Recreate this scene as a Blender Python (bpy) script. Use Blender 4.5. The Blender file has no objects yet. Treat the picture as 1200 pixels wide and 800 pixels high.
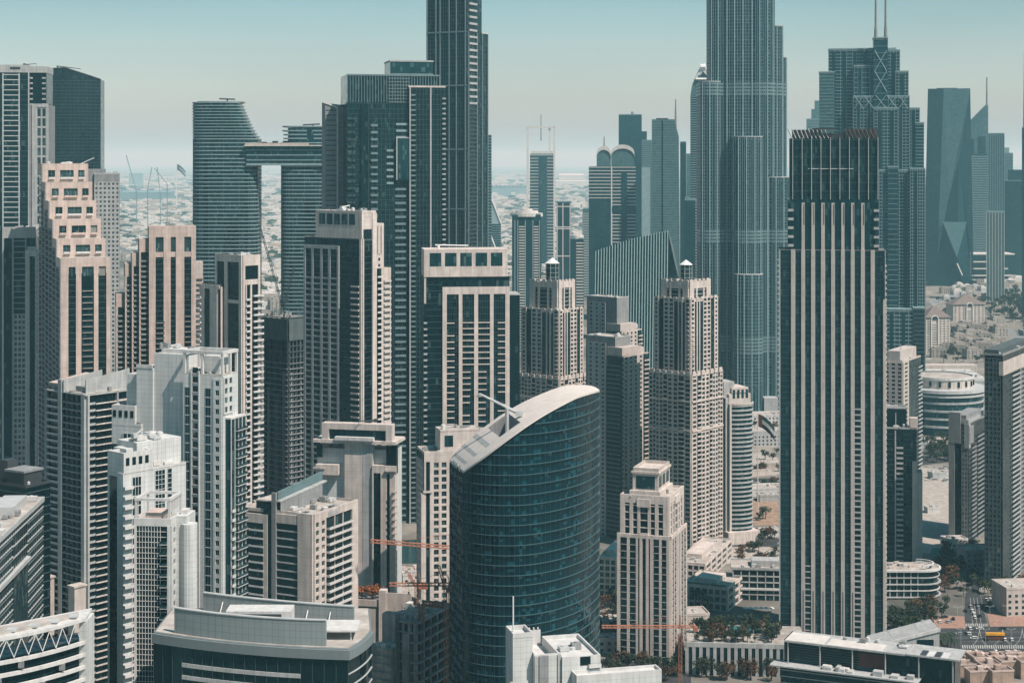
import bpy, math, random
from mathutils import Vector
S = bpy.context.scene
COL = S.collection
rnd = random.Random(7)
R = math.radians
# ------------------------------------------------------------------ camera
F, HC, HY, CX = 2000.0, 280.0, 188.0, 600.0      # focal length (photo pixels), camera height (m), horizon row
cd = bpy.data.cameras.new('camera'); cam = bpy.data.objects.new('camera', cd); COL.objects.link(cam)
cam.location = (0, 0, HC); cam.rotation_euler = (R(90), 0, 0)
cd.sensor_width = 36.0; cd.lens = 36.0*F/1200.0
cd.shift_y = -(400.0-HY)/1200.0
cd.clip_start = 1.0; cd.clip_end = 400000.0
S.camera = cam
# ------------------------------------------------------------------ light
SUN_AZ, SUN_EL = 50.0, 55.0                      # degrees right of straight behind the camera, above the horizon
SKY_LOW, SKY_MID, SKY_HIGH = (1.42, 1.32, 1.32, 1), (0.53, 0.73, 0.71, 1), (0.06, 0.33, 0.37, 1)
w = bpy.data.worlds.new('World'); S.world = w; w.use_nodes = True
nt = w.node_tree; bg = nt.nodes['Background']
sky = nt.nodes.new('ShaderNodeTexSky'); sky.sky_type = 'NISHITA'; sky.sun_disc = False
sky.sun_elevation = R(SUN_EL); sky.sun_rotation = R(180-SUN_AZ)
sky.altitude = 200; sky.air_density = 1.0; sky.dust_density = 2.5; sky.ozone_density = 1.0
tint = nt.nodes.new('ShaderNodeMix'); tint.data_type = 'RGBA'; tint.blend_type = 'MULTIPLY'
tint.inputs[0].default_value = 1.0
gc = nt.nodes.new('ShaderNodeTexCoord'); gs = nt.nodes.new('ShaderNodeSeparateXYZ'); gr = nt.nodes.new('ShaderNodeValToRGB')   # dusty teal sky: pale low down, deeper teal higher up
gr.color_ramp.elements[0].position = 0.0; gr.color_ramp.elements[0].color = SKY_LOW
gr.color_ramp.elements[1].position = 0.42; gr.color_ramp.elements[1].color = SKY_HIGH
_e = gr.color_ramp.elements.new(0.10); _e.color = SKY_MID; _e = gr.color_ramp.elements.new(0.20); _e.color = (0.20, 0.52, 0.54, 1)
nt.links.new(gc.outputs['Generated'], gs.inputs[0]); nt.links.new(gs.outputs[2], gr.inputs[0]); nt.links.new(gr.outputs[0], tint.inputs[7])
sn = nt.nodes.new('ShaderNodeTexNoise'); sn.inputs['Scale'].default_value = 3.0; sn.inputs['Detail'].default_value = 5; sm = nt.nodes.new('ShaderNodeMapping'); sm.inputs['Scale'].default_value = (1, 1, 5)   # uneven dust
nt.links.new(gc.outputs['Generated'], sm.inputs[0]); nt.links.new(sm.outputs[0], sn.inputs[0]); sv = nt.nodes.new('ShaderNodeMapRange'); sv.inputs[1].default_value = .3; sv.inputs[2].default_value = .7; sv.inputs[3].default_value = .93; sv.inputs[4].default_value = 1.07; nt.links.new(sn.outputs[0], sv.inputs[0])
sx = nt.nodes.new('ShaderNodeVectorMath'); sx.operation = 'SCALE'; nt.links.new(sky.outputs[0], sx.inputs[0]); nt.links.new(sv.outputs[0], sx.inputs['Scale'])
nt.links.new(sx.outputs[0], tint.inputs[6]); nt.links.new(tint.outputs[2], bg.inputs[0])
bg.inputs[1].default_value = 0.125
sd = bpy.data.lights.new('sun', 'SUN'); sd.energy = 4.3; sd.angle = R(0.5); sd.color = (1.0, 0.88, 0.81)
sun = bpy.data.objects.new('sun', sd); COL.objects.link(sun)
_d = Vector((math.sin(R(SUN_AZ))*math.cos(R(SUN_EL)), -math.cos(R(SUN_AZ))*math.cos(R(SUN_EL)), math.sin(R(SUN_EL))))
sun.rotation_euler = _d.to_track_quat('Z', 'Y').to_euler(); sun.location = _d*5000
S.view_settings.view_transform = 'Standard'; S.view_settings.look = 'None'
S.view_settings.exposure = 0.40; S.view_settings.gamma = 1.0; S.view_settings.use_curve_mapping = False
S.render.engine = 'CYCLES'
S.cycles.max_bounces = 5; S.cycles.diffuse_bounces = 2; S.cycles.glossy_bounces = 3; S.cycles.volume_bounces = 2
S.cycles.use_denoising = True
S.cycles.sample_clamp_indirect = 4.0
# ------------------------------------------------------------------ haze
HAZE_COL, HAZE_DEN, HAZE_TOP = (0.46, 0.88, 1.0, 1), 5.2e-5, 700.0
# ------------------------------------------------------------------ materials
def mat(name, col, rough=0.85, spec=0.3, metal=0.0, streak=0.20, grain=0.11, scale=1.0, panel=None):
    m = bpy.data.materials.new(name); m.use_nodes = True; t = m.node_tree; b = t.nodes['Principled BSDF']
    b.inputs['Roughness'].default_value = rough; b.inputs['Metallic'].default_value = metal
    b.inputs['Specular IOR Level'].default_value = spec
    tc = t.nodes.new('ShaderNodeTexCoord')
    mp = t.nodes.new('ShaderNodeMapping'); mp.inputs['Scale'].default_value = (0.55*scale, 0.55*scale, 0.035*scale)
    n1 = t.nodes.new('ShaderNodeTexNoise'); n1.inputs['Scale'].default_value = 1.0; n1.inputs['Detail'].default_value = 3
    n2 = t.nodes.new('ShaderNodeTexNoise'); n2.inputs['Scale'].default_value = 0.22*scale; n2.inputs['Detail'].default_value = 4
    t.links.new(tc.outputs['Object'], mp.inputs[0]); t.links.new(mp.outputs[0], n1.inputs[0]); t.links.new(tc.outputs['Object'], n2.inputs[0])
    a = t.nodes.new('ShaderNodeMapRange'); a.inputs[1].default_value = 0.3; a.inputs[2].default_value = 0.7
    a.inputs[3].default_value = 1-streak; a.inputs[4].default_value = 1+streak*0.4
    c = t.nodes.new('ShaderNodeMapRange'); c.inputs[1].default_value = 0.3; c.inputs[2].default_value = 0.7
    c.inputs[3].default_value = 1-grain; c.inputs[4].default_value = 1+grain
    t.links.new(n1.outputs[0], a.inputs[0]); t.links.new(n2.outputs[0], c.inputs[0])
    mu = t.nodes.new('ShaderNodeMath'); mu.operation = 'MULTIPLY'
    t.links.new(a.outputs[0], mu.inputs[0]); t.links.new(c.outputs[0], mu.inputs[1])
    last = mu
    if panel:                                     # thin joints between cladding panels
        sp = t.nodes.new('ShaderNodeSeparateXYZ'); t.links.new(tc.outputs['Object'], sp.inputs[0])
        ad = t.nodes.new('ShaderNodeMath'); ad.operation = 'ADD'; t.links.new(sp.outputs[0], ad.inputs[0]); t.links.new(sp.outputs[1], ad.inputs[1])
        for src, stp in ((ad.outputs[0], panel[0]), (sp.outputs[2], panel[1])):
            pp = t.nodes.new('ShaderNodeMath'); pp.operation = 'PINGPONG'; pp.inputs[1].default_value = stp/2; t.links.new(src, pp.inputs[0])
            gt = t.nodes.new('ShaderNodeMapRange'); gt.inputs[1].default_value = 0.0; gt.inputs[2].default_value = 0.12
            gt.inputs[3].default_value = 0.72; gt.inputs[4].default_value = 1.0; t.links.new(pp.outputs[0], gt.inputs[0])
            m2 = t.nodes.new('ShaderNodeMath'); m2.operation = 'MULTIPLY'
            t.links.new(last.outputs[0], m2.inputs[0]); t.links.new(gt.outputs[0], m2.inputs[1]); last = m2
    vm = t.nodes.new('ShaderNodeVectorMath'); vm.operation = 'SCALE'; vm.inputs[0].default_value = col
    t.links.new(last.outputs[0], vm.inputs['Scale']); t.links.new(vm.outputs[0], b.inputs['Base Color'])
    return m
def glass(name, c0, c1, pane=(1.5, 3.6), rough=0.12, spec=0.5, bump=0.25, thr=0.5, blind=(0.10, 0.17, 0.17), pblind=0.06):
    """tinted facade glass: every pane has its own tone, a few have pale blinds behind"""
    m = bpy.data.materials.new(name); m.use_nodes = True; t = m.node_tree; b = t.nodes['Principled BSDF']
    b.inputs['Specular IOR Level'].default_value = spec; b.inputs['Specular Tint'].default_value = (0.25, 0.82, 1.0, 1)
    tc = t.nodes.new('ShaderNodeTexCoord')
    mp = t.nodes.new('ShaderNodeMapping'); mp.inputs['Scale'].default_value = (1/pane[0], 1/pane[0], 1/pane[1])
    mp.inputs['Location'].default_value = (.37, .37, .05)
    fl = t.nodes.new('ShaderNodeVectorMath'); fl.operation = 'FLOOR'
    wn = t.nodes.new('ShaderNodeTexWhiteNoise'); wn.noise_dimensions = '3D'
    t.links.new(tc.outputs['Object'], mp.inputs[0]); t.links.new(mp.outputs[0], fl.inputs[0]); t.links.new(fl.outputs[0], wn.inputs[0])
    ns = t.nodes.new('ShaderNodeTexNoise'); ns.inputs['Scale'].default_value = 0.035; ns.inputs['Detail'].default_value = 3
    t.links.new(tc.outputs['Object'], ns.inputs[0])
    av = t.nodes.new('ShaderNodeMath'); av.operation = 'MULTIPLY_ADD'; av.inputs[1].default_value = 0.55
    sc = t.nodes.new('ShaderNodeMath'); sc.operation = 'MULTIPLY_ADD'; sc.inputs[1].default_value = 1.4; sc.inputs[2].default_value = -0.45
    t.links.new(ns.outputs[0], sc.inputs[0]); t.links.new(wn.outputs[0], av.inputs[0]); t.links.new(sc.outputs[0], av.inputs[2])
    mx = t.nodes.new('ShaderNodeMix'); mx.data_type = 'RGBA'; mx.inputs[6].default_value = (*c0, 1); mx.inputs[7].default_value = (*c1, 1)
    t.links.new(av.outputs[0], mx.inputs[0])
    sepc = t.nodes.new('ShaderNodeSeparateColor'); t.links.new(wn.outputs[1], sepc.inputs[0])
    lt = t.nodes.new('ShaderNodeMath'); lt.operation = 'LESS_THAN'; lt.inputs[1].default_value = pblind; t.links.new(sepc.outputs[1], lt.inputs[0])
    m2 = t.nodes.new('ShaderNodeMix'); m2.data_type = 'RGBA'; m2.inputs[7].default_value = (*blind, 1)
    t.links.new(lt.outputs[0], m2.inputs[0]); t.links.new(mx.outputs[2], m2.inputs[6]); t.links.new(m2.outputs[2], b.inputs['Base Color'])
    b.inputs['Roughness'].default_value = rough
    nb = t.nodes.new('ShaderNodeTexNoise'); nb.inputs['Scale'].default_value = 0.45; nb.inputs['Detail'].default_value = 1
    t.links.new(tc.outputs['Object'], nb.inputs[0])
    bp = t.nodes.new('ShaderNodeBump'); bp.inputs['Strength'].default_value = bump; bp.inputs['Distance'].default_value = 0.2
    t.links.new(nb.outputs[0], bp.inputs['Height'])
    v1 = t.nodes.new('ShaderNodeVectorMath'); v1.operation = 'SUBTRACT'; v1.inputs[1].default_value = (.5, .5, .5); t.links.new(wn.outputs[1], v1.inputs[0])      # each pane sits at its own slight tilt
    v2 = t.nodes.new('ShaderNodeVectorMath'); v2.operation = 'MULTIPLY_ADD'; v2.inputs[1].default_value = (.09, .09, .07); t.links.new(v1.outputs[0], v2.inputs[0]); t.links.new(bp.outputs[0], v2.inputs[2])
    v3 = t.nodes.new('ShaderNodeVectorMath'); v3.operation = 'NORMALIZE'; t.links.new(v2.outputs[0], v3.inputs[0]); t.links.new(v3.outputs[0], b.inputs['Normal'])
    return m
CREAM = mat('cream stone cladding', (0.62, 0.545, 0.495), panel=(2.4, 3.6))
PINK = mat('pinkish stone cladding', (0.57, 0.455, 0.40), panel=(2.4, 3.6))
SAND = mat('sand coloured render', (0.53, 0.47, 0.425))
WHITE = mat('white panel cladding', (0.60, 0.61, 0.59), panel=(1.8, 1.8), streak=0.16, grain=.07)
WHITEP = mat('white painted render', (0.60, 0.59, 0.57), streak=.16, grain=.07)
GREY = mat('grey cladding', (0.27, 0.28, 0.28), panel=(2.0, 3.6))
LGREY = mat('light grey cladding', (0.42, 0.43, 0.42), panel=(2.0, 3.6))
CONC = mat('raw concrete', (0.33, 0.32, 0.31), streak=0.35, grain=0.25)
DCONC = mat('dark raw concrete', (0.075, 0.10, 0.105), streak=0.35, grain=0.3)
ROOF = mat('roof screed', (0.45, 0.41, 0.37), grain=0.25, scale=0.6)
DROOF = mat('dark roof', (0.16, 0.16, 0.16), grain=0.3)
METAL = mat('pale metal', (0.50, 0.51, 0.50), rough=0.45, spec=0.5, streak=0.06)
DMETAL = mat('dark metal', (0.05, 0.06, 0.065), rough=0.5, streak=0.1)
MULL = mat('aluminium mullion', (0.16, 0.225, 0.235), rough=0.5, spec=0.5, streak=0.06)
MULLD = mat('dark mullion', (0.045, 0.075, 0.08), rough=0.5, streak=0.06)
STEELW = mat('white steel', (0.72, 0.72, 0.70), rough=0.5, streak=0.05)
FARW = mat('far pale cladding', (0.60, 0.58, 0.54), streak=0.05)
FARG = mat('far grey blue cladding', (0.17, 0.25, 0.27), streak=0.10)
BRONZE = mat('dark roof louvre', (0.08, 0.07, 0.065), rough=0.6)
GL = glass('dark teal glass', (0.003, 0.013, 0.017), (0.006, 0.027, 0.033), blind=(0.05, 0.085, 0.085))
GLB = glass('black teal glass', (0.0025, 0.009, 0.012), (0.004, 0.016, 0.020), pblind=0.03, blind=(0.03, 0.055, 0.055))
GLM = glass('mid teal glass', (0.006, 0.026, 0.032), (0.014, 0.05, 0.058), pblind=0.1, blind=(0.06, 0.11, 0.11))
GLC = glass('curved office glass', (0.0015, 0.014, 0.019), (0.002, 0.024, 0.036), pane=(1.5, 3.95), pblind=0.13, blind=(0.012, 0.07, 0.09), rough=.08)
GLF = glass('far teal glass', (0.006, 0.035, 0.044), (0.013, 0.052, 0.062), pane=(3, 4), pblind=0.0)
GLBK = glass('silver blue glass', (0.008, 0.034, 0.043), (0.022, 0.065, 0.074), pane=(2.6, 3.8), pblind=0.12, blind=(0.07, 0.11, 0.115), rough=0.2)
WIN = [glass('window glass', (0.005, 0.016, 0.020), (0.012, 0.030, 0.034), pane=(.9, 3.3), pblind=0.12, blind=(0.10, 0.11, 0.105)),
       glass('window glass pale', (0.02, 0.045, 0.05), (0.045, 0.075, 0.078), pane=(.9, 3.3), pblind=0.1), mat('pale window curtain', (.26, .26, .24), rough=.5)]
GLS = glass('striped tower glass', (0.004, 0.020, 0.026), (0.010, 0.044, 0.053), pblind=0.10, blind=(0.04, 0.085, 0.09))
RAIL = glass('balcony glass', (0.012, 0.04, 0.046), (0.03, 0.065, 0.07), pane=(1.2, 3.3), pblind=0)
ORANGE = mat('orange crane paint', (0.42, 0.17, 0.10), rough=0.6)
# ------------------------------------------------------------------ mesh helpers
class MB:
    def __init__(s): s.v = []; s.f = []; s.m = []
    def box(s, x0, x1, y0, y1, z0, z1, m=0):
        if x0 > x1: x0, x1 = x1, x0
        if y0 > y1: y0, y1 = y1, y0
        if z0 > z1: z0, z1 = z1, z0
        n = len(s.v)
        s.v += [(x0,y0,z0),(x1,y0,z0),(x1,y1,z0),(x0,y1,z0),(x0,y0,z1),(x1,y0,z1),(x1,y1,z1),(x0,y1,z1)]
        s.f += [(n,n+3,n+2,n+1),(n+4,n+5,n+6,n+7),(n,n+1,n+5,n+4),(n+1,n+2,n+6,n+5),(n+2,n+3,n+7,n+6),(n+3,n,n+4,n+7)]
        s.m += [m]*6
    def poly(s, pts, m=0):
        n = len(s.v); s.v += [tuple(p) for p in pts]; s.f.append(tuple(range(n, n+len(pts)))); s.m.append(m)
    def prism(s, pts, z0, z1, m=0, top=None):
        """counter-clockwise plan polygon pulled up from z0 to z1 (numbers or lists of heights)"""
        k = len(pts); n = len(s.v)
        a = z0 if isinstance(z0, (list, tuple)) else [z0]*k
        b = z1 if isinstance(z1, (list, tuple)) else [z1]*k
        s.v += [(p[0], p[1], a[i]) for i, p in enumerate(pts)] + [(p[0], p[1], b[i]) for i, p in enumerate(pts)]
        for i in range(k):
            j = (i+1) % k; s.f.append((n+i, n+j, n+k+j, n+k+i)); s.m.append(m)
        s.f.append(tuple(n+k+i for i in range(k))); s.m.append(m if top is None else top)
        s.f.append(tuple(n+k-1-i for i in range(k))); s.m.append(m)
    def ring(s, pts, off, z0, z1, m=0, closed=True):
        """band standing OFF metres proud of an open or closed plan line (ccw, outside on the right)"""
        k = len(pts); out = offset(pts, off, closed)
        for i in range(k if closed else k-1):
            j = (i+1) % k
            a, b, c, d = pts[i], pts[j], out[j], out[i]
            n = len(s.v)
            s.v += [(a[0],a[1],z0),(b[0],b[1],z0),(c[0],c[1],z0),(d[0],d[1],z0),(a[0],a[1],z1),(b[0],b[1],z1),(c[0],c[1],z1),(d[0],d[1],z1)]
            s.f += [(n,n+1,n+2,n+3),(n+4,n+7,n+6,n+5),(n+3,n+2,n+6,n+7)]; s.m += [m]*3
            if not closed and i == 0: s.f.append((n,n+3,n+7,n+4)); s.m.append(m)
            if not closed and i == k-2: s.f.append((n+1,n+5,n+6,n+2)); s.m.append(m)
    def tube(s, p, q, r, n=6, r2=None, m=0):
        p = Vector(p); q = Vector(q); r2 = r if r2 is None else r2
        d = (q-p).normalized(); u = d.cross(Vector((0,0,1)) if abs(d.z) < 0.95 else Vector((1,0,0))).normalized(); v = d.cross(u)
        k = len(s.v)
        for c, rr in ((p, r), (q, r2)):
            for i in range(n):
                a = 2*math.pi*i/n; s.v.append(tuple(c + u*math.cos(a)*rr + v*math.sin(a)*rr))
        for i in range(n):
            j = (i+1) % n; s.f.append((k+i, k+n+i, k+n+j, k+j)); s.m.append(m)
        s.f.append(tuple(k+i for i in range(n))); s.f.append(tuple(k+2*n-1-i for i in range(n))); s.m += [m, m]
    def build(s, name, mats, parent=None, smooth=False):
        if not s.v: return None
        me = bpy.data.meshes.new(name); me.from_pydata(s.v, [], s.f)
        mats = mats if isinstance(mats, (list, tuple)) else [mats]
        for x in mats: me.materials.append(x)
        if len(mats) > 1: me.polygons.foreach_set('material_index', s.m)
        if smooth: me.polygons.foreach_set('use_smooth', [True]*len(s.f))
        o = bpy.data.objects.new(name, me); COL.objects.link(o)
        if parent: o.parent = parent
        return o
def offset(pts, d, closed=True):
    k = len(pts); out = []
    for i in range(k):
        a = pts[(i-1) % k] if closed or i > 0 else None
        c = pts[(i+1) % k] if closed or i < k-1 else None
        b = pts[i]; ns = []
        for p, q in ((a, b), (b, c)):
            if p is None or q is None: continue
            dx, dy = q[0]-p[0], q[1]-p[1]; l = math.hypot(dx, dy) or 1
            ns.append((dy/l, -dx/l))
        nx = sum(n[0] for n in ns)/len(ns); ny = sum(n[1] for n in ns)/len(ns); l2 = nx*nx+ny*ny or 1
        out.append((b[0]+nx/l2*d, b[1]+ny/l2*d))
    return out
def tag(o, label, cat=None, group=None, kind=None):
    o['label'] = label
    if cat: o['category'] = cat
    if group: o['group'] = group
    if kind: o['kind'] = kind
    return o
def empty(name, loc, rz=0):
    o = bpy.data.objects.new(name, None); COL.objects.link(o); o.location = loc; o.rotation_euler = (0, 0, rz); return o
def struct(name, mb, m, label=None):
    o = mb.build(name, m); o['kind'] = 'structure'
    if label: o['label'] = label
    return o
def WX(px, Y): return (px-CX)*Y/F
def WZ(py, Y): return HC-(py-HY)*Y/F
def GP(px, py, z=0.0):
    Y = (HC-z)*F/(py-HY); return ((px-CX)*Y/F, Y, z)
# ------------------------------------------------------------------ towers
class Tower:
    """A building in its own frame: origin at the ground below its near corner, x along its right face, y along its left face.
    PX arguments are columns of the photo traced on that face, PY rows at the corner's distance; both become metres."""
    def __init__(s, name, label, Y, pc, phi, pl=None, pr=None, WL=None, WR=None, group=None, cat='tower', base=0.0, cap=100):
        s.Y = Y; s.phi = R(phi); s.X = WX(pc, Y); s.pc = pc; s.base = base; s.cap = cap
        s.root = empty(name, (s.X, Y, base), s.phi); tag(s.root, label, cat, group)
        s.dR = (math.cos(s.phi), math.sin(s.phi)); s.dL = (-math.sin(s.phi), math.cos(s.phi))
        s.mbs = {}; s.q = {}
        s.WR = WR if WR is not None else s.S('R', pr); s.WL = WL if WL is not None else s.S('L', pl)
    def S(s, f, px, off=0.0):
        k = (px-CX)/F
        d, o = (s.dR, s.dL) if f == 'R' else (s.dL, s.dR)
        X0 = s.X + o[0]*off; Y0 = s.Y + o[1]*off
        return (k*Y0 - X0)/(d[0]-k*d[1])
    def z(s, py): return WZ(py, s.Y)-s.base
    def mb(s, part, m):
        part = {'floor_band': 'floor_trim', 'pier': 'pier_cladding', 'wall': 'wall_cladding', 'step_wall': 'step_cladding', 'crenel': 'crenel_trim', 'balcony_band': 'balcony_trim'}.get(part, part); key = (part, m.name)
        if key not in s.mbs: s.mbs[key] = (MB(), m)
        return s.mbs[key][0]
    def box(s, part, m, x0, x1, y0, y1, z0, z1): s.mb(part, m).box(x0, x1, y0, y1, z0, z1)
    def core(s, m, py=None, part='glass_facade', x0=0, x1=None, y0=0, y1=None, z0=0, z1=None):
        s.box(part, m, x0, s.WR if x1 is None else x1, y0, s.WL if y1 is None else y1, z0, s.z(py) if z1 is None else z1)
    def _b(s, mb, f, s0, s1, z0, z1, d0, d1, off=0.0, m=0):
        if f == 'R': mb.box(s0, s1, off-d1, off-d0, z0, z1, m)
        elif f == 'L': mb.box(off-d1, off-d0, s0, s1, z0, z1, m)
        elif f == 'r': mb.box(s0, s1, s.WL-off+d0, s.WL-off+d1, z0, z1, m)
        else: mb.box(s.WR-off+d0, s.WR-off+d1, s0, s1, z0, z1, m)
    def sp(s, f, a, b, off=0.0):
        if isinstance(a, tuple): return a[0], b[0]          # (metres,) given directly
        p, q = s.S(f, a, off), s.S(f, b, off); return min(p, q), max(p, q)
    def zz(s, ya, yb):
        a = s.z(ya) if not isinstance(ya, tuple) else ya[0]
        b = 0.0 if yb is None else (s.z(yb) if not isinstance(yb, tuple) else yb[0])
        return min(a, b), max(a, b)
    def panel(s, part, m, f, a, b, ya, yb, d0=0.0, d1=0.3, off=0.0):
        s0, s1 = s.sp(f, a, b, off); z0, z1 = s.zz(ya, yb); s._b(s.mb(part, m), f, s0, s1, z0, z1, d0-0.05, d1, off)
    def slabs(s, m, f, a, b, ya, yb, fh=3.6, h=0.35, d=0.25, off=0.0, part='floor_band', jit=0.0):
        s0, s1 = s.sp(f, a, b, off); z0, z1 = s.zz(ya, yb); n = max(1, round((z1-z0)/fh)); fh = (z1-z0)/n; mb = s.mb(part, m)
        for i in range(n+1):
            if jit and rnd.random() < jit: continue
            z = z1-i*fh; s._b(mb, f, s0, s1, z-h, z, -0.05, d, off)
    def mull(s, m, f, a, b, ya, yb, step=1.5, w=0.15, d=0.2, off=0.0, part='mullion'):
        s0, s1 = s.sp(f, a, b, off); z0, z1 = s.zz(ya, yb); n = max(1, round((s1-s0)/step)); st = (s1-s0)/n; mb = s.mb(part, m)
        for i in range(n+1):
            c = s0+i*st; s._b(mb, f, c-w/2, c+w/2, z0, z1, -0.05, d, off)
    def balc(s, m, f, a, b, ya, yb, fh=3.5, proj=1.3, rail=0.95, off=0.0, t=0.3, jit=0.0, rm=None, n=None, split=1):
        s0, s1 = s.sp(f, a, b, off); z0, z1 = s.zz(ya, yb); n = n or max(1, round((z1-z0)/fh)); fh = (z1-z0)/n
        for i in range(n):
            for k in range(split):
                if jit and rnd.random() < jit: continue
                a0 = s0+(s1-s0)*k/split+(0.25 if split > 1 else 0); a1 = s0+(s1-s0)*(k+1)/split-(0.25 if split > 1 else 0)
                z = z0+i*fh; q = MB(); mi = 1 if rm else 0
                s._b(q, f, a0, a1, z, z+t, -0.05, proj, off)
                s._b(q, f, a0, a1, z+t, z+t+rail, proj-0.14, proj-0.02, off, mi)
                s._b(q, f, a0, a0+0.12, z+t, z+t+rail, 0.0, proj-0.14, off, mi); s._b(q, f, a1-0.12, a1, z+t, z+t+rail, 0.0, proj-0.14, off, mi)
                s.q.setdefault('balcony', []).append((z, q, [m, rm] if rm else [m]))
    def wins(s, m, f, a, b, ya, yb, ncol, fh=3.5, wf=0.6, hf=0.6, d=0.35, off=0.0, wall='wall', jw=0.28, glassless=False):
        """masonry with punched windows: piers and spandrels stand proud of the panes"""
        s0, s1 = s.sp(f, a, b, off); z0, z1 = s.zz(ya, yb); n = max(1, round((z1-z0)/fh)); fh = (z1-z0)/n; bw = (s1-s0)/ncol
        mb = s.mb(wall, m)
        for c in range(ncol+1):
            p0 = s0+c*bw-(bw*(1-wf)/2); p1 = p0+bw*(1-wf)
            s._b(mb, f, max(p0, s0), min(p1, s1), z0, z1, -0.05, d, off)
        for i in range(n+1):
            zb = z0+i*fh-fh*(1-hf)/2; s._b(mb, f, s0+0.02, s1-0.02, max(zb, z0), min(zb+fh*(1-hf), z1-0.02), -0.05, d-0.04, off)
        if glassless: return
        for i in range(n):
            for c in range(ncol):
                q = MB(); cx = s0+(c+0.5)*bw; cz = z0+(i+0.5)*fh
                s._b(q, f, cx-bw*wf/2, cx+bw*wf/2, cz-fh*hf/2, cz+fh*hf/2, -0.05, 0.06, off)
                s._b(q, f, cx-0.06, cx+0.06, cz-fh*hf/2, cz+fh*hf/2, 0.06, 0.11, off, 1)
                s.q.setdefault('window', []).append((cz, q, [WIN[2] if rnd.random() < .05 else WIN[1] if rnd.random() < jw else WIN[0], MULL]))
    def roof(s, py=None, m=None, z=None, x0=0, x1=None, y0=0, y1=None, par=1.2, pm=None, n=6, t=0.5, over=0.0, pw=0.35):
        z = s.z(py) if z is None else z; m = m or ROOF; pm = pm or CREAM
        x1 = s.WR if x1 is None else x1; y1 = s.WL if y1 is None else y1
        x0 -= over; y0 -= over; x1 += over; y1 += over
        s.box('roof', m, x0+.01, x1-.01, y0+.01, y1-.01, z-0.05, z+t-0.3)
        if par > 0:
            b = s.mb('parapet', pm)
            for c in ((x0, x1, y0, y0+pw), (x0, x1, y1-pw, y1), (x0, x0+pw, y0+pw, y1-pw), (x1-pw, x1, y0+pw, y1-pw)): b.box(*c, z-0.3, z+par)
        s.clutter(x0+1.5, x1-1.5, y0+1.5, y1-1.5, z+t-0.3, int(n*1.8))
    def clutter(s, x0, x1, y0, y1, z, n):
        if x1-x0 < 2 or y1-y0 < 2: return
        for i in range(n):
            q = MB(); x = rnd.uniform(x0, x1); y = rnd.uniform(y0, y1); a = rnd.uniform(.8, 2.2); b = rnd.uniform(.8, 2.2); h = rnd.uniform(.8, 2.4)
            k = rnd.random()
            if k < 0.55:
                q.box(x-a, x+a, y-b, y+b, z+.25, z+h); q.box(x-a*.8, x+a*.8, y-b*.8, y+b*.8, z-.05, z+.25)
                q.tube((x, y, z+h), (x, y, z+h+.25), min(a, b)*.6, 10)
            elif k < 0.8:
                q.tube((x, y, z-.05), (x, y, z+h), min(a, b)*.8, 12); q.tube((x, y, z+h), (x, y, z+h+.3), min(a, b)*.8, 12, 0.2)
            else:
                q.box(x-a*2, x+a*2, y-.35, y+.35, z+.3, z+.9); q.box(x-a*1.8, x-a*1.6, y-.3, y+.3, z-.05, z+.3); q.box(x+a*1.6, x+a*1.8, y-.3, y+.3, z-.05, z+.3)
            s.q.setdefault('rooftop_unit', []).append((1e6+h, q, [rnd.choice((METAL, WHITEP, GREY))]))
    def mast(s, x, y, z0, z1, r=0.3, r2=None, part='antenna', m=None): s.mb(part, m or METAL).tube((x, y, z0), (x, y, z1), r, 8, r2)
    def done(s, noq=False):
        for (part, mn), (mb, m) in s.mbs.items(): mb.build(part, m, s.root)
        for part, L in s.q.items():
            L.sort(key=lambda e: -e[0])
            for z, q, ms in L[:s.cap]: q.build(part, ms, s.root)
            rest = L[s.cap:]
            if rest:
                big = MB(); allm = []
                for z, q, ms in rest:
                    idx = []
                    for x in ms:
                        if x not in allm: allm.append(x)
                        idx.append(allm.index(x))
                    n = len(big.v); big.v += q.v; big.f += [tuple(i+n for i in fc) for fc in q.f]; big.m += [idx[i] for i in q.m]
                o = big.build(part, allm, s.root); o['kind'] = 'stuff'
        return s
def roof_crane(t, x, y, z, ang, L=9, h=2.5, m=None):
    """window-cleaning crane on a roof: turntable, mast, boom and counterweight, a part of its building"""
    q = MB(); c, sn = math.cos(ang), math.sin(ang)
    q.tube((x, y, z-.1), (x, y, z+h), 0.9, 10, 0.6)
    a = (x-c*L*.35, y-sn*L*.35, z+h+.3); b = (x+c*L*.65, y+sn*L*.65, z+h+1.2)
    q.tube(a, b, 0.45, 6, 0.3); q.box(a[0]-.9, a[0]+.9, a[1]-.9, a[1]+.9, z+h-.5, z+h+1.1)
    q.tube(b, (b[0], b[1], b[2]-1.6), 0.12, 5)
    q.build('maintenance_crane', m or METAL, t.root)
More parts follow.
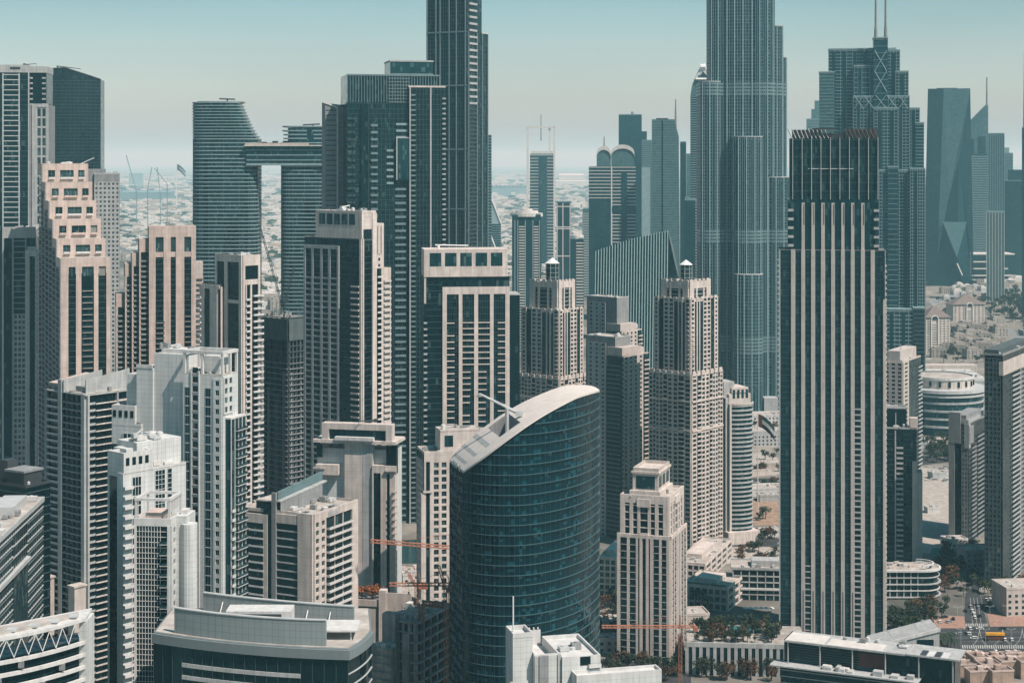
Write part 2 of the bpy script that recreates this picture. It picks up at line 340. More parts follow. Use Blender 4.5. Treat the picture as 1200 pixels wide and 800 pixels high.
# ------------------------------------------------------------------ towers on the left
def left_side():
    # glass tower at the left edge
    t = Tower('glass_tower', 'pale framed glass tower beside the dark tower with slanted roof', 1300, -10, 6, WL=32, pr=34.5)
    t.core(GL, 84); t.roof(84, pm=LGREY, par=0)
    t.panel('crown', LGREY, 'R', -10, 34.5, 76, 85, 0, .6); t.box('crown', LGREY, 0, t.WR, 3, t.WL, t.z(84)-.2, t.z(78))
    t.panel('crown_louvre', DMETAL, 'R', 12, 24, 78.5, 81.5, .6, .7)
    t.slabs(METAL, 'R', 3.5, 22.5, 87, None, 3.9, .7, .35); t.mull(METAL, 'R', 3.5, 22.5, 86, None, 13, .9, .45)
    t.slabs(MULLD, 'R', 23.5, 33, 87, None, 3.9, .35, .15); t.panel('pier', LGREY, 'R', 33, 34.5, 85, None, 0, .7)
    x1 = t.S('R', 57)
    t.box('glass_facade', GLB, t.WR, x1-2, 2, t.WL, 0, t.z(84)); t.box('crown', LGREY, t.WR, x1-1.6, .2, t.WL, t.z(85), t.z(77.5))
    t.balc(LGREY, 'R', 35.2, 38.5, 86, 123, 3.9, 1.3, .9, off=2); t.balc(LGREY, 'R', 49.5, 53.5, 86, 123, 3.9, 1.3, .9, off=2)
    t.box('wing', GREY, t.WR+.02, x1, .5, t.WL-2, 0, t.z(123)); t.panel('frame', LGREY, 'R', 37.5, 57, 121.5, 125.5, -.4, .25)
    t.panel('frame', LGREY, 'R', 37.5, 43, 125.5, None, -.4, .2); t.panel('frame', LGREY, 'R', 54.5, 57, 125.5, None, -.4, .2)
    t.wins(LGREY, 'R', 43, 54.5, 126, 275, 2, 7.4, .66, .8, .4, off=.5, wall='frame')
    roof_crane(t, t.WR-2, 8, t.z(77.8), .4, 9, 1.5, DMETAL); t.done()
    # dark tower with a slanted roof
    Y = 2050; t = Tower('dark_tower', 'dark convex glass tower with slanted roof behind the pink stepped tower', Y, 55, 8, WL=40, pr=118)
    W = t.WR; pts = []
    for i in range(15):
        a = i/14; pts.append((W*a+(-1.5 if i == 0 else 0), -7*math.sin(math.pi*min(1, a*1.15))))
    pts += [(W+1, 36), (-2, 36)]
    prof = lambda x: t.z(80 + (max(0, (x/W-.36))*20 if x/W > .36 else max(0, .3-x/W)*4))
    hs = [prof(p[0]) for p in pts]
    t.mb('glass_facade', GLB).prism(pts, 0, hs, 0)
    fl = t.mb('floor_band', MULLD)
    z = 150
    while z < t.z(91): fl.ring(pts[:15], .22, z, z+.5, closed=False); z += 4.1
    mm = t.mb('diagonal_rib', MULLD)
    for i in range(0, 14):
        for sgn in (0, 1):
            a, b = pts[i], pts[i+1]
            for k in range(3):
                f0 = k/3; p = (a[0]+(b[0]-a[0])*f0, a[1]+(b[1]-a[1])*f0-.1); zt = min(prof(p[0]), prof(b[0]))-1
                mm.tube((p[0], p[1], 150), (p[0], p[1], zt), .16, 4)
    mm = t.mb('roof_edge', DMETAL)
    for i in range(14): mm.tube((*pts[i], hs[i]+.2), (*pts[i+1], hs[i+1]+.2), .7, 5)
    q = MB(); q.tube((W*.18, 8, t.z(81)), (W*.18, 8, t.z(77)), .8, 8); q.tube((W*.18-1, 8, t.z(77)), (W*.62, 4, t.z(80.5)), .7, 6, .4); q.build('maintenance_crane', DMETAL, t.root)
    t.done()
    # grey grid tower
    t = Tower('office_tower', 'grey slab tower of small square windows beside the pink stepped tower', 1500, 110, 12, WL=14, pr=140)
    t.core(DROOF, 204, part='core'); t.wins(LGREY, 'R', 110.5, 140, 213, None, 6, 3.9, .5, .5, .4); t.panel('crown', GREY, 'R', 110.5, 140, 204, 213, 0, .42)
    t.panel('wall', LGREY, 'L', 98, 110, 206, None, 0, .3) if t.WL > 99 else t.box('wall', GREY, -9, -.02, 2, 14, 0, t.z(200))
    t.box('penthouse', GREY, -8, t.WR*.45, 3, 13, t.z(204), t.z(198)); t.roof(204, m=DROOF, pm=LGREY, n=5, par=.8); t.done()
    # framed tower in front of the left edge one
    t = Tower('apartment_tower', 'grey framed apartment tower with white window ladder at the left edge', 1120, 3, 10, WL=26, pr=42)
    t.core(GL, 278); t.panel('crown', LGREY, 'R', 3, 42, 266, 279, -.2, .5); t.box('crown', LGREY, .2, t.WR-.2, 2, t.WL, t.z(279), t.z(270))
    t.roof(z=t.z(270), m=ROOF, par=0, n=6); t.panel('pier', LGREY, 'R', 3, 4.6, 279, None, 0, .5); t.panel('pier', LGREY, 'R', 14.2, 16, 279, None, 0, .5)
    t.slabs(LGREY, 'R', 16, 30, 282, 368, 3.6, .5, .3, part='frame'); t.wins(LGREY, 'R', 16, 30, 368, None, 3, 3.6, .62, .62, .4, wall='frame')
    t.panel('pier', LGREY, 'R', 29.5, 30.8, 279, None, 0, .55)
    x0 = t.S('R', 31); x1 = t.S('R', 44); xb = t.S('R', 34); xe = t.S('R', 41.5)
    t.box('wing', WHITEP, x0+.05, x1, -7, 6, 0, t.z(293)); t.box('roof_house', WHITEP, x0+1, x1-1, -5, 3, t.z(293)-.1, t.z(289))
    t.panel('wing_glass', GLB, 'R', 35, 41, 300, None, 0, .12, off=-7)
    for a, b in ((31.2, 34.6), (41, 44)): t.balc(WHITEP, 'R', a, b, 296, None, 3.5, 1.2, .9, off=-7)
    t.done()
    # pink stepped tower
    t = Tower('stepped_tower', 'pinkish stone tower stepping up in six terraces of square openings', 1000, 71.5, 22, pl=47, pr=129)
    tops = [(303, 0), (280.5, 1), (257.5, 2), (236, 3), (214, 4), (192.5, 5)]
    dy = (t.S('L', 49)-0)/5.2; prev = 0
    for k, (py, i) in enumerate(tops):
        y0 = i*dy; zt = t.z(py)+ (y0*.0); Yk = t.Y+y0*t.dL[1]; zt = WZ(py, Yk)
        t.box('glass_facade', GLB, 0, t.WR, y0+.02, t.WL+6, prev if k else 0, zt-.6)
        f = lambda a: t.WR*a
        zb = prev if k else None
        if k == 0:
            for a, b in ((0, .145), (.30, .41), (.665, .755), (.92, 1)): t.mb('pier', PINK).box(f(a), f(b), -.9, 0, 0, zt-9)
            for a, b in ((.145, .30), (.41, .665), (.755, .92)):
                pass
            t.balc(PINK, 'R', (f(.43),), (f(.645),), (zt-16,), (0.0,), 3.5, .75, .9, rm=RAIL)
            t.slabs(MULLD, 'R', (f(.15),), (f(.30),), (zt-12,), (0.0,), 3.5, .4, .2); t.slabs(MULLD, 'R', (f(.755),), (f(.92),), (zt-12,), (0.0,), 3.5, .4, .2)
            z0 = zt-17
        else: z0 = prev
        # terrace storey: a frame with three openings
        h = zt-z0; o0, o1 = (z0+h*.22, zt-h*.33) if k else (zt-10.5, zt-5)
        m = PINK; w_ = t.mb('wall', m)
        def wallb(a, b, c, d_): w_.box(f(a), f(b), y0-.9, y0+(.4 if k else 0), c, d_)
        lo = z0 if k else zt-9.0+.0
        ops = ((.12, .27), (.38, .68), (.78, .92)) if k else ((.15, .29), (.42, .66), (.765, .91))
        wallb(0, 1, o1, zt+.4)
        if k: wallb(0, 1, z0-.3, o0)
        xs = [0]+[v for o in ops for v in o]+[1]
        for j in range(0, len(xs), 2): wallb(xs[j], xs[j+1], o0 if k else zt-9, o1)
        for a, b in ops:
            q = MB(); q.box(f(a)+.1, f(b)-.1, y0-.1, y0+.12, o0, o1); c = (f(a)+f(b))/2; q.box(c-.08, c+.08, y0-.18, y0-.1, o0, o1, 1); t.q.setdefault('window', []).append((o1+500, q, [rnd.choice(WIN), MULL]))
            if k: q = MB(); q.box(f(a)+.2, f(b)-.2, y0-2.2, y0-.9, o0-.5, o0-.15); q.box(f(a)+.2, f(b)-.2, y0-2.2, y0-2.08, o0-.15, o0+.75); t.q.setdefault('balcony', []).append((o0+500, q, [WHITEP if k % 2 else PINK]))
        t.box('roof', ROOF, .3, t.WR-.3, y0+.4, y0+dy+.3 if k < 5 else t.WL+5, zt-.6, zt-.1)
        # left flank
        lf = t.mb('flank_wall', PINK if k else SAND)
        t.mb('flank_pier', GREY).box(-.7, 0, y0-.88, y0+2.2, 0, zt-.1)
        lf.box(-.72, 0.02, y0, (y0+dy if k < 5 else t.WL+6), zt-5.5, zt+.38)
        t.slabs(GREY, 'L', (y0+2.3,), ((y0+dy) if k < 5 else t.WL+6,), (zt-6,), (0.0,), 3.5, .9, .5, part='flank_band')
        prev = zt
    t.clutter(4, t.WR-4, 5*dy+3, t.WL, prev-.2, 6)
    q = MB(); q.tube((t.WR-3, t.WL, prev), (t.WR+5, t.WL-4, prev+4), .35, 6); q.build('antenna', STEELW, t.root)
    t.done()
    # pink framed tower
    t = Tower('framed_tower', 'pinkish framed tower with four tall piers between stepped tower and thin tower', 1150, 174.5, 16, WL=14, pr=229.5)
    f = lambda a: t.WR*a; zt = t.z(265)
    t.core(GLB, z1=zt-1); t.box('wall', PINK, 0, t.WR, -.9, 5, zt-7.5, zt); t.box('wall', PINK, 0, t.WR, 10, 14, zt-7.5, zt)
    t.roof(z=zt-1, par=0, n=4)
    P = ((0, .14), (.31, .46), (.57, .75), (.90, 1))
    for a, b in P: t.mb('pier', PINK).box(f(a), f(b), -.9, 0, 0, zt-7.5)
    for a, b in ((.14, .31), (.46, .57), (.75, .90)):
        t.mb('wall', PINK).box(f(a), f(b), -.5, 0, zt-21, zt-17.5); q = MB(); q.box(f(a)+.1, f(b)-.1, -.1, .1, zt-17.3, zt-8); t.q.setdefault('window', []).append((999, q, [WIN[1]]))
        t.slabs(MULLD, 'R', (f(a),), (f(b),), (zt-22,), (0.0,), 3.5, .45, .25)
    t.balc(PINK, 'R', (f(.15),), (f(.33),), (zt-62,), (0.0,), 3.5, 1.6, .9, rm=RAIL); t.balc(PINK, 'R', (f(.76),), (f(.89),), (zt-58,), (0.0,), 3.5, 1.3, .9, rm=RAIL)
    for k, (a, b, py) in enumerate(((163, 174.5, 280), (154.5, 163, 296.6), (146.5, 154.5, 309), (136, 146.5, 345))):
        s0, s1 = t.S('R', a, 3+3*k), t.S('R', b, 3+3*k); y = 3+3*k; z1 = t.z(py)
        t.box('step_glass', GLB, s0, s1+2, y, y+14, 0, z1-9); t.box('step_wall', PINK, s0, s1+2, y-.6, y+14, z1-9+.0, z1)
        t.box('step_pier', PINK if k < 2 else SAND, s0, s0+1.2, y-.7, y-.01, 0, z1-9); t.balc(GREY, 'R', (s0+1.2,), (s1,), (z1-12,), (0.0,), 3.5, 1.2, .9, off=y)
    s1 = t.S('R', 238, 4); t.box('step_wall', SAND, t.WR, s1, 4, 14, 0, t.z(308)); t.balc(PINK, 'R', (t.WR+.3,), (s1,), (t.z(322),), (0.0,), 3.5, 1.2, .9, off=4)
    t.done()
    # cream frame tower with wavy balconies (237-310)
    t = Tower('balcony_tower', 'cream tower with dark glass slot and wavy white balconies down its right side', 950, 284, 50, pl=253, pr=304)
    f = lambda a: t.S('L', a); zt = t.z(299)
    t.core(GLB, z1=zt-1.2); t.roof(z=zt-1.2, par=0, n=5)
    for fc in 'LR':
        W = t.WL if fc == 'L' else t.WR
        t.panel('wall', CREAM, fc, (0,), (W,), (zt,), (zt-(4 if fc == 'L' else 6),), 0, .8)
    t.panel('pier', CREAM, 'L', 281, 284, (zt-4,), None, 0, .79); t.panel('pier', CREAM, 'L', 264, 267.5, (zt-4,), None, 0, .8)
    t.panel('wall', CREAM, 'L', 267.5, 281, 352, 356, 0, .5); t.slabs(MULLD, 'L', 267.5, 281, 303, None, 3.6, .25, .15)
    t.panel('pier', CREAM, 'L', 253, 255, (zt-4,), None, 0, .8)
    t.panel('pier', CREAM, 'R', (0,), (1.5,), (zt-6,), None, 0, .75); t.panel('pier', CREAM, 'R', (t.WR-1.5,), (t.WR,), (zt-6,), None, 0, .75)
    t.panel('wall', CREAM, 'R', (1.5,), (t.WR-1.5,), 328, 334, 0, .6); t.panel('pier', CREAM, 'R', (t.WR*.42,), (t.WR*.52,), 331, None, 0, .7)
    t.panel('pier', CREAM, 'R', (t.WR*.16,), (t.WR*.22,), 331, None, 0, .7)
    t.balc(WHITEP, 'R', (1.6,), (t.WR*.42,), 345, None, 3.55, 1.7, .8); t.balc(WHITEP, 'R', (t.WR*.55,), (t.WR+1.6,), 341, None, 3.55, 2.1, .8)
    y0 = t.S('L', 262); y1 = t.S('L', 234, -3); z2 = t.z(334)
    t.box('wing', CREAM, -3, 10, y0, y1, 0, z2-2); t.box('wing_roof', ROOF, -3.2, 10, y0, y1, z2-2, z2-1.6); t.box('parapet', CREAM, -3.4, -2.9, y0-.2, y1+.2, z2-3, z2-.6)
    for k in range(7): yy = y0+(y1-y0)*(k+.5)/7; t.q.setdefault('rooftop_unit', []).append((1e6, (lambda q: (q.box(-2, 0, yy-.7, yy+.7, z2-1.7, z2-.2), q)[1])(MB()), [DMETAL]))
    t.panel('wing_glass', GLB, 'L', 240, 246.5, 338, None, 0, .15, off=-3); t.panel('wing_glass', GLB, 'L', 256, 258.5, 338, None, 0, .15, off=-3)
    t.panel('wing_pier', CREAM, 'L', 246.5, 255, 336, None, 0, .5, off=-3); t.panel('wing_pier', CREAM, 'L', 236.5, 240, 336, None, 0, .5, off=-3)
    t.balc(WHITEP, 'L', 231.5, 236.5, 345, None, 3.55, 1.4, .8, off=-3)
    t.done()
    # tower still under construction
    t = Tower('unfinished_tower', 'dark raw concrete tower under construction with ragged top floor', 1120, 338, 48, pl=309, pr=356)
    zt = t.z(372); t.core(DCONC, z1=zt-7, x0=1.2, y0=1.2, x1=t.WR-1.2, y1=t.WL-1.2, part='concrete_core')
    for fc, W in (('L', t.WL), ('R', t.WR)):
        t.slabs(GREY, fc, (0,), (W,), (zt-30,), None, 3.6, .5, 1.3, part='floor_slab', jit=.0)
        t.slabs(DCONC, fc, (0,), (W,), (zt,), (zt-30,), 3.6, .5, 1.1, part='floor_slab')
        for k in range(5): t.panel('column', DCONC, fc, (W*k/4.3,), (W*k/4.3+1.0,), (zt-1,), None, -1, .6)
        for k in range(3): t.panel('infill_wall', GREY, fc, (W*(.14+k*.3),), (W*(.24+k*.3),), (zt-34-rnd.random()*20,), None, -1, .3)
        t.panel('safety_net', mat('debris netting', (.10, .13, .13)), fc, (-.5,), (W+.5,), (zt-1,), (zt-15,), 1.2, 1.3)
    t.box('roof', CONC, 0, t.WR, 0, t.WL, zt-.5, zt)
    for k in range(34):
        x, y = rnd.uniform(0, t.WR), rnd.uniform(0, t.WL); h = rnd.uniform(2, 5.5)
        t.mb('scaffold', MULL).tube((x, y, zt), (x, y, zt+h), .13, 4)
        t.mb('scaffold', MULL).tube((x, y, zt+h*.8), (x+rnd.uniform(-3, 3), y+rnd.uniform(-3, 3), zt+h*.8), .1, 4)
        if k < 12: t.mb('formwork', CONC).box(x-1.2, x+1.2, y-1, y+1, zt, zt+rnd.uniform(.5, 2.8))
    t.done()
    # beige apartment tower with roof fins
    t = Tower('fin_roof_tower', 'beige grey apartment tower with slanting roof fins and stacked balconies', 870, 101, 50, pl=57, pr=155)
    zt = t.z(462); t.core(GLB, z1=zt); t.roof(z=zt, par=0, n=12)
    t.box('eave', LGREY, -1.2, t.WR+1.2, -1.2, t.WL+1.2, zt-.7, zt-.15)
    W, L = t.WR, t.WL
    for a, b, p1, p2 in ((0, .0, 0, 0),):
        fm = t.mb('roof_fin', LGREY); z0 = zt-.3
        def fin(y, xa, xb, za, zb, th=.7): fm.prism([(xa, y), (xb, y), (xb, y+th), (xa, y+th)], z0, [za, zb, zb, za])
        fin(1.5, 1, W*.98, zt+7, zt+10.5); fin(L*.55, -1, W*.8, zt+6, zt+9)
        sf = t.mb('roof_slab', PINK); sf.prism([(0, L*.58), (W*.8, L*.58), (W*.8, L), (0, L)], [zt+3, zt+6, zt+6, zt+3], [zt+3.6, zt+6.6, zt+6.6, zt+3.6])
        t.box('penthouse', GREY, 2, W*.7, L*.6, L-1, zt-.2, zt+3.2)
        t.box('penthouse', GREY, 3, W-3, 3, L*.4, zt-.2, zt+3)
    t.panel('pier', LGREY, 'L', (0,), (2.6,), (zt,), None, 0, 1.3); t.panel('pier', LGREY, 'L', 70.5, 74.5, (zt+6,), None, 0, 1.5); t.panel('pier', GREY, 'L', 55, 57, (zt,), None, 0, 1.2)
    t.panel('pier', LGREY, 'R', (0,), (1.2,), (zt,), None, 0, 1.35)
    t.balc(LGREY, 'L', 74.5, 98, (zt-2,), None, 3.55, .9, .75, rm=RAIL); t.balc(LGREY, 'L', 57, 70, (zt-2,), None, 3.55, 1.5, .9)
    t.mull(MULLD, 'L', 74.5, 98, (zt-1,), None, 4.5, .5, .7)
    t.balc(LGREY, 'R', (1.2,), (5,), (zt-2,), None, 3.55, 1.0, .9); t.balc(CREAM, 'R', (5.2,), (W*.62,), (zt-2,), None, 3.55, 1.5, .35); t.balc(CREAM, 'R', (W*.66,), (W,), (zt-2,), None, 3.55, 1.3, .8)
    t.panel('pier', GREY, 'R', (W*.62,), (W*.66,), (zt,), None, 0, 1.6)
    for px in (64, 103):
        s = t.S('L', px) if px < 101 else 0
        q = MB(); q.box(-9, -2, s-2.6, s+2.6, 0, t.z(684)); q.box(-9.5, -1.5, s-3.1, s+3.1, t.z(684), t.z(682)); q.build('stair_block', SAND, t.root)
    t.done()
    # white twin-slab tower
    t = Tower('white_tower', 'tall white panel tower with open frame crown and column of square windows', 650, 261, 69, pl=214.5, pr=279)
    zt = t.z(440); zc = t.z(412); W, L = t.WR, t.WL
    t.core(WHITE, z1=zt, part='wall'); t.roof(z=zt, par=0, n=5)
    fr = t.mb('crown_frame', WHITEP)
    for x, y in ((0, 0), (W-.9, 0), (0, L-.9), (W-.9, L-.9), (0, L*.5), (W*.5, 0)): fr.box(x, x+.9, y, y+.9, zt, zc-1)
    for c in ((-.1, W+.1, -.1, 1.0), (-.1, W+.1, L-1, L+.1), (-.1, 1.0, 1.0, L-1), (W-1, W+.1, 1.0, L-1)): fr.box(*c, zc-1.2, zc)
    t.box('penthouse', WHITE, 3, W-2, 3, L*.62, zt-.1, zc-2.2)
    for a, b in ((217.2, 222), (241, 247)): t.panel('glass_strip', GL, 'L', a, b, 455, None, 0, .12); t.slabs(WHITEP, 'L', a, b, 455, None, 3.55, .3, .2, part='floor_band'); t.mull(MULL, 'L', a, b, 455, None, .9, .12, .17)
    q0 = t.S('L', 232); q1 = t.S('L', 226); n = int((t.z(432))/3.55)
    for i in range(n):
        z = t.z(432)-i*3.55; q = MB(); q.box(-.1, .1, q0, q1, z-2.2, z); q.box(-.32, -.02, q0-.15, q1+.15, z-2.45, z-2.22, 1); t.q.setdefault('window', []).append((z, q, [WIN[0], WHITEP]))
    t.panel('pier', WHITEP, 'L', 224, 225.3, 436, None, 0, .45); t.panel('pier', WHITEP, 'L', 232.8, 234, 436, None, 0, .45)
    t.wins(WHITE, 'L', 250, 260, 444, None, 1, 3.55, .45, .55, .3)
    t.wins(WHITE, 'R', (.3,), (W*.62,), 442, 486, 2, 3.55, .6, .6, .4)
    t.box('bay_glass', GLM, 2, W+1.5, -2.4, 0.02, 0, t.z(492)); t.box('bay_roof', WHITEP, 1.8, W+1.7, -2.6, 0, t.z(492), t.z(490))
    t.mull(WHITEP, 'R', (2,), (W+1.5,), 492, None, 2.6, .3, .25, off=-2.4); t.balc(WHITEP, 'R', (W*.45,), (W+1.4,), 496, None, 3.55, 1.3, .8, off=-2.4, rm=RAIL); t.balc(WHITEP, 'R', (1.8,), (W*.36,), 590, None, 3.55, 1.0, .8, off=-2.4)
    # plain slab behind and to the left
    y0 = L+.02; y1 = t.S('L', 184, 6); t.box('slab_wing', WHITE, 4, 16, y0, y1, 0, t.z(419)); t.box('slab_wing', WHITEP, 6, 14, y0+2, y1-2, t.z(419), t.z(414))
    y2 = t.S('L', 165, 6); t.box('slab_wing', WHITE, 3, 15, y1, y2, 0, t.z(437)); t.box('parapet', WHITEP, 2.8, 3.2, y1+.2, y2, t.z(437), t.z(433)); t.box('slab_wing', WHITE, 5, 14, y2, t.S('L', 150, 6), 0, t.z(446))
    t.clutter(5, 14, y0+2, y1-2, t.z(414), 5); t.done()
    # lower white towers in front
    t = Tower('white_stepped_tower', 'white stepped tower with small crown openings left of the tall white one', 665, 165, 69, pl=131, pr=186)
    W, L = t.WR, t.WL; zt = t.z(500)
    t.core(WHITE, z1=zt, part='wall'); t.roof(z=zt, pm=WHITEP, n=5, par=.9)
    y0 = t.S('L', 158); t.box('crown', WHITE, 0.02, 12, y0, L, zt, t.z(484)); fr = t.mb('crown_frame', WHITEP)
    for c in ((0, 12, y0, y0+.7), (0, 12, L-.7, L), (0, .7, y0+.7, L-.7), (11.3, 12, y0+.7, L-.7)): fr.box(*c, t.z(484), t.z(476))
    for k in range(4): yy = y0+(L-y0)*(k+.5)/4; t.mb('crown_opening', GLB).box(-.12, .1, yy-.7, yy+.7, t.z(490), t.z(482))
    t.panel('glass_strip', GL, 'L', 144.5, 154.5, 508, None, 0, .12); t.mull(WHITEP, 'L', 144.5, 154.5, 508, None, 1.6, .2, .3); t.slabs(WHITEP, 'L', 144.5, 154.5, 508, None, 3.5, .35, .25)
    t.panel('glass_strip', GLB, 'L', 131.5, 139, 522, None, 0, .12); t.panel('glass_strip', GL, 'R', (3,), (W-3,), 520, None, 0, .12); t.slabs(WHITEP, 'R', (3,), (W-3,), 520, None, 3.5, .4, .3)
    t.done()
    t = Tower('white_crowned_tower', 'white tower with hollow square crown and stacked corner balconies in front', 610, 145, 48, pl=126, pr=218)
    W, L = t.WR, t.WL; zt = t.z(533); zu = t.z(555)
    t.core(WHITE, z1=zu, part='wall'); t.roof(z=zu, pm=WHITEP, n=4, par=.7)
    xs = t.S('R', 178); t.box('crown', WHITE, 0.02, xs, 0.02, L, zu-.1, zt-2)
    for k in range(4): x = xs*(k+.6)/4.4; t.mb('crown_opening', GLB).box(x-.75, x+.75, -.1, .2, t.z(546), t.z(537))
    fr = t.mb('crown_frame', WHITEP)
    for c in ((0, xs, 0, .8), (0, xs, L-.8, L), (0, .8, .8, L-.8), (xs-.8, xs, .8, L-.8)): fr.box(*c, zt-2, zt+.6)
    x2 = t.S('R', 166); t.box('upper_block', WHITE, x2, W, 3, L+5, zu, t.z(523)); t.box('upper_block', WHITE, x2-3, W-2, 5, L+3, zu, t.z(530)); t.clutter(x2+1, W-1, 4, L+4, t.z(523), 6)
    roof_crane(t, x2+3, 7, t.z(523), .6, 8, 2)
    t.balc(WHITEP, 'R', 144, 154.5, 562, None, 3.5, 1.4, .8); t.panel('glass_strip', GL, 'R', 154.8, 165, 560, None, 0, .14); t.slabs(WHITEP, 'R', 154.8, 165, 560, None, 3.5, .35, .22); t.mull(WHITEP, 'R', 154.8, 165, 560, None, 1.5, .18, .28)
    for a, b in ((181.5, 193), (196, 201)): t.panel('glass_strip', GL, 'R', a, b, 557, None, 0, .14); t.mull(WHITEP, 'R', a, b, 557, None, 1.3, .16, .28); t.slabs(WHITEP, 'R', a, b, 557, None, 1.75, .16, .22)
    t.panel('glass_strip', GLB, 'L', 129, 138, 560, None, 0, .2); t.panel('pier', WHITE, 'L', 138, 145, 555, None, 0, .3)
    t.done()
    t = Tower('white_terrace_tower', 'white tower with roof terrace under an open frame and gridded glass front', 560, 199.5, 84, pl=158, pr=212)
    W, L = 13, t.WL; t.WR = W; zt = t.z(611); zf = t.z(584)
    t.core(GL, z1=zt-.6); t.box('terrace', ROOF, 0, W, 0, L, zt-.6, zt-.1); fr = t.mb('crown_frame', WHITEP)
    for x, y in ((0, 0), (0, L-.7), (W-.7, 0), (W-.7, L-.7)): fr.box(x, x+.7, y, y+.7, zt-.1, zf-.9)
    for k in range(1, 7): fr.box(k*W/7, k*W/7+.35, 0.1, .5, zt+3, zf-.9)
    for c in ((-.1, W+.1, -.1, .9), (-.1, W+.1, L-.9, L+.1), (-.1, .9, .9, L-.9), (W-.9, W+.1, .9, L-.9)): fr.box(*c, zf-.9, zf)
    t.box('parapet', WHITEP, -.3, W+.2, -.3, .3, zt-1.5, zt+1); t.box('parapet', WHITEP, -.3, .3, .3, L+.3, zt-1.5, zt+1); t.box('parapet', WHITEP, .3, W, L, L+.3, zt-1.5, zt+1)
    t.box('planter', PINK, 2, W-2, 3, L-3, zt-.1, zt+2.2)
    t.slabs(WHITEP, 'L', 160, 196, (zt-1.5,), None, 1.75, .16, .2); t.mull(WHITEP, 'L', 160, 188, (zt-1.5,), None, 1.05, .13, .25); t.panel('pier', WHITEP, 'L', 157.8, 160, (zt-1.5,), None, 0, .6); t.panel('pier', WHITEP, 'L', 196.5, 199.5, (zt-1.5,), None, 0, .62)
    t.balc(LGREY, 'L', 188, 196.3, (zt-4,), None, 3.5, 1.3, .8, rm=RAIL)
    t.wins(WHITE, 'R', (.3,), (W,), (zt-1.6,), None, 2, 3.5, .35, .5, .4)
    a = t.S('L', 212); t.box('rear_wing', WHITE, 5, 15, -4, -.02, 0, t.z(608)); t.box('roof_tank', WHITEP, 8, 12, -3.2, -1, t.z(608)-.1, t.z(603)); t.mb('stair_tower', WHITE).prism([(6+2.7*math.cos(k*math.pi/8), -4.6+2.7*math.sin(k*math.pi/8)) for k in range(16)], 0, t.z(617))
    t.done()
left_side()
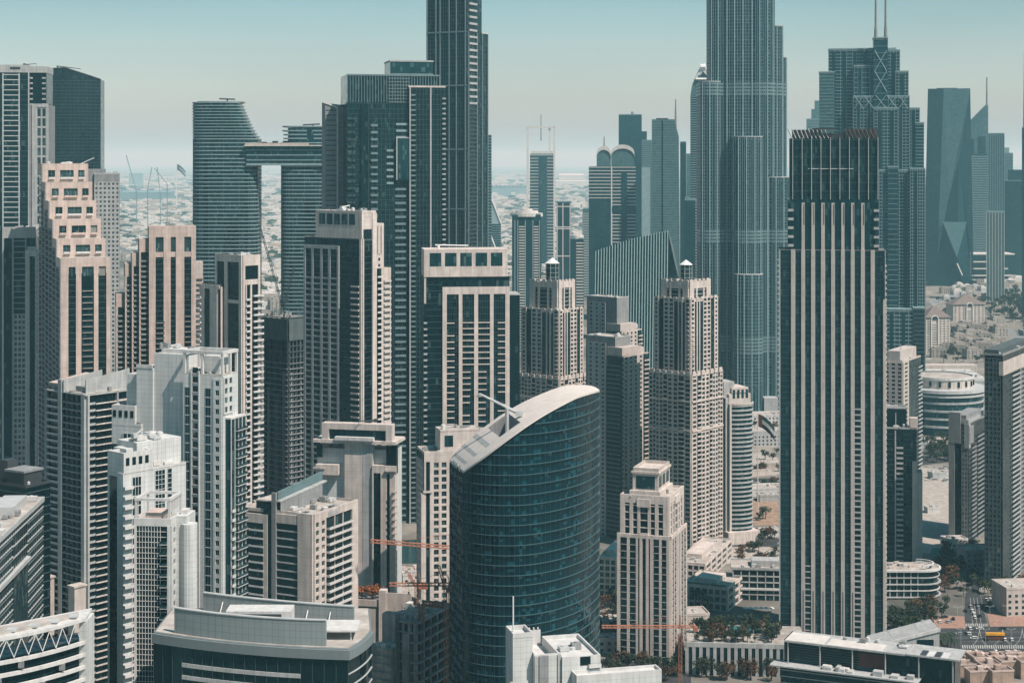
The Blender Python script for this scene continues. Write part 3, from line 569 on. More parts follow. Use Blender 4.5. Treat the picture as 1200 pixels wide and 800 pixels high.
# ------------------------------------------------------------------ foreground and centre
def arc(p, q, bulge, n):
    """points from p to q along a circular-ish arc that bows out to the right of p>q by bulge metres"""
    dx, dy = q[0]-p[0], q[1]-p[1]; l = math.hypot(dx, dy); nx, ny = dy/l, -dx/l
    return [(p[0]+dx*i/n+nx*bulge*4*(i/n)*(1-i/n), p[1]+dy*i/n+ny*bulge*4*(i/n)*(1-i/n)) for i in range(n+1)]
def foreground():
    # curved glass tower with the curved sloping roof: plan and roof line traced, metres
    def P(px, Y): return (WX(px, Y), Y)
    N = 40
    front_ctl = [(543, 680), (560, 674.5), (585, 671.5), (615, 672.5), (645, 679), (672, 690), (690, 703), (700, 716), (702.5, 724)]
    def cat(ctl, n):
        out = []
        for i in range(n+1):
            u = i/n*(len(ctl)-1); k = min(int(u), len(ctl)-2); f = u-k
            p0, p1, p2, p3 = ctl[max(k-1, 0)], ctl[k], ctl[k+1], ctl[min(k+2, len(ctl)-1)]
            out.append(tuple(.5*(2*p1[j]+(p2[j]-p0[j])*f+(2*p0[j]-5*p1[j]+4*p2[j]-p3[j])*f*f+(3*p1[j]-p0[j]-3*p2[j]+p3[j])*f**3) for j in range(len(p0))))
        return out
    fr = [P(*c) for c in cat(front_ctl, N)]
    ytop = cat([(543, 552), (568, 534), (602, 508.5), (634, 487), (669, 468), (685, 462), (702, 457.5)], 60)
    def yt(px):
        for a, b in zip(ytop, ytop[1:]):
            if a[0] <= px <= b[0]: return a[1]+(b[1]-a[1])*(px-a[0])/(b[0]-a[0])
        return ytop[-1][1] if px > 600 else ytop[0][1]
    zf = [WZ(yt(CX+p[0]*F/p[1]), p[1]) for p in fr]
    dep = cat([(25,), (32,), (36,), (37,), (35,), (31,), (24,), (14,), (3,)], N)
    bk = [(p[0]-.245*d[0]*(1-.55*(i/N)), p[1]+.97*d[0]) for i, (p, d) in enumerate(zip(fr, dep))]
    zb = list(zf)
    root = empty('curved_glass_tower', (fr[0][0], fr[0][1], 0)); ox, oy = fr[0]
    tag(root, 'dark teal curved glass office tower with bowed sloping cream roof', 'tower')
    L = lambda p: (p[0]-ox, p[1]-oy)
    fr = [L(p) for p in fr]; bk = [L(p) for p in bk]
    g = MB(); n = N+1
    for i in range(n): g.v += [(*fr[i], 0), (*fr[i], zf[i]-.5)]
    for i in range(n): g.v += [(*bk[i], 0), (*bk[i], zb[i]-.5)]
    for i in range(N):
        a = 2*i; g.f.append((a, a+2, a+3, a+1)); c = 2*n+2*i; g.f.append((c, c+1, c+3, c+2))
    g.f.append((2*n, 0, 1, 2*n+1)); g.f.append((2*N, 2*n+2*N, 2*n+2*N+1, 2*N+1)); g.m = [0]*len(g.f)
    g.build('glass_facade', GLC, root)
    ft = MB(); fd = MB(); zz = 6.0; k = 0
    while zz < max(zf):
        j0 = next((i for i in range(n) if zf[i] > zz+1.2), None)
        if j0 is not None and N-j0 >= 1:
            seg = fr[j0:]
            ft.ring(seg, .28, zz, zz+.26, closed=False); fd.ring(seg, .12, zz-1.15, zz-.02, closed=False)
            if j0 == 0: ft.ring([bk[0], fr[0]], .3, zz, zz+.4, closed=False)
        zz += 3.95; k += 1
    ft.build('floor_trim', mat('teal floor trim', (.055, .125, .145), rough=.5, streak=.05), root); fd.build('spandrel_trim', GLB, root)
    mu = MB()
    for i in range(0, n, 1):
        for f_ in (0,):
            if i == N and f_: continue
            p = fr[i] if not f_ else ((fr[i][0]+fr[i+1][0])/2, (fr[i][1]+fr[i+1][1])/2)
            mu.box(p[0]-.06, p[0]+.06, p[1]-.16, p[1]+.05, 0, zf[i]-1)
    for i in range(8):
        p = (bk[0][0]+(fr[0][0]-bk[0][0])*i/7.3, bk[0][1]+(fr[0][1]-bk[0][1])*i/7.3); mu.box(p[0]-.3, p[0]+.06, p[1]-.15, p[1]+.15, 0, zf[0]-1)
    mu.build('mullion', MULLD, root)
    fe = MB()
    for i in range(8):
        p = (bk[0][0]+(fr[0][0]-bk[0][0])*(i+.2)/8, bk[0][1]+(fr[0][1]-bk[0][1])*(i+.2)/8)
        for kk in range(40):
            if rnd.random() < .5: fe.box(p[0]-.5, p[0]+.1, p[1]-.6, p[1]+.9, kk*3.95+1.2, kk*3.95+3.5)
    fe.build('end_wall_cladding', MULL, root)
    # roof skin as a real shell with an overhang and a square well for the roof crane
    rf = MB(); T = .8; hole = (11, 15); M_ = 8
    def rp(i, j):
        f_ = -0.03+1.06*j/M_; a, b = fr[i], bk[i]; return (a[0]+(b[0]-a[0])*f_, a[1]+(b[1]-a[1])*f_, zf[i]+.3)
    for i in range(n):
        for j in range(M_+1): p = rp(i, j); rf.v += [p, (p[0], p[1], p[2]-T)]
    idx = lambda i, j, k: (i*(M_+1)+j)*2+k
    for i in range(N):
        for j in range(M_):
            if hole[0] <= i < hole[1] and 2 <= j < 7: continue
            stripe = 1 if (i in (2, 5, 8) ) and j > 1 else 0
            rf.f.append((idx(i,j,0), idx(i+1,j,0), idx(i+1,j+1,0), idx(i,j+1,0))); rf.m.append(stripe)
            rf.f.append((idx(i,j,1), idx(i,j+1,1), idx(i+1,j+1,1), idx(i+1,j,1))); rf.m.append(0)
    for i in range(N):
        for j, s_ in ((0, 1), (M_, -1)):
            q = (idx(i,j,0), idx(i,j,1), idx(i+1,j,1), idx(i+1,j,0)); rf.f.append(q if s_ > 0 else q[::-1]); rf.m.append(0)
    for j in range(M_): rf.f.append((idx(0,j,0), idx(0,j+1,0), idx(0,j+1,1), idx(0,j,1))); rf.m.append(0)
    ro = rf.build('roof', [mat('cream roof sheeting', (.70, .63, .57), rough=.6, streak=.05, grain=.06), LGREY], root, smooth=False)
    h0, h1 = rp(hole[0], 2), rp(hole[1], 7); we = MB()
    c = [rp(hole[0], 2), rp(hole[1], 2), rp(hole[1], 7), rp(hole[0], 7)]
    for a, b in zip(c, c[1:]+c[:1]): we.poly([a, b, (b[0], b[1], h0[2]-5), (a[0], a[1], h0[2]-5)])
    we.poly([(p[0], p[1], h0[2]-5) for p in c]); we.build('roof_well', GREY, root)
    cx, cy = (c[1][0]+c[2][0])/2-3, (c[1][1]+c[2][1])/2-3; q = MB(); zc_ = c[1][2]
    q.tube((cx, cy, zc_-6), (cx, cy, zc_+4.5), .8, 8); q.tube((cx+4.5, cy-1, zc_+2.5), (cx-11, cy+4, zc_+9.5), .75, 6, .45); q.box(cx+3.4, cx+6.4, cy-2, cy+.2, zc_+1.3, zc_+3.4); q.tube((cx-11, cy+4, zc_+9.5), (cx-12.3, cy+4.4, zc_+8.5), .5, 6)
    q.build('maintenance_crane', METAL, root)
    # white low tower at bottom centre
    t = Tower('white_building', 'white flat roofed building with hollow roof terraces below the curved glass tower', 510, 624, 14, WL=22, pr=686)
    W, D = t.WR, t.WL; z1 = t.z(777)
    S_ = lambda px: t.S('R', px)
    a0 = S_(601); a1 = 0.0
    t.box('stair_tower', WHITE, a0, a1, 0, 9, 0, t.z(742)-1); fr_ = t.mb('parapet', WHITEP)
    zt = t.z(742)
    for c in ((a0, a1, 0, .4), (a0, a1, 8.6, 9), (a0, a0+.4, .4, 8.6), (a1-.4, a1, .4, 8.6)): fr_.box(*c, zt-1.2, zt+.4)
    t.balc(WHITEP, 'R', (a0-1,), (a0+4.5,), 784, 800, 3.4, .8, .8)
    b1 = S_(655); zt2 = t.z(766); cols = [WHITE, GREY, WHITE, LGREY]
    t.box('wall', WHITE, a1+.02, b1, -2.0, D, 0, zt2-5); xs = [0.05, (b1)*.17, b1*.52, b1*.86, b1]
    for i in range(4): t.box('wall_panel', (LGREY, GREY, WHITE, LGREY)[i], xs[i], xs[i+1]-.06, -2.5-.35*(i % 2), -2.02, 0, zt2)
    t.box('parapet', WHITEP, .05, b1, -2.0, -1.4, zt2-5.2, zt2+.3); t.box('parapet', WHITEP, .05, b1, D-.6, D, zt2-5.2, zt2+1.0); t.box('parapet', WHITEP, .05, .55, -1.4, D-.6, zt2-5.2, zt2+.6); t.box('roof', WHITEP, .6, b1, -1.4, D-.6, zt2-5.1, zt2-3.6)
    for i in range(6): x = b1*(i+.3)/6; t.box('parapet_post', WHITEP, x, x+.35, D-.65, D+.05, zt2+1.0, zt2+1.8)
    c1 = S_(681); zt3 = t.z(770)
    t.box('wall', WHITE, b1+.02, c1+5, -3.6, D-2, 0, zt3-1.2); t.box('roof', WHITEP, b1+.5, c1+4.5, -3.2, D-2.5, zt3-1.25, zt3-.6)
    for c in ((b1+.02, c1+5, -3.6, -3.1), (b1+.02, c1+5, D-2.5, D-2), (b1+.02, b1+.5, -3.1, D-2.5), (c1+4.5, c1+5, -3.1, D-2.5)): fr_.box(*c, zt3-1.2, zt3+.5)
    t.panel('window', GLB, 'R', 698-18, 708-16, 769, 779, 0, .12, off=-3.6); t.balc(WHITEP, 'R', (c1+1.2,), (c1+5,), 773, 800, 2.4, 1.0, .8, off=-3.6)
    d1 = S_(764); zt4 = t.z(785.5)
    t.box('wall', WHITE, c1-4, d1, -9, -3.62, 0, zt4-1); t.box('roof', WHITEP, c1-3.6, d1-.4, -8.6, -4, zt4-1.05, zt4-.6)
    for c in ((c1-4, d1, -9, -8.6), (c1-4, d1, -4, -3.62), (c1-4, c1-3.6, -8.6, -4), (d1-.4, d1, -8.6, -4)): fr_.box(*c, zt4-1, zt4+.3)
    t.clutter(b1+2, c1+3, 1, D-5, zt3-.7, 4)
    q = MB(); q.tube((a0+.6, 2, zt), (a0+.6, 2, zt+11), .22, 6); q.build('flagpole', STEELW, t.root); t.done()
    # bottom left building with curved screens on the roof
    Y = 505; root = empty('screen_roof_building', (WX(408, Y), Y, 0)); tag(root, 'dark glass building with tall curved grey roof screens, bottom left of centre', 'building'); ox, oy = WX(408, Y), Y
    zc = WZ(763, Y); zt = WZ(758.5, Y)
    fl = arc((WX(180, 523)-ox, 18), (0, 0), 3.2, 18); right = arc((0, 0), (5.3, 20), 1.0, 8); plan = fl+right[1:]+[(2.5, 46), (WX(180, 523)-ox, 46)]
    m = MB(); m.prism(plan, 0, zt-3.3); m.build('glass_facade', GLB, root)
    m = MB(); m.ring(fl+right[1:], .9, zt-3.4, zt-.6, closed=False); m.prism(plan, zt-3.5, zt-.4); m.build('cornice', mat('teal grey cornice', (.17, .205, .21), streak=.06, grain=.04), root)
    m = MB(); m.prism(offset(plan, -.6), zt-.45, zt-.2); m.build('roof', ROOF, root)
    m = MB()
    for k in range(7): z = zt-9.5-k*3.7; m.ring(fl[3:15], .35, z, z+1.2, closed=False)
    m.build('floor_trim', LGREY, root); m = MB()
    for k in range(12): z = zt-8-k*3.7; m.ring(right, .25, z, z+.35, closed=False)
    m.build('corner_trim', METAL, root)
    m = MB()
    for i, p in enumerate(fl): m.box(p[0]-.08, p[0]+.08, p[1]-.2, p[1], 20, zt-4.5)
    m.build('mullion', MULLD, root)
    SCR = mat('ribbed grey screen', (.25, .29, .29), panel=(1.4, 2.0), streak=.05, grain=.04)
    s1 = arc((WX(203, 520)-ox, 16.6), (WX(381, 506)-ox, 2.4), 2.6, 16); m = MB()
    zs = WZ(719, 515); m.prism(s1+[(p[0]+.2, p[1]+.9) for p in reversed(s1)], zt-.5, zs); m.build('roof_screen', SCR, root)
    m = MB(); m.prism([(p[0]-.02, p[1]-.2) for p in s1]+[(p[0]+.2, p[1]+1.1) for p in reversed(s1)], zs, zs+.3); m.build('screen_capping', METAL, root)
    s2 = arc((WX(238, 548)-ox, 43), (WX(414, 530)-ox, 26), 1.6, 14); zs2 = WZ(702, 540); m = MB(); m.prism(s2+[(p[0]+.2, p[1]+.9) for p in reversed(s2)], zt-.5, zs2); m.build('roof_screen', SCR, root)
    m = MB(); m.prism([(p[0]-.02, p[1]-.2) for p in s2]+[(p[0]+.2, p[1]+1.1) for p in reversed(s2)], zs2, zs2+.3); m.build('screen_capping', METAL, root)
    for k in range(2, 13, 2): m = MB(); p = s2[k]; m.tube((p[0]-.4, p[1]-4, zt), (p[0], p[1]-.1, zs2-2), .16, 6); m.build('screen_strut', STEELW, root)
    m = MB(); cxm = (s1[8][0]+s2[7][0])/2; cym = (s1[8][1]+s2[7][1])/2; m.box(cxm-10, cxm+10, cym-4, cym+4, zt-.2, zs-.8); m.build('plant_room', WHITEP, root)
    m = MB(); m.box(cxm-9, cxm+7, cym-4.3, cym-4, zs-3, zs-1.6); m.build('plant_louvre', DMETAL, root)
    for k in range(7):
        m = MB(); x = cxm-13+k*1.5+rnd.random(); y = cym-2+rnd.random()*5; m.tube((x-3, y, zt), (x-3, y, zt+3+rnd.random()*2), 1.0, 10); m.build('rooftop_unit', rnd.choice((WHITEP, METAL, PINK)), root)
    m = MB(); xr = WX(398, 520)-ox; m.box(xr-7, xr+6, 8, 20, zt+2.4, zt+2.9)
    m.build('roof_canopy', WHITEP, root)
    for dx, dy in ((-5, 9), (4, 9), (-5, 19), (4, 19)): m = MB(); m.tube((xr+dx, dy, zt-.2), (xr+dx, dy, zt+2.4), .2, 6); m.build('canopy_post', STEELW, root)
    # bottom left banded building
    Y = 470; ox, oy = WX(-30, Y), Y; root = empty('banded_building', (ox, oy, 0)); tag(root, 'curved building with white balcony bands in the bottom left corner', 'building')
    pl_ = arc((-14, -1), (WX(101, 500)-ox, 30), 4.6, 22); zt = WZ(748, 478); plan = pl_+[(pl_[-1][0]-1, 41), (-14, 9)]
    m = MB(); m.prism(offset(plan, -1.6), 0, zt-6); m.build('glass_facade', GLB, root)
    m = MB(); m.prism(plan, zt-.9, zt); m.build('roof_canopy', WHITEP, root)
    m = MB(); m.prism(offset(plan, -3), zt, zt+.5)
    m.build('roof', ROOF, root)
    for k in range(6):
        m = MB(); p = pl_[4+k*3]; m.box(p[0]-1.3, p[0]+1.3, p[1]+4, p[1]+7, zt+.4, zt+.9); m.build('skylight', METAL, root)
    for k in range(0, 21):
        a, b = pl_[k], pl_[k+1]; m = MB(); lo, hi = zt-6.2, zt-1
        m.tube((a[0], a[1]+.4, lo if k % 2 else hi), (b[0], b[1]+.4, hi if k % 2 else lo), .13, 5); m.build('truss_strut', STEELW, root)
    for k in range(10):
        z = zt-7.6-k*3.6; m = MB(); m.ring(offset(pl_, -.9, False), 1.0, z, z+1.0, closed=False); m.build('balcony_band', WHITEP, root)
    m = MB(); e = pl_[-1]; m.box(e[0]-2.0, e[0]+.15, e[1]-.3, e[1]+9, 0, zt-.95); m.build('end_wall', WHITE, root)
    for k in range(8):
        for j in range(6):
            if (k+j) % 3 == 0:
                m = MB(); p = pl_[3+j*3]; z = zt-7.4-k*3.6; m.box(p[0]-.8, p[0]+.8, p[1]-.15, p[1]+.4, z-2.1, z-.2); m.build('balcony_divider', GREY, root)
    # gridded office building at the left edge with recessed glass slot
    t = Tower('grid_office_building', 'grey gridded office block with cluttered flat roof at the left edge', 520, -35, 93.5, WL=60, WR=104)
    zt = WZ(628, 560); W = t.WR; sY = lambda Yq: Yq-520.0
    t.core(GLB, z1=zt-1); t.roof(z=zt-1, pm=METAL, par=1.4, n=0, over=.5); t.clutter(30, W-2, 1.5, 16, zt-.8, 34); t.box('plant_room', METAL, W-30, W-8, 4, 12, zt-1, zt+2.6); t.box('plant_room', DMETAL, 40, 58, 5, 13, zt-1, zt+1.6)
    xg0, xg1 = 56, 78
    for a, b in ((0, xg0), (xg1, W)):
        t.slabs(METAL, 'R', (a,), (b,), (zt-3,), (0.0,), 3.6, .35, .28); t.slabs(MULL, 'R', (a,), (b,), (zt-4.1,), (0.0,), 3.6, .2, .2, part='sill_trim'); t.mull(MULLD, 'R', (a,), (b,), (zt-2,), (0.0,), 3.0, .35, .14)
    t.slabs(METAL, 'R', (xg0,), (xg1,), (zt-3,), (zt-15,), 3.6, .35, .28); t.mull(MULLD, 'R', (xg0,), (xg1,), (zt-2,), (zt-15,), 3.0, .35, .14)
    t.box('glass_slot', GLM, xg0, xg1, -.35, .5, 0, zt-16); t.box('slot_head', METAL, 20, xg1, -1.3, -.02, zt-16.6, zt-15.2)
    t.done()
    t = Tower('dark_roof_building', 'dark building with raised roof plant behind the gridded office block', 720, 30, 60, pl=-15, pr=59)
    zt = t.z(572); t.core(GLB, z1=zt); t.roof(z=zt, m=DROOF, pm=DMETAL, n=5); t.box('penthouse', DMETAL, 2, t.WR-2, 3, t.WL*.6, zt, t.z(556)); t.box('penthouse_roof', GREY, 1.5, t.WR-1.5, 2.5, t.WL*.62, t.z(556), t.z(553.5)); t.box('penthouse', DMETAL, 4, t.WR-4, t.WL*.65, t.WL-3, zt, t.z(545))
    t.slabs(MULLD, 'R', (0,), (t.WR,), (zt-2,), None, 3.6, .4, .3); t.slabs(MULLD, 'L', (0,), (t.WL,), (zt-2,), None, 3.6, .4, .3); t.done()
    # beige office with glass roof screen
    t = Tower('beige_block', 'beige balcony block with a sloping teal screen on its roof', 740, 367, 64, pl=283, pr=418)
    W, L = t.WR, t.WL; zt = t.z(603)
    t.core(GL, z1=zt-1); t.roof(z=zt-1, pm=SAND, n=16, par=1.3)
    t.panel('wall', CREAM, 'R', (0,), (W,), (zt+.3,), (zt-3,), 0, .8); t.panel('wall', CREAM, 'L', (0,), (L*.2,), (zt+.3,), None, 0, .82); t.panel('sign_panel', LGREY, 'R', (W*.3,), (W*.52,), (zt-.6,), (zt-2.4,), .8, .95)
    t.wins(CREAM, 'R', (0,), (W*.26,), (zt-3,), None, 2, 3.5, .55, .62, .78); t.panel('pier', CREAM, 'R', (W*.86,), (W,), (zt-3,), None, 0, .8); t.balc(WHITEP, 'R', (W*.29,), (W*.85,), (zt-5,), None, 3.5, 2.0, .6); t.mull(CREAM, 'R', (W*.47,), (W*.66,), (zt-3,), None, 8, .5, .5)
    t.box('corner_block', DCONC, 0.5, 8, L*.18, L*.24, 0, zt-.6)
    t.panel('wall', SAND, 'L', (L*.18,), (L*.5,), (zt-1,), (zt-5,), 0, .6); t.slabs(LGREY, 'L', (L*.18,), (L*.5,), (zt-8,), None, 3.5, .5, .4)
    t.panel('pier', GREY, 'L', (L*.5,), (L*.56,), (zt+8,), None, 0, 1.0); t.panel('glass_strip', GLB, 'L', (L*.56,), (L*.68,), (zt+3,), None, 0, .5)
    t.panel('pier', CREAM, 'L', (L*.62,), (L*.68,), (zt-4,), None, 0, .8); t.balc(WHITEP, 'L', (L*.68,), (L*.88,), (zt-6,), None, 3.5, 1.1, .5)
    t.panel('pier', CREAM, 'L', (L*.93,), (L,), (zt-4,), None, 0, .8); t.panel('wall', CREAM, 'L', (L*.62,), (L,), (zt-2,), (zt-6,), 0, .7)
    s0 = t.S('L', 337); SCR = mat('teal roof screen', (.13, .20, .21), streak=.06, panel=(3, 1.5))
    m = t.mb('roof_screen', SCR); yb = L*.5
    m.prism([(1, yb), (W*.98, yb-1), (W*.98, yb), (1, yb+1)], zt-1, [zt+8, zt+11.5, zt+11.5, zt+8]); m = t.mb('screen_ledge', LGREY)
    m.prism([(-.5, yb-2.2), (W*1.0, yb-3), (W*1.0, yb-.8), (-.5, yb-.2)], [zt+4, zt+7, zt+7, zt+4], [zt+4.6, zt+7.6, zt+7.6, zt+4.6])
    m = t.mb('screen_louvre', GREY); m.prism([(0, yb-2), (W*.9, yb-2.8), (W*.9, yb-2.5), (0, yb-1.7)], zt-1, [zt+3.8, zt+6.6, zt+6.6, zt+3.8])
    t.box('upper_block', GL, .5, W*.9, yb+1, L*.8, zt-1, zt+3.5); t.box('upper_roof', ROOF, .3, W*.9, yb+1, L*.81, zt+3.5, zt+4)
    t.done()
    # portal topped tower
    t = Tower('portal_tower', 'cream tower with portal frame on top and a recessed centre slot', 900, 460, 78, pl=369, pr=464)
    W, L = t.WR, t.WL; W = max(W, 18); t.WR = W; f = lambda px: t.S('L', px)
    zt = t.z(520); t.core(WHITE, z1=zt-4, part='core', x0=4)
    zs = t.z(546)
    fr = t.mb('portal_frame', CREAM)
    fr.box(0, 6, f(459), f(452), zt-1, t.z(498)); fr.box(0, 6, f(385), f(377), zt-1, t.z(498)); fr.box(0, 6, f(452), f(385), t.z(505), t.z(498))
    t.box('portal_glass', GLM, 2, 5, f(451.9), f(385.1), zt-1, t.z(505)); t.box('beam', CREAM, -.6, W, f(464), f(367), zt-.5, zt+1.2); t.box('roof_slab', WHITEP, -1.4, 7, f(438), f(393), zt+1.2, zt+3)
    roof_crane(t, 5, f(430), t.z(499), 2.6, 12, 1.0, DMETAL)
    # plain recessed centre wall between the side shafts
    t.box('shaft', CREAM, 1.2, 4.01, f(436), f(403), 0, zt-.6); t.box('recess_wall', LGREY, 1.1, 1.22, f(436), f(424), 0, zt-.6)
    t.box('wall', CREAM, 0, 4, f(396), f(370), zs-6, zs-.5); t.box('wall', CREAM, 0.6, 4, f(396), f(370), 0, zs-30); t.panel('glass_panel', GL, 'L', 371, 378, 523, 539, 0, .1, off=1); t.balc(CREAM, 'L', 368.5, 381, 538, 552, 5, 1.3, .8); t.balc(CREAM, 'L', 452, 464.5, 538, 552, 5, 1.3, .8)
    t.box('side_glass', GLB, 1, 4, f(464), f(452), zs-4, zt-.6)
    t.box('wall', CREAM, 0.2, 4, f(464), f(436), zs-4, zs); t.box('glass_strip', GLB, .6, 4, f(445.5), f(437.5), 0, zs-4); t.box('pier', CREAM, 0, 4, f(453), f(446), 0, zs-4.02); t.box('glass_strip', GLB, .6, 4, f(456.5), f(453.1), 0, zs-4); t.box('pier', CREAM, 0, 4, f(463), f(456.6), 0, zs-4.02); t.box('pier', CREAM, 0, 4, f(437.4), f(436), 0, zs-4.02)
    t.balc(CREAM, 'R', (-2.0,), (3,), (zs-10,), None, 3.6, 1.8, .8); t.balc(CREAM, 'L', 370, 392, (zs-34,), None, 3.6, 1.2, .8)
    t.clutter(8, W-1, 4, L-4, zt-4, 5)
    t.done()
    # cream tower left of the curved one
    t = Tower('cream_tower', 'cream stone apartment tower half hidden by the curved glass tower', 850, 497, 14, WL=18, pr=552)
    W = t.WR; zt = t.z(530); t.core(GL, z1=zt-1); t.roof(z=zt-1, n=4, pm=CREAM, par=1.4); x0 = t.S('R', 517)
    t.box('crown', CREAM, x0, W+6, 2, 15, zt-1, t.z(507)); t.roof(z=t.z(507), x0=x0, x1=W+6, y0=2, y1=15, n=3, par=.6); t.panel('crown_window', GLM, 'R', 521, 531, 512, 525, 0, .15, off=2)
    t.panel('wall', CREAM, 'R', 497, 552, 529, 541, 0, .6); t.panel('pier', CREAM, 'R', 497, 499, 541, None, 0, .6); t.panel('pier', CREAM, 'R', 503.5, 506.5, 541, None, 0, .62)
    t.panel('glass_strip', GL, 'R', 499, 503.5, 541, None, 0, .15); t.wins(CREAM, 'R', 506.5, 552, 541, None, 5, 3.6, .62, .68, .58); t.balc(CREAM, 'R', 495.5, 506, 575, 577, 2, 1.3, .8, n=1); t.box('pier', CREAM, -1.6, -.05, -.9, 2, 0, t.z(578)); t.wins(CREAM, 'L', (.5,), (t.WL,), 541, None, 4, 3.6, .5, .6, .4)
    t.done()
    # unfinished concrete frame in front
    t = Tower('concrete_frame', 'low unfinished concrete frame building with orange cranes above', 735, 488, 66, pl=449, pr=530)
    W, L = t.WR, t.WL; zt = t.z(729)
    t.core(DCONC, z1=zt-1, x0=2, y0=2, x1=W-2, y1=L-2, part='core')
    t.slabs(CONC, 'L', (0,), (L,), (zt,), None, 4.2, .6, .6, part='floor_slab'); t.slabs(CONC, 'R', (0,), (W,), (zt,), None, 4.2, .6, 1.6, part='floor_slab')
    t.box('roof', CONC, 0, W, 0, L, zt-1, zt)
    for k in range(6):
        t.panel('column', CONC, 'L', (L*k/5.6,), (L*k/5.6+1.3,), (zt-1,), None, -1.5, .2); t.panel('column', CONC, 'R', (W*k/5.4,), (W*k/5.4+1.1,), (zt-1,), None, -1.5, .2)
    t.box('shaft', CONC, -2.5, 2, L*.55, L*.95, 0, zt+3); t.box('shaft', CONC, -1.2, 2, L*.18, L*.36, 0, zt-5)
    for k in range(16):
        x, y = rnd.uniform(1, W-1), rnd.uniform(1, L-1); q = MB(); a = rnd.uniform(.5, 2); q.box(x-a, x+a, y-a*.7, y+a*.7, zt-.05, zt+rnd.uniform(.5, 3)); t.q.setdefault('formwork_stack', []).append((zt, q, [rnd.choice((WHITEP, CONC, METAL, GREY))]))
    for k in range(26): x, y = rnd.uniform(0, W), rnd.uniform(0, L); t.mb('rebar_lattice', MULLD).tube((x, y, zt), (x, y, zt+rnd.uniform(1, 3)), .08, 4)
    t.box('site_wing', CONC, -8, -2.6, L*.5, L*1.25, 0, t.z(757)); t.slabs(CONC, 'L', (L*.5,), (L*1.25,), 757, None, 3.4, .9, .7, off=-8, part='floor_slab')
    for k in range(10): x, y = rnd.uniform(-8, -3), rnd.uniform(L*.5, L*1.2); q = MB(); q.box(x-.9, x+.9, y-.7, y+.7, t.z(757)-.02, t.z(757)+rnd.uniform(.5, 1.6)); t.q.setdefault('formwork_stack', []).append((zt, q, [WHITEP]))
    t.done()
    # parking terrace with orange tree, left of the frame
    t = Tower('terrace_wall', 'pale terrace walls below the orange trees beside the beige block', 790, 449, 80, pl=415, pr=482)
    zt = t.z(703); t.WR = 14; t.core(SAND, z1=zt-1.5, part='wall'); t.box('parapet', SAND, -.4, .2, 0, t.WL, zt-3, zt); t.box('pylon', CREAM, -1, 3, -1.5, t.S('L', 444.5), 0, t.z(691)); t.box('wall', SAND, 0.1, .6, t.S('L', 482), -1.52, 0, t.z(694)); t.box('terrace', DROOF, .3, 14, .2, t.WL, zt-1.5, zt-1.2); t.done()
foreground()
# ------------------------------------------------------------------ middle and right-hand towers
def lantern(t, cx, cy, r, z0, z1, n=8):
    q = MB(); q.prism([(cx+r*math.cos(2*math.pi*(k+.5)/n), cy+r*math.sin(2*math.pi*(k+.5)/n)) for k in range(n)], z0, z1); o = q.build('lantern', GLM, t.root)
    q = MB(); P = [(cx+r*math.cos(2*math.pi*(k+.5)/n), cy+r*math.sin(2*math.pi*(k+.5)/n)) for k in range(n)]
    for k, p in enumerate(P): q.tube((*p, z0), (*p, z1), .22, 5)
    for k in range(1, 4):
        for a, b in zip(P, P[1:]+P[:1]): q.tube((*a, z0+(z1-z0)*k/4), (*b, z0+(z1-z0)*k/4), .14, 4)
    q.build('lantern_frame', LGREY, o)
    q = MB(); b = [(cx+(p[0]-cx)*1.15, cy+(p[1]-cy)*1.15, z1) for p in P]
    for k in range(n): q.poly([b[k], b[(k+1) % n], (cx, cy, z1+r*.85)])
    q.poly(b[::-1]); q.build('lantern_roof', STEELW, o)
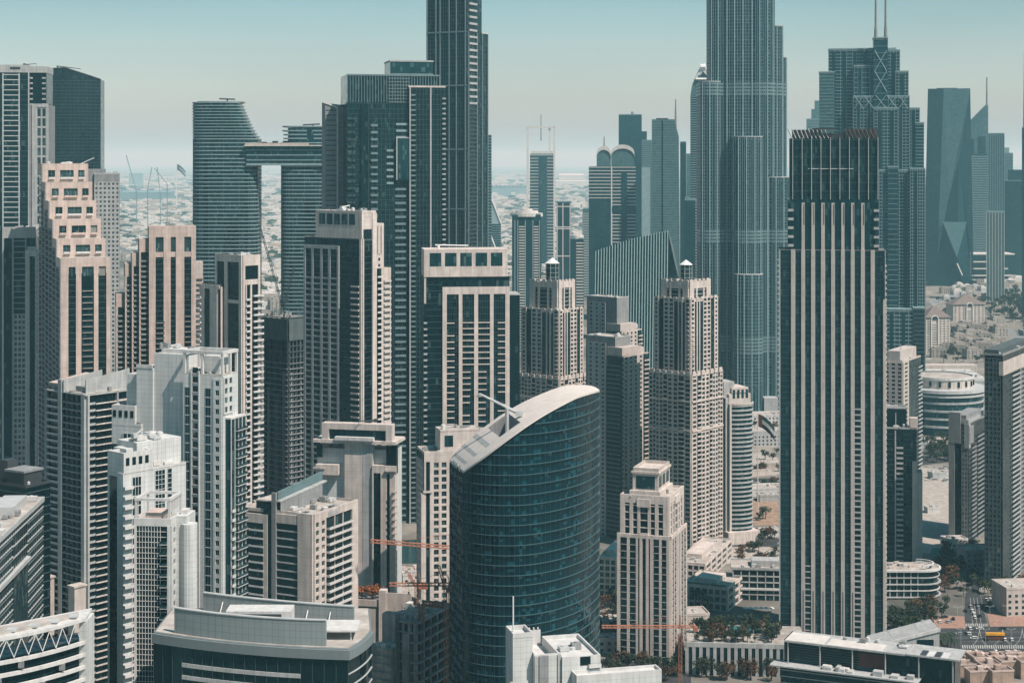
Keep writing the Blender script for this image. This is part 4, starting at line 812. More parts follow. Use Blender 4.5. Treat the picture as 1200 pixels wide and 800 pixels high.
def middle():
    # shaded frame tower (357-457)
    t = Tower('framed_apartment_tower', 'tall tower with shaded balcony grid left and bright cream crown', 1000, 424, 54, pl=357, pr=447)
    W, L = t.WR, t.WL; f = lambda px: t.S('L', px); g = lambda px: t.S('R', px)
    zt = t.z(248); z2 = t.z(280)
    lf = f(370)
    t.core(GLB, z1=z2, y1=L); t.box('wall', CREAM, 0, W*.72, 0, lf, z2-1, zt-.8); t.roof(z=zt-.8, x1=W*.72, y1=lf, n=5, pm=CREAM)
    t.roof(z=z2, y0=lf, n=2, par=.8); t.box('roof', ROOF, W*.72, W, 0, lf, z2, z2+.4)
    for k in range(5): a = f(416)+(f(372.5)-f(416))*k/5; b = a+(f(372.5)-f(416))/5*.78; t.panel('crown_opening', GLM, 'L', (a,), (b,), 251, 264, 0, .1)
    t.box('frame', LGREY, -.9, 0, f(398), L, t.z(293), t.z(289)); xs = [f(398), f(393)]
    for a, b in ((398, 395.8), (388, 385.5), (378.5, 376.2), (368, 365.8), (359, 357)): t.mb('frame', LGREY).box(-.9, 0, f(a), f(b), 0, t.z(293))
    for a, b in ((395.8, 388), (385.5, 378.5), (376.2, 368), (365.8, 359)): t.balc(LGREY, 'L', a, b, 322, None, 3.5, .75, .75, t=.35); t.slabs(MULL, 'L', a, b, 293, 322, 3.5, .25, .2)
    t.slabs(MULLD, 'L', (0,), (f(398.2),), (z2,), None, 3.5, .3, .18); t.panel('pier', CREAM, 'L', (0,), (1.4,), (z2,), None, 0, .7); t.balc(CREAM, 'L', (1.5,), (7.5,), 330, None, 3.5, 1.5, .7)
    t.panel('pier', CREAM, 'R', (0,), (1.3,), (z2,), None, 0, .7); t.slabs(MULLD, 'R', (1.3,), (W*.52,), (z2,), None, 3.5, .3, .15); t.panel('pier', CREAM, 'R', (W*.5,), (W*.72,), (zt-1,), None, 0, .7)
    t.panel('glass_strip', GLB, 'R', (1.4,), (W*.49,), 269, 281, 0, .12); t.panel('crown_panel', SAND, 'R', (W*.15,), (W*.6,), 252, 255, 0, .15)
    t.box('shoulder', CREAM, W+.02, W+7, 4, L*.5, 0, t.z(263)); t.box('shoulder', CREAM, W*.72, W, -.4, L*.5, t.z(263)-18, t.z(263)); t.wins(CREAM, 'R', (W*.72,), (W,), 266, 316, 1, 3.5, .4, .5, .4)
    t.box('low_shoulder', CREAM, W+.02, W+10, 1, L*.45, 0, t.z(316)); t.balc(WHITEP, 'R', (W*.75,), (W,), 320, None, 3.5, 1.3, .8); t.balc(WHITEP, 'R', (W+3,), (W+9,), 326, None, 3.5, 1.2, .8, off=1)
    roof_crane(t, W*.3, lf*.5, zt-.3, .3, 11, 2.2, STEELW); t.done()
    # cream framed tower (498-600)
    t = Tower('cream_framed_tower', 'dark glass tower with broad cream crown of five openings and cream frame', 1010, 497, 7, WL=24, pr=597)
    W, L = t.WR, t.WL; g = lambda px: t.S('R', px); zt = t.z(292.5); zc = t.z(324)
    t.core(GL, z1=zc); t.box('wall', CREAM, 0, g(594.5), -.7, L, zc-.02+.0, zt); t.roof(z=zt-.9, x0=.4, x1=g(594), y0=.2, y1=L-.4, par=0, n=0)
    for k in range(5): a = 503.5+k*17.9; t.panel('crown_opening', GLM, 'R', a, a+13.5, 296.5, 312, .6, .82)
    t.box('crown_ledge', SAND, -.3, g(594.5)+.3, -1.0, 0, zc-.3, zc+.3)
    for k in range(8): x = (g(594.5))*(k+.5)/8; t.box('crown_joint', SAND, x-.12, x+.12, -.78, -.6, zc+.4, t.z(313.5))
    t.panel('frame', CREAM, 'R', 518.5, 597, 336.5, 345, 0, .9); P = ((518.5, 523.5), (537.5, 541.8), (555.5, 560.2), (574, 578.3), (592, 597))
    for a, b in P: t.panel('frame', CREAM, 'R', a, b, 345, None, 0, .88)
    B = ((523.5, 537.5), (541.8, 555.5), (560.2, 574), (578.3, 592))
    for i, (a, b) in enumerate(B):
        t.slabs(MULLD, 'R', a, b, 346, None, 3.7, .3, .15); t.mull(MULLD, 'R', a, b, 346, None, 1.5, .12, .2)
        if i in (0, 3): t.balc(CREAM, 'R', (a if i == 0 else a+5), (b-5 if i == 0 else b), 372, None, 3.75, .95, .35, jit=.12)
        else: t.balc(CREAM, 'R', a, b, 372, 428, 3.75, .9, .3); t.balc(CREAM, 'R', (a if i == 1 else a+.1), b-4, 430, 458, 3.75, .9, .35); t.balc(CREAM, 'R', a, b-5, 458, None, 3.75, .9, .4, jit=.15)
    t.slabs(MULLD, 'R', 499.5, 518.4, 326, None, 3.7, .3, .2); t.balc(LGREY, 'R', 496.5, 500.5, 372, None, 3.7, 1.3, .8); t.panel('pier', CREAM, 'R', 497, 499.3, (zc,), (zc-16,), 0, .6)
    t.box('rear_wing', GLB, W+.02, t.S('R', 610), 4, L, 0, t.z(347.5)); t.box('rear_wing_roof', LGREY, W+.02, t.S('R', 610.5), 3.7, L, t.z(347.5), t.z(346))
    q = MB(); q.tube((g(515), 8, zt-.9), (g(515), 8, zt+2.5), .9, 8); q.tube((g(515)-2, 8, zt+2.3), (g(550), 7, zt+1.9), .45, 6); q.build('maintenance_crane', STEELW, t.root); t.done()
    # cream residences with lanterns
    def residence(name, label, Y, pc, pl, pr, ycr, ymain, ylow, wide, phi=50):
        t = Tower(name, label, Y, pc, phi, pl=pl, pr=pr); W, L = t.WR, t.WL
        zc, zm, zl = t.z(ycr), t.z(ymain), t.z(ylow); c = L*.22
        t.core(GL, z1=zm-.5); t.roof(z=zm-.5, n=4, par=1.0)
        e = wide*Y/F
        t.box('base_block', GL, -e, W+e, -e, L+e, 0, zl-1); t.roof(z=zl-1, x0=-e, y0=-e, x1=W+e, y1=L+e, n=0, par=1.4)
        # upper block
        i = L*.13; t.box('upper_block', GL, i, W-i, i, L-i, zm-.5, zc-1); t.roof(z=zc-1, x0=i, x1=W-i, y0=i, y1=L-i, n=3, par=1.2)
        for fc, D in (('R', W-2*i), ('L', L-2*i)):
            for a, b in ((0, .2), (.3, .36), (.64, .7), (.8, 1)): t.panel('pier', CREAM, fc, (i+D*a,), (i+D*b,), (zc+(1.0 if a in (0, .8) else -.8),), (zm-.4,), 0, 1.0, off=i)
            t.panel('wall', CREAM, fc, (i,), (i+D,), (zc,), (zc-5,), 0, .8, off=i); t.slabs(LGREY, fc, (i,), (i+D,), (zc-6,), (zm,), 3.4, .4, .3, off=i)
            for k in range(5): t.panel('crenel', CREAM, fc, (i+D*(k+.1)/5,), (i+D*(k+.9)/5-D*.05,), (zc+1.6,), (zc,), .1, .9, off=i)
        lantern(t, W*.48, L*.48, L*.14, zc-1, zc+L*.36)
        for fc, D, Ds in (('R', W, 'R'), ('L', L, 'L')):
            # main shaft: windows, glass slots and corner balconies
            u = lambda a: (D*a,)
            t.wins(CREAM, fc, u(.0), u(.14), (zm+.4,), (zl,), 1, 3.2, .6, .66, .5); t.balc(CREAM, fc, u(.03), u(.12), (zm-3,), (zl,), 3.2, 1.1, .8)
            t.panel('pier', CREAM, fc, u(.2), u(.24), (zm+.6,), (zl,), 0, .7); t.panel('pier', CREAM, fc, u(.3), u(.33), (zm+.6,), (zl,), 0, .7)
            t.slabs(MULLD, fc, u(.14), u(.44), (zm,), (zl,), 3.2, .3, .15); t.panel('wall', CREAM, fc, u(.14), u(.44), (zm+.3,), (zm-2,), 0, .4)
            t.wins(CREAM, fc, u(.44), u(.72), (zm+.5,), (zl,), 2, 3.2, .7, .68, .8); t.slabs(MULLD, fc, u(.72), u(.86), (zm,), (zl,), 3.2, .3, .15); t.wins(CREAM, fc, u(.86), u(1), (zm+.45,), (zl,), 1, 3.2, .45, .6, .6)
            for k in range(6): t.panel('crenel', CREAM, fc, u((k+.15)/6), u((k+.7)/6), (zm+1.4,), (zm-.4,), .1, .72)
            # wider lower shaft
            a0, a1 = -e, D+e; un = lambda a: (a0+(a1-a0)*a,)
            for a, b, nc in ((0, .16, 1), (.3, .56, 2), (.66, .84, 2), (.9, 1, 1)): t.wins(CREAM, fc, un(a), un(b), (zl,), (0.0,), nc, 3.2, .68, .66, .8, off=-e)
            t.balc(CREAM, fc, un(.17), un(.29), (zl-3,), (0.0,), 3.2, 1.2, .8, off=-e); t.balc(CREAM, fc, un(.57), un(.65), (zl-3,), (0.0,), 3.2, 1.0, .8, off=-e); t.balc(CREAM, fc, un(.845), un(.895), (zl-3,), (0.0,), 3.2, .9, .8, off=-e)
            for k in range(7): t.panel('crenel', CREAM, fc, un((k+.1)/7), un((k+.8)/7), (zl+1.8,), (zl-1.5,), .2, .95, off=-e)
            for zz in (.30, .62): z = zl*(1-zz*.5); t.panel('cornice', CREAM, fc, un(0), un(1), (z+.6,), (z-.6,), .3, 1.3, off=-e)
        return t
    t = residence('lantern_tower', 'cream stepped tower with lantern and large cream shaft, fully visible below the sail', 1205, 809, 766.5, 840.7, 331, 351, 438, 4); t.cap = 100; t.done()
    t = residence('lantern_tower', 'cream stepped tower with lantern behind the curved glass tower, between framed towers', 1320, 655, 611, 683, 331, 364, 443, 3); t.done()
    # cream and teal slabs (686-758)
    def slab_tower(label, Y, pc, pl, pr, ytop, ybox, pbox):
        t = Tower('slab_tower', label, Y, pc, 48, pl=pl, pr=pr); W, L = t.WR, t.WL; zt = t.z(ytop); zb = t.z(ybox)
        t.core(GL, z1=zt-5); t.roof(z=zt-5, n=5, par=.8)
        s = t.S('L', pbox[1]); t.box('core_block', GREY, 1, W*.6, s, L+2, 0, zb); t.roof(z=zb, x0=1, x1=W*.6, y0=s, y1=L+2, n=2, par=.8, pm=LGREY)
        t.box('roof_block', SAND, 0, W*.72, 0, L*.42, zt-5, zt+1.5); t.box('roof_block', CREAM, W*.2, W*.9, 2, L*.5, zt-5, zt)
        t.wins(SAND, 'R', (W*.04,), (W*.78,), (zt-5,), None, 4, 3.3, .42, .55, .5); t.balc(SAND, 'R', (W*.8,), (W,), (zt-7,), None, 3.3, 1.3, .8); t.balc(SAND, 'R', (0,), (W*.04,), (zt-7,), None, 3.3, 1.2, .8)
        t.balc(LGREY, 'L', (.6,), (L*.42,), (zt-9,), None, 3.3, 1.0, .8, rm=RAIL); t.wins(LGREY, 'L', (L*.45,), (L*.98,), (zb-4,), None, 3, 3.3, .4, .5, .4)
        return t.done()
    slab_tower('sand coloured slab tower with grey core block, rear and higher of two', 1400, 727, 689, 752, 382, 350, (690, 722))
    slab_tower('sand coloured slab tower with grey core block directly right of the curved roof', 1260, 729, 688, 760, 410, 397, (688, 720))
    # rounded tower (843-882)
    t = Tower('rounded_tower', 'slim tower with rounded balcony bands and cream crown behind the flagpole', 1250, 853, 20, WL=22, pr=881)
    W, L = t.WR, t.WL; zt = t.z(473); P = [(0, 0)]+[(W*.5+W*.55*math.sin(a), 2-6*math.cos(a)) for a in [(-1.3+2.8*k/12) for k in range(13)]]+[(W*1.02, L), (0, L)]
    t.mb('glass_facade', GLM).prism(P, 0, zt); fl = t.mb('balcony_band', LGREY); z = 4
    while z < zt-1: fl.ring(P[1:14], .7, z, z+1.15, closed=False); z += 3.3
    t.box('wall', LGREY, -2.4, -.02, -1, L, 0, t.z(466)); t.box('pier', CREAM, -.1, 1.5, -3.2, -.5, 0, zt)
    for k, (a, b, py) in enumerate(((.05, .95, 462), (.2, .9, 455), (-.1, .35, 448))): t.box('crown', CREAM if k < 2 else LGREY, W*a, W*b, 1.5*k, L-2*k, zt-.1, t.z(py))
    for k in range(4): t.panel('crown_opening', GLM, 'R', (W*(.2+.18*k),), (W*(.3+.18*k),), 457, 467, .1, .2)
    cr = t.mb('cornice', CREAM); cr.ring(P[1:14], 1.0, zt-.8, zt+.6, closed=False); t.clutter(1, W-1, 2, L-3, t.z(462), 3); t.box('podium', CREAM, -3, W+3, -7, L+2, 0, 9); t.done()
    # cream foreground tower (727-800)
    t = Tower('cream_stone_tower', 'cream stone tower with small square crown standing in front right of the curved glass', 950, 783, 71, pl=727, pr=800)
    W, L = t.WR, t.WL; f = lambda px: t.S('L', px); zt = t.z(583); zs = t.z(628); W = max(W, 14)
    t.core(GL, z1=zt-1); t.roof(z=zt-1, n=2, pm=CREAM, par=1.6); e = 1.4
    t.box('base_block', GL, -e, W+e, -e, L+e, 0, zs-1); t.roof(z=zs-1, x0=-e, x1=W+e, y0=-e, y1=L+e, par=.6, n=0)
    a0, a1 = L*.24, L*.78; b0, b1 = W*.12, W*.88
    t.box('crown', CREAM, b0, b1, a0, a1, zt-1, t.z(558)); t.box('crown_cap', CREAM, b0-.7, b1+.7, a0-.7, a1+.7, t.z(558), t.z(555.5)); t.box('crown_ledge', CREAM, b0-1.5, b1+1.5, a0-1.5, a1+1.5, zt-1, t.z(578))
    ff = t.mb('crown_frame', SAND)
    for c in ((b0, b1, a0, a0+.5), (b0, b1, a1-.5, a1), (b0, b0+.5, a0, a1), (b1-.5, b1, a0, a1)): ff.box(*c, t.z(555.5), t.z(551.5))
    t.panel('crown_window', GLM, 'L', (a0+2,), (a1-2,), 561, 576, 0, .15, off=b0)
    for k in range(3): t.panel('crown_window', GLM, 'R', (b0+1+(b1-b0-1.5)*k/3,), (b0+(b1-b0-1.5)*(k+.8)/3+.6,), 561, 574, 0, .15, off=a0)
    for fc, D in (('L', L), ('R', W)):
        u = lambda a: (D*a,); v = lambda a: (-e+(D+2*e)*a,)
        t.panel('wall', CREAM, fc, u(0), u(1), (zt+.6,), (zt-4,), 0, .7)
        for a, b in ((0, .1), (.2, .27), (.36, .42), (.58, .64), (.73, .8), (.9, 1)): t.panel('pier', CREAM, fc, u(a), u(b), (zt-4,), (zs,), 0, .68)
        t.panel('bay', CREAM, fc, u(.36), u(.64), (zt-1.5,), (zt-6,), .5, 1.3); t.slabs(CREAM, fc, u(.02), u(.98), (zt-5,), (zs,), 3.8, .5, .45)
        t.balc(CREAM, fc, u(.4), u(.6), (zs+2.2,), (zs,), 2, 2, 1, n=1)
        for a, b in ((0, .06), (.155, .2), (.31, .37), (.4, .45), (.52, .57), (.60, .64), (.76, .81), (.94, 1)): t.panel('pier', CREAM, fc, v(a), v(b), (zs+.4,), None, 0, .9, off=-e)
        t.panel('wall', CREAM, fc, v(0), v(1), (zs+.2,), (zs-1.8,), 0, .85, off=-e)
        for a, b in ((.06, .155), (.20, .31), (.64, .76), (.81, .94)): t.balc(CREAM, fc, v(a), v(b), (zs-2,), None, 3.8, .8, .7, off=-e, rm=RAIL)
        t.slabs(MULLD, fc, v(.37), v(.60), (zs-2,), None, 3.8, .3, .2, off=-e)
    t.done()
    # striped tower
    t = Tower('striped_tower', 'tall dark glass tower with pale vertical stone stripes and leaning roof screen', 985, 1037, 80, pl=913, WR=24)
    W, L = t.WR, t.WL; f = lambda px: t.S('L', px); z3 = t.z(294); z2 = t.z(234); z1 = t.z(162)
    t.core(GLS, z1=z3); t.box('roof', DROOF, 0, W, 0, L, z3, z3+.4); o = 1.2
    t.box('upper_glass', GLS, o, W-o, f(1029.5), f(923), z3, z2); t.box('top_glass', GLS, o+.6, W-o, f(1029), f(925), z2, z1)
    st = ((927, 932), (939, 943.5), (950.5, 955.3), (962, 967), (974, 978.5), (985.5, 990), (997, 1001.5), (1008.8, 1013.5), (1020.3, 1025.2))
    for i, (a, b) in enumerate(st):
        t.panel('stone_stripe', LSTONE, 'L', a, b, (z3+.5,), None, 0, .9)
        if 0 < i < 8:
            t.panel('stone_stripe', LSTONE, 'L', a+.4, b-.4, 238, (z3,), 0, .7, off=o); c = (a+b)/2; t.panel('stripe_slot', DMETAL, 'L', c+.4, c+1.3, 240, 264, .7, .8, off=o)
    t.panel('stone_stripe', LSTONE, 'L', 1037, 1034.8, (z3-28,), None, 0, .85); t.panel('corner_trim', LGREY, 'L', 913, 914.5, (z3,), None, 0, .5)
    for i in range(1, 8):
        if i < 7: c = f((st[i][0]+st[i][1])/2); t.panel('stripe_slot', DMETAL, 'L', (c-.25,), (c+.25,), 695, 752, .85, 1.0)
    gaps = [(914.5, 927)]+[(st[i][1], st[i+1][0]) for i in range(8)]+[(1025.2, 1034.8)]
    for i, (a, b) in enumerate(gaps):
        t.slabs(MULLD, 'L', a, b, (z3,), None, 3.3, .25, .12); t.mull(MULLD, 'L', a, b, (z3,), None, 1.5, .1, .18)
        if i in (7,): t.balc(LGREY, 'L', a, b, 474, None, 3.3, .8, .6)
        if i in (2,): t.balc(LGREY, 'L', a, b, 660, None, 3.3, .5, .4)
    t.balc(LGREY, 'L', 911, 914, 300, 655, 3.3, 1.2, .8)
    t.balc(LGREY, 'L', 923.5, 930, 238, 290, 5, 1.1, 1.2, off=o); t.balc(LGREY, 'L', 1024, 1030, 238, 290, 5, 1.1, 1.2, off=o)
    for k in range(10): c = f(929)+(f(1029)-f(929))*k/9; t.panel('vertical_fin', METAL if k % 1 == 0 else MULLD, 'L', (c-.16,), (c+.16,), 161, (z2,), .6, 1.3, off=o+.6)
    t.slabs(MULLD, 'L', 925, 1029, 163, (z2,), 5.2, .4, .25, off=o+.6); t.mull(MULLD, 'L', 925, 1029, 163, (z2,), 1.9, .14, .3, off=o+.6); t.panel('floor_trim', METAL, 'L', 947, 1000, 197.4, 198.3, .3, .5, off=o+.6)
    for k in range(22):
        y = f(1029)+(f(928)-f(1029))*k/21
        if 7 < k < 11: continue
        q = MB(); q.tube((o+1, y, z1-.3), (o+2.5, y+2.4, z1+5.6), .3, 5); q.build('roof_louvre', LGREY if k > 11 else BRONZE, t.root)
    t.box('roof_screen', BRONZE, o+3, o+3.4, f(1029), f(992), z1-.2, z1+5.4); t.box('roof_screen', DMETAL, o+3, o+3.4, f(964), f(928), z1-.2, z1+5); t.box('penthouse', DMETAL, 4, W-4, f(1020), f(940), z1-.1, z1+3)
    t.box('roof_beam', DMETAL, o, o+1, f(980), f(952), z1+5, z1+6); t.balc(WHITEP, 'R', (1.5,), (8,), (z3-6,), None, 3.3, 1.2, .8); t.slabs(MULLD, 'R', (0,), (W,), (z3,), None, 3.3, .3, .2); t.panel('stone_stripe', LSTONE, 'R', (0,), (1.4,), (z3-28,), None, 0, .8); t.panel('stone_stripe', LSTONE, 'R', (9,), (11,), (z3,), None, 0, .8)
    t.done()
    # towers right of the striped one
    t = Tower('slot_tower', 'dark glass tower with ladder of pale balconies just right of striped tower', 1175, 1074, 80, pl=1036, pr=1086)
    W, L = t.WR, t.WL; f = lambda px: t.S('L', px); W = t.WR = max(W, 12)
    t.core(GLB, z1=t.z(503)); t.roof(z=t.z(503), n=5, pm=LGREY, par=1.2); t.box('wall', LGREY, -.5, W, -4, -.02, 0, t.z(553)); t.box('parapet_block', SAND, 0, 7, -1, f(1066), t.z(503), t.z(490))
    t.balc(LGREY, 'L', 1050.5, 1058.5, 520, None, 3.5, 1.0, 1.1); t.panel('pier', SAND, 'L', 1069, 1074, 540, None, 0, .8); t.panel('pier', LGREY, 'L', 1048.5, 1050, 505, None, 0, .8)
    t.slabs(MULLD, 'L', 1036, 1048.4, (t.z(503),), None, 3.5, .3, .2); t.slabs(MULLD, 'L', 1058.6, 1069, (t.z(503),), None, 3.5, .2, .15); t.mast(4, f(1050), t.z(503), t.z(485), .25); t.box('rear_block', GLB, 5, W, f(1063), L+2, 0, t.z(480)); t.roof(z=t.z(480), x0=5, x1=W, y0=f(1063), y1=L+2, par=1.3, pm=METAL, n=3); t.done()
    t = Tower('cream_balcony_block', 'cream balcony block behind the dark slot tower, left of the round building', 1400, 1058, 60, pl=1036, pr=1079)
    W, L = t.WR, t.WL; t.core(GL, 425); t.roof(425, n=6, pm=SAND); t.wins(SAND, 'L', (0,), (L,), 425, None, 3, 3.4, .55, .6, .6); t.wins(SAND, 'R', (0,), (W*.3,), 425, None, 1, 3.4, .5, .6, .6); t.slabs(MULLD, 'R', (W*.3,), (W*.8,), 430, None, 3.4, .3, .2); t.balc(LGREY, 'R', (W*.8,), (W+1,), 432, None, 3.4, 1.4, .9); t.box('penthouse', SAND, 2, W-3, 3, L-2, t.z(425), t.z(412)); t.mast(3, 3, t.z(425), t.z(405), .3); t.done()
    t = Tower('grey_apartment_tower', 'dark grey apartment tower with stepped top left of the corner tower', 1250, 1135, 60, pl=1112, pr=1157)
    W, L = t.WR, t.WL; t.core(GLB, 498); t.roof(498, n=4, pm=GREY, m=DROOF); t.box('roof_block', GREY, 1, W*.8, 2, L*.8, t.z(498), t.z(487)); t.box('roof_block', LGREY, 0, W*.62, 0, L*.5, t.z(498), t.z(492)); t.box('parapet_block', GREY, -1, 2, L*.4, L, t.z(520), t.z(484)); t.panel('wall', GREY, 'R', (0,), (W*.2,), (t.z(500),), (t.z(520),), 0, 1.0); t.box('wall', LGREY, -.7, 3, -.7, 3, t.z(525), t.z(497))
    t.balc(GREY, 'R', (W*.12,), (W*.36,), 522, None, 3.3, 1.2, .9); t.balc(GREY, 'R', (W*.42,), (W,), 512, None, 3.3, 1.2, .9, split=2); t.panel('pier', GREY, 'L', (L*.7,), (L,), 488, None, 0, .8); t.wins(GREY, 'L', (L*.05,), (L*.35,), 500, None, 2, 3.3, .5, .6, .4); t.done()
    t = Tower('corner_tower', 'dark gridded apartment tower at the right edge of the picture', 1120, 1175, 60, pl=1154, pr=1212)
    W, L = t.WR, t.WL; t.core(GLB, 417); t.roof(417, n=5, pm=GREY, m=DROOF); t.box('rear_block', DGREY, 3, W, L*.3, L+1, 0, t.z(411)); t.box('parapet_block', SAND, -.5, W, -.6, L*.2, t.z(440), t.z(424)); t.wins(DGREY, 'L', (L*.1,), (L,), 420, None, 4, 3.2, .7, .7, .3); t.slabs(MULLD, 'R', (0,), (W*.25,), 440, None, 3.2, .3, .2); t.balc(LGREY, 'R', (W*.26,), (W*.5,), 440, None, 3.2, 1.2, .9); t.wins(GREY, 'R', (W*.52,), (W,), 440, None, 3, 3.2, .55, .6, .5); t.done()
    # low buildings among the towers
    def low(name, label, Y, pc, phi, pl, pr, ytop, m, nl, nr, fh=4.0, n=9, **k):
        t = Tower(name, label, Y, pc, phi, pl=pl, pr=pr, cat='building'); t.core(GL, ytop); t.roof(ytop, n=n, pm=m, over=.3); 
        t.wins(m, 'L', (0,), (t.WL,), (t.z(ytop)-.1,), None, nl, fh, .72, .7, .6); t.wins(m, 'R', (0,), (t.WR,), (t.z(ytop)-.1,), None, nr, fh, .72, .7, .6); t.box('penthouse', m, t.WR*.2, t.WR*.7, t.WL*.3, t.WL*.8, t.z(ytop)-.1, t.z(ytop)+3.4); return t
    low('cream_podium', 'cream podium block between the cream stone tower and the lantern tower', 1130, 826, 70, 792, 857, 662, CREAM, 5, 5, n=8).done()
    t = low('cream_podium', 'small cream podium glimpsed left of the cream stone tower', 1080, 722, 74, 702, 740, 655, CREAM, 3, 4, n=3); t.done()
    t = low('cream_terrace_block', 'lower cream terrace block in front of the lantern tower base', 1060, 852, 66, 800, 872, 690, CREAM, 7, 3, n=6); t.box('garden_hedge', mat('hedge leaves', (.03, .05, .03), streak=.4, grain=.4), .5, 2, 1, t.WL-1, t.z(690), t.z(690)+1.6); t.done()
    t = Tower('flat_office_block', 'pale flat roofed four storey block left of the striped tower foot', 1085, 945, 84, pl=859, WR=22, cat='building'); zt = t.z(668); t.core(GL, z1=zt); t.roof(z=zt, over=1.2, pm=LGREY, n=8)
    t.mull(LGREY, 'L', (0,), (t.WL,), (zt-1,), None, 5.2, .7, .6); t.slabs(LGREY, 'L', (0,), (t.WL,), (zt-.2,), None, 4.2, .7, .7, part='floor_edge'); t.slabs(WHITEP, 'L', (-1,), (t.WL+1,), (zt-12,), (zt-12.5,), 9, .6, 1.6, part='canopy'); t.box('penthouse', LGREY, 6, 18, 8, t.WL-12, zt, zt+4); t.done()
    # curved low-rise by the junction
    Y = 1090; ox, oy = WX(1040, Y), Y; root = empty('curved_lowrise', (ox, oy, 0)); tag(root, 'white banded low building with rounded end beside the striped tower foot', 'building'); w_ = WX(1098, Y)-ox; zt = WZ(668, Y)
    P = [(-12, 0), (w_-8, 0)]+[(w_-8+12*math.sin(a), 12-12*math.cos(a)) for a in [math.pi*k/10 for k in range(1, 10)]]+[(w_-8, 24), (-12, 24)]
    m = MB(); m.prism(offset(P, -1.2), 0, zt-.8); m.build('glass_facade', GL, root)
    for k in range(6):
        z = zt-1-k*4.1; m = MB(); m.ring(P[:12], .5 if k % 2 else 1.3, z, z+(.7 if k else 1.1), closed=False); m.build('floor_slab', WHITEP if k in (0, 3) else LGREY, root)
    for k in range(8): m = MB(); x = -12+k*(w_+4)/8; m.box(x, x+.6, -.1, .5, 0, zt-1); m.build('column', LGREY, root)
    m = MB(); m.prism(offset(P, .2), zt-.7, zt-.3); m.build('roof', ROOF, root); m = MB(); m.ring(offset(P[1:12], -4, False), 1.0, zt+1.8, zt+2.6, closed=False); m.build('roof_pergola', WHITEP, root)
    for k in range(6):
        p = offset(P[1:12], -4, False)[k*2-1 if k else 0]; m = MB(); m.tube((*p, zt-.4), (*p, zt+1.9), .2, 5); m.build('pergola_post', WHITEP, root)
    for k in range(7): m = MB(); x = rnd.uniform(-8, w_-12); y = rnd.uniform(4, 20); m.box(x-1.5, x+1.5, y-1, y+1, zt-.4, zt+1.2); m.build('rooftop_unit', rnd.choice((WHITEP, GREY, PINK)), root)
    # striped podium with roof garden
    t = Tower('striped_podium', 'low podium with dark and pale vertical strips under the roof garden', 925, 945, 85, pl=805, WR=40, cat='building'); zt = t.z(757); t.core(GLB, z1=zt-.6, x0=.3); t.box('terrace', mat('paved terrace', (.36, .33, .30), grain=.3), 0, 40, 0, t.WL, zt-.6, zt); t.box('parapet', LGREY, -.6, .3, -.3, t.WL+.3, zt-1.6, zt+.9)
    n = 17
    for k in range(n+1):
        y = t.WL*k/n; q = MB(); q.box(-.5, .29, y-.9, y+.9, 0, zt-1.6); q.build('pilaster', LGREY, t.root)
    t.mull(MULLD, 'L', (0,), (t.WL,), (zt-1.6,), None, 1.3, .12, .05); t.roofz = zt; t.done()
    # bottom right flat roofed building
    t = Tower('flat_roof_building', 'long dark building with two overhanging pale flat roofs, bottom right', 790, 1121, 66, pl=918, WR=17, cat='building'); zt = t.z(775); W, L = t.WR, t.WL
    zt = t.z(772); t.core(GLB, z1=zt-.4, x0=1.5, y0=1.0); m = t.mb('roof_slab', LGREY)
    m.box(-1.5, W, -1.5, L*.28, zt-.6, zt+.15); m.box(-1.5, W, L*.285, L*.99, zt-.9, zt-.1)
    t.box('roof_panel', mat('pale roof sheet', (.60, .57, .53), streak=.05), -1.3, W*.6, L*.42, L*.74, zt-.1, zt+.1); t.box('roof_panel', mat('pale roof sheet b', (.62, .59, .55), streak=.05), -1.0, W*.8, L*.76, L*.985, zt-.1, zt+.12)
    for k in range(4): t.box('skylight', (WHITEP, DMETAL)[k % 2], -.8, 8, L*(.05+.04*k), L*(.085+.04*k), zt+.15, zt+.3)
    t.box('terracotta_panel', mat('rust panel', (.10, .045, .035)), 1.2, 1.52, L*.40, L*.56, zt-9, zt-2.5); t.slabs(DMETAL, 'L', (L*.5,), (L*.97,), (zt-3,), (zt-9,), 1.2, .35, .2, off=1.5)
    z2 = zt-11; t.box('lower_roof', LGREY, -7, 3, L*.2, L*1.06, z2-.6, z2); t.box('lower_wall', GLB, -5, 1.5, L*.2, L, 0, z2-.6); t.slabs(LGREY, 'L', (L*.2,), (L,), (z2-2,), (z2-8,), 2.5, .4, .2, off=-5)
    for k in range(11): q = MB(); y = L*rnd.uniform(.22, .95); q.box(-3.8-rnd.random()*2, -1, y-.6-rnd.random()*3, y+.8, z2-.02, z2+.8+1.6*rnd.random()); t.q.setdefault('rooftop_unit', []).append((zt, q, [rnd.choice((WHITEP, METAL, LGREY))]))
    for k in range(6): t.mb('column', LGREY).tube((-.8, L*(.02+.19*k), z2 if k else 0), (-.8, L*(.02+.19*k), zt-.9), .35, 8)
    t.clutter(9, W-2, L*.3, L*.7, zt+.1, 6); t.done()
    # ramp building behind it
    Y = 880; ox, oy = WX(1101, Y), Y; root = empty('ramp_building', (ox, oy, 0)); tag(root, 'sloping concrete ramp wall with one dark opening beside the junction', 'building'); zt = WZ(737, Y); xw = WX(1025, Y)-ox
    m = MB(); m.prism([(xw, 0), (0, 0), (0, 20), (xw, 20)], 0, [WZ(757, Y), zt, zt, WZ(757, Y)]); m.build('ramp_wall', LGREY, root)
    m = MB(); m.prism([(xw, -.6), (.4, -.6), (.4, .3), (xw, .3)], [WZ(758.5, Y), zt-1.0, zt-1.0, WZ(758.5, Y)], [WZ(756, Y), zt+.8, zt+.8, WZ(756, Y)]); m.build('coping', WHITEP, root)
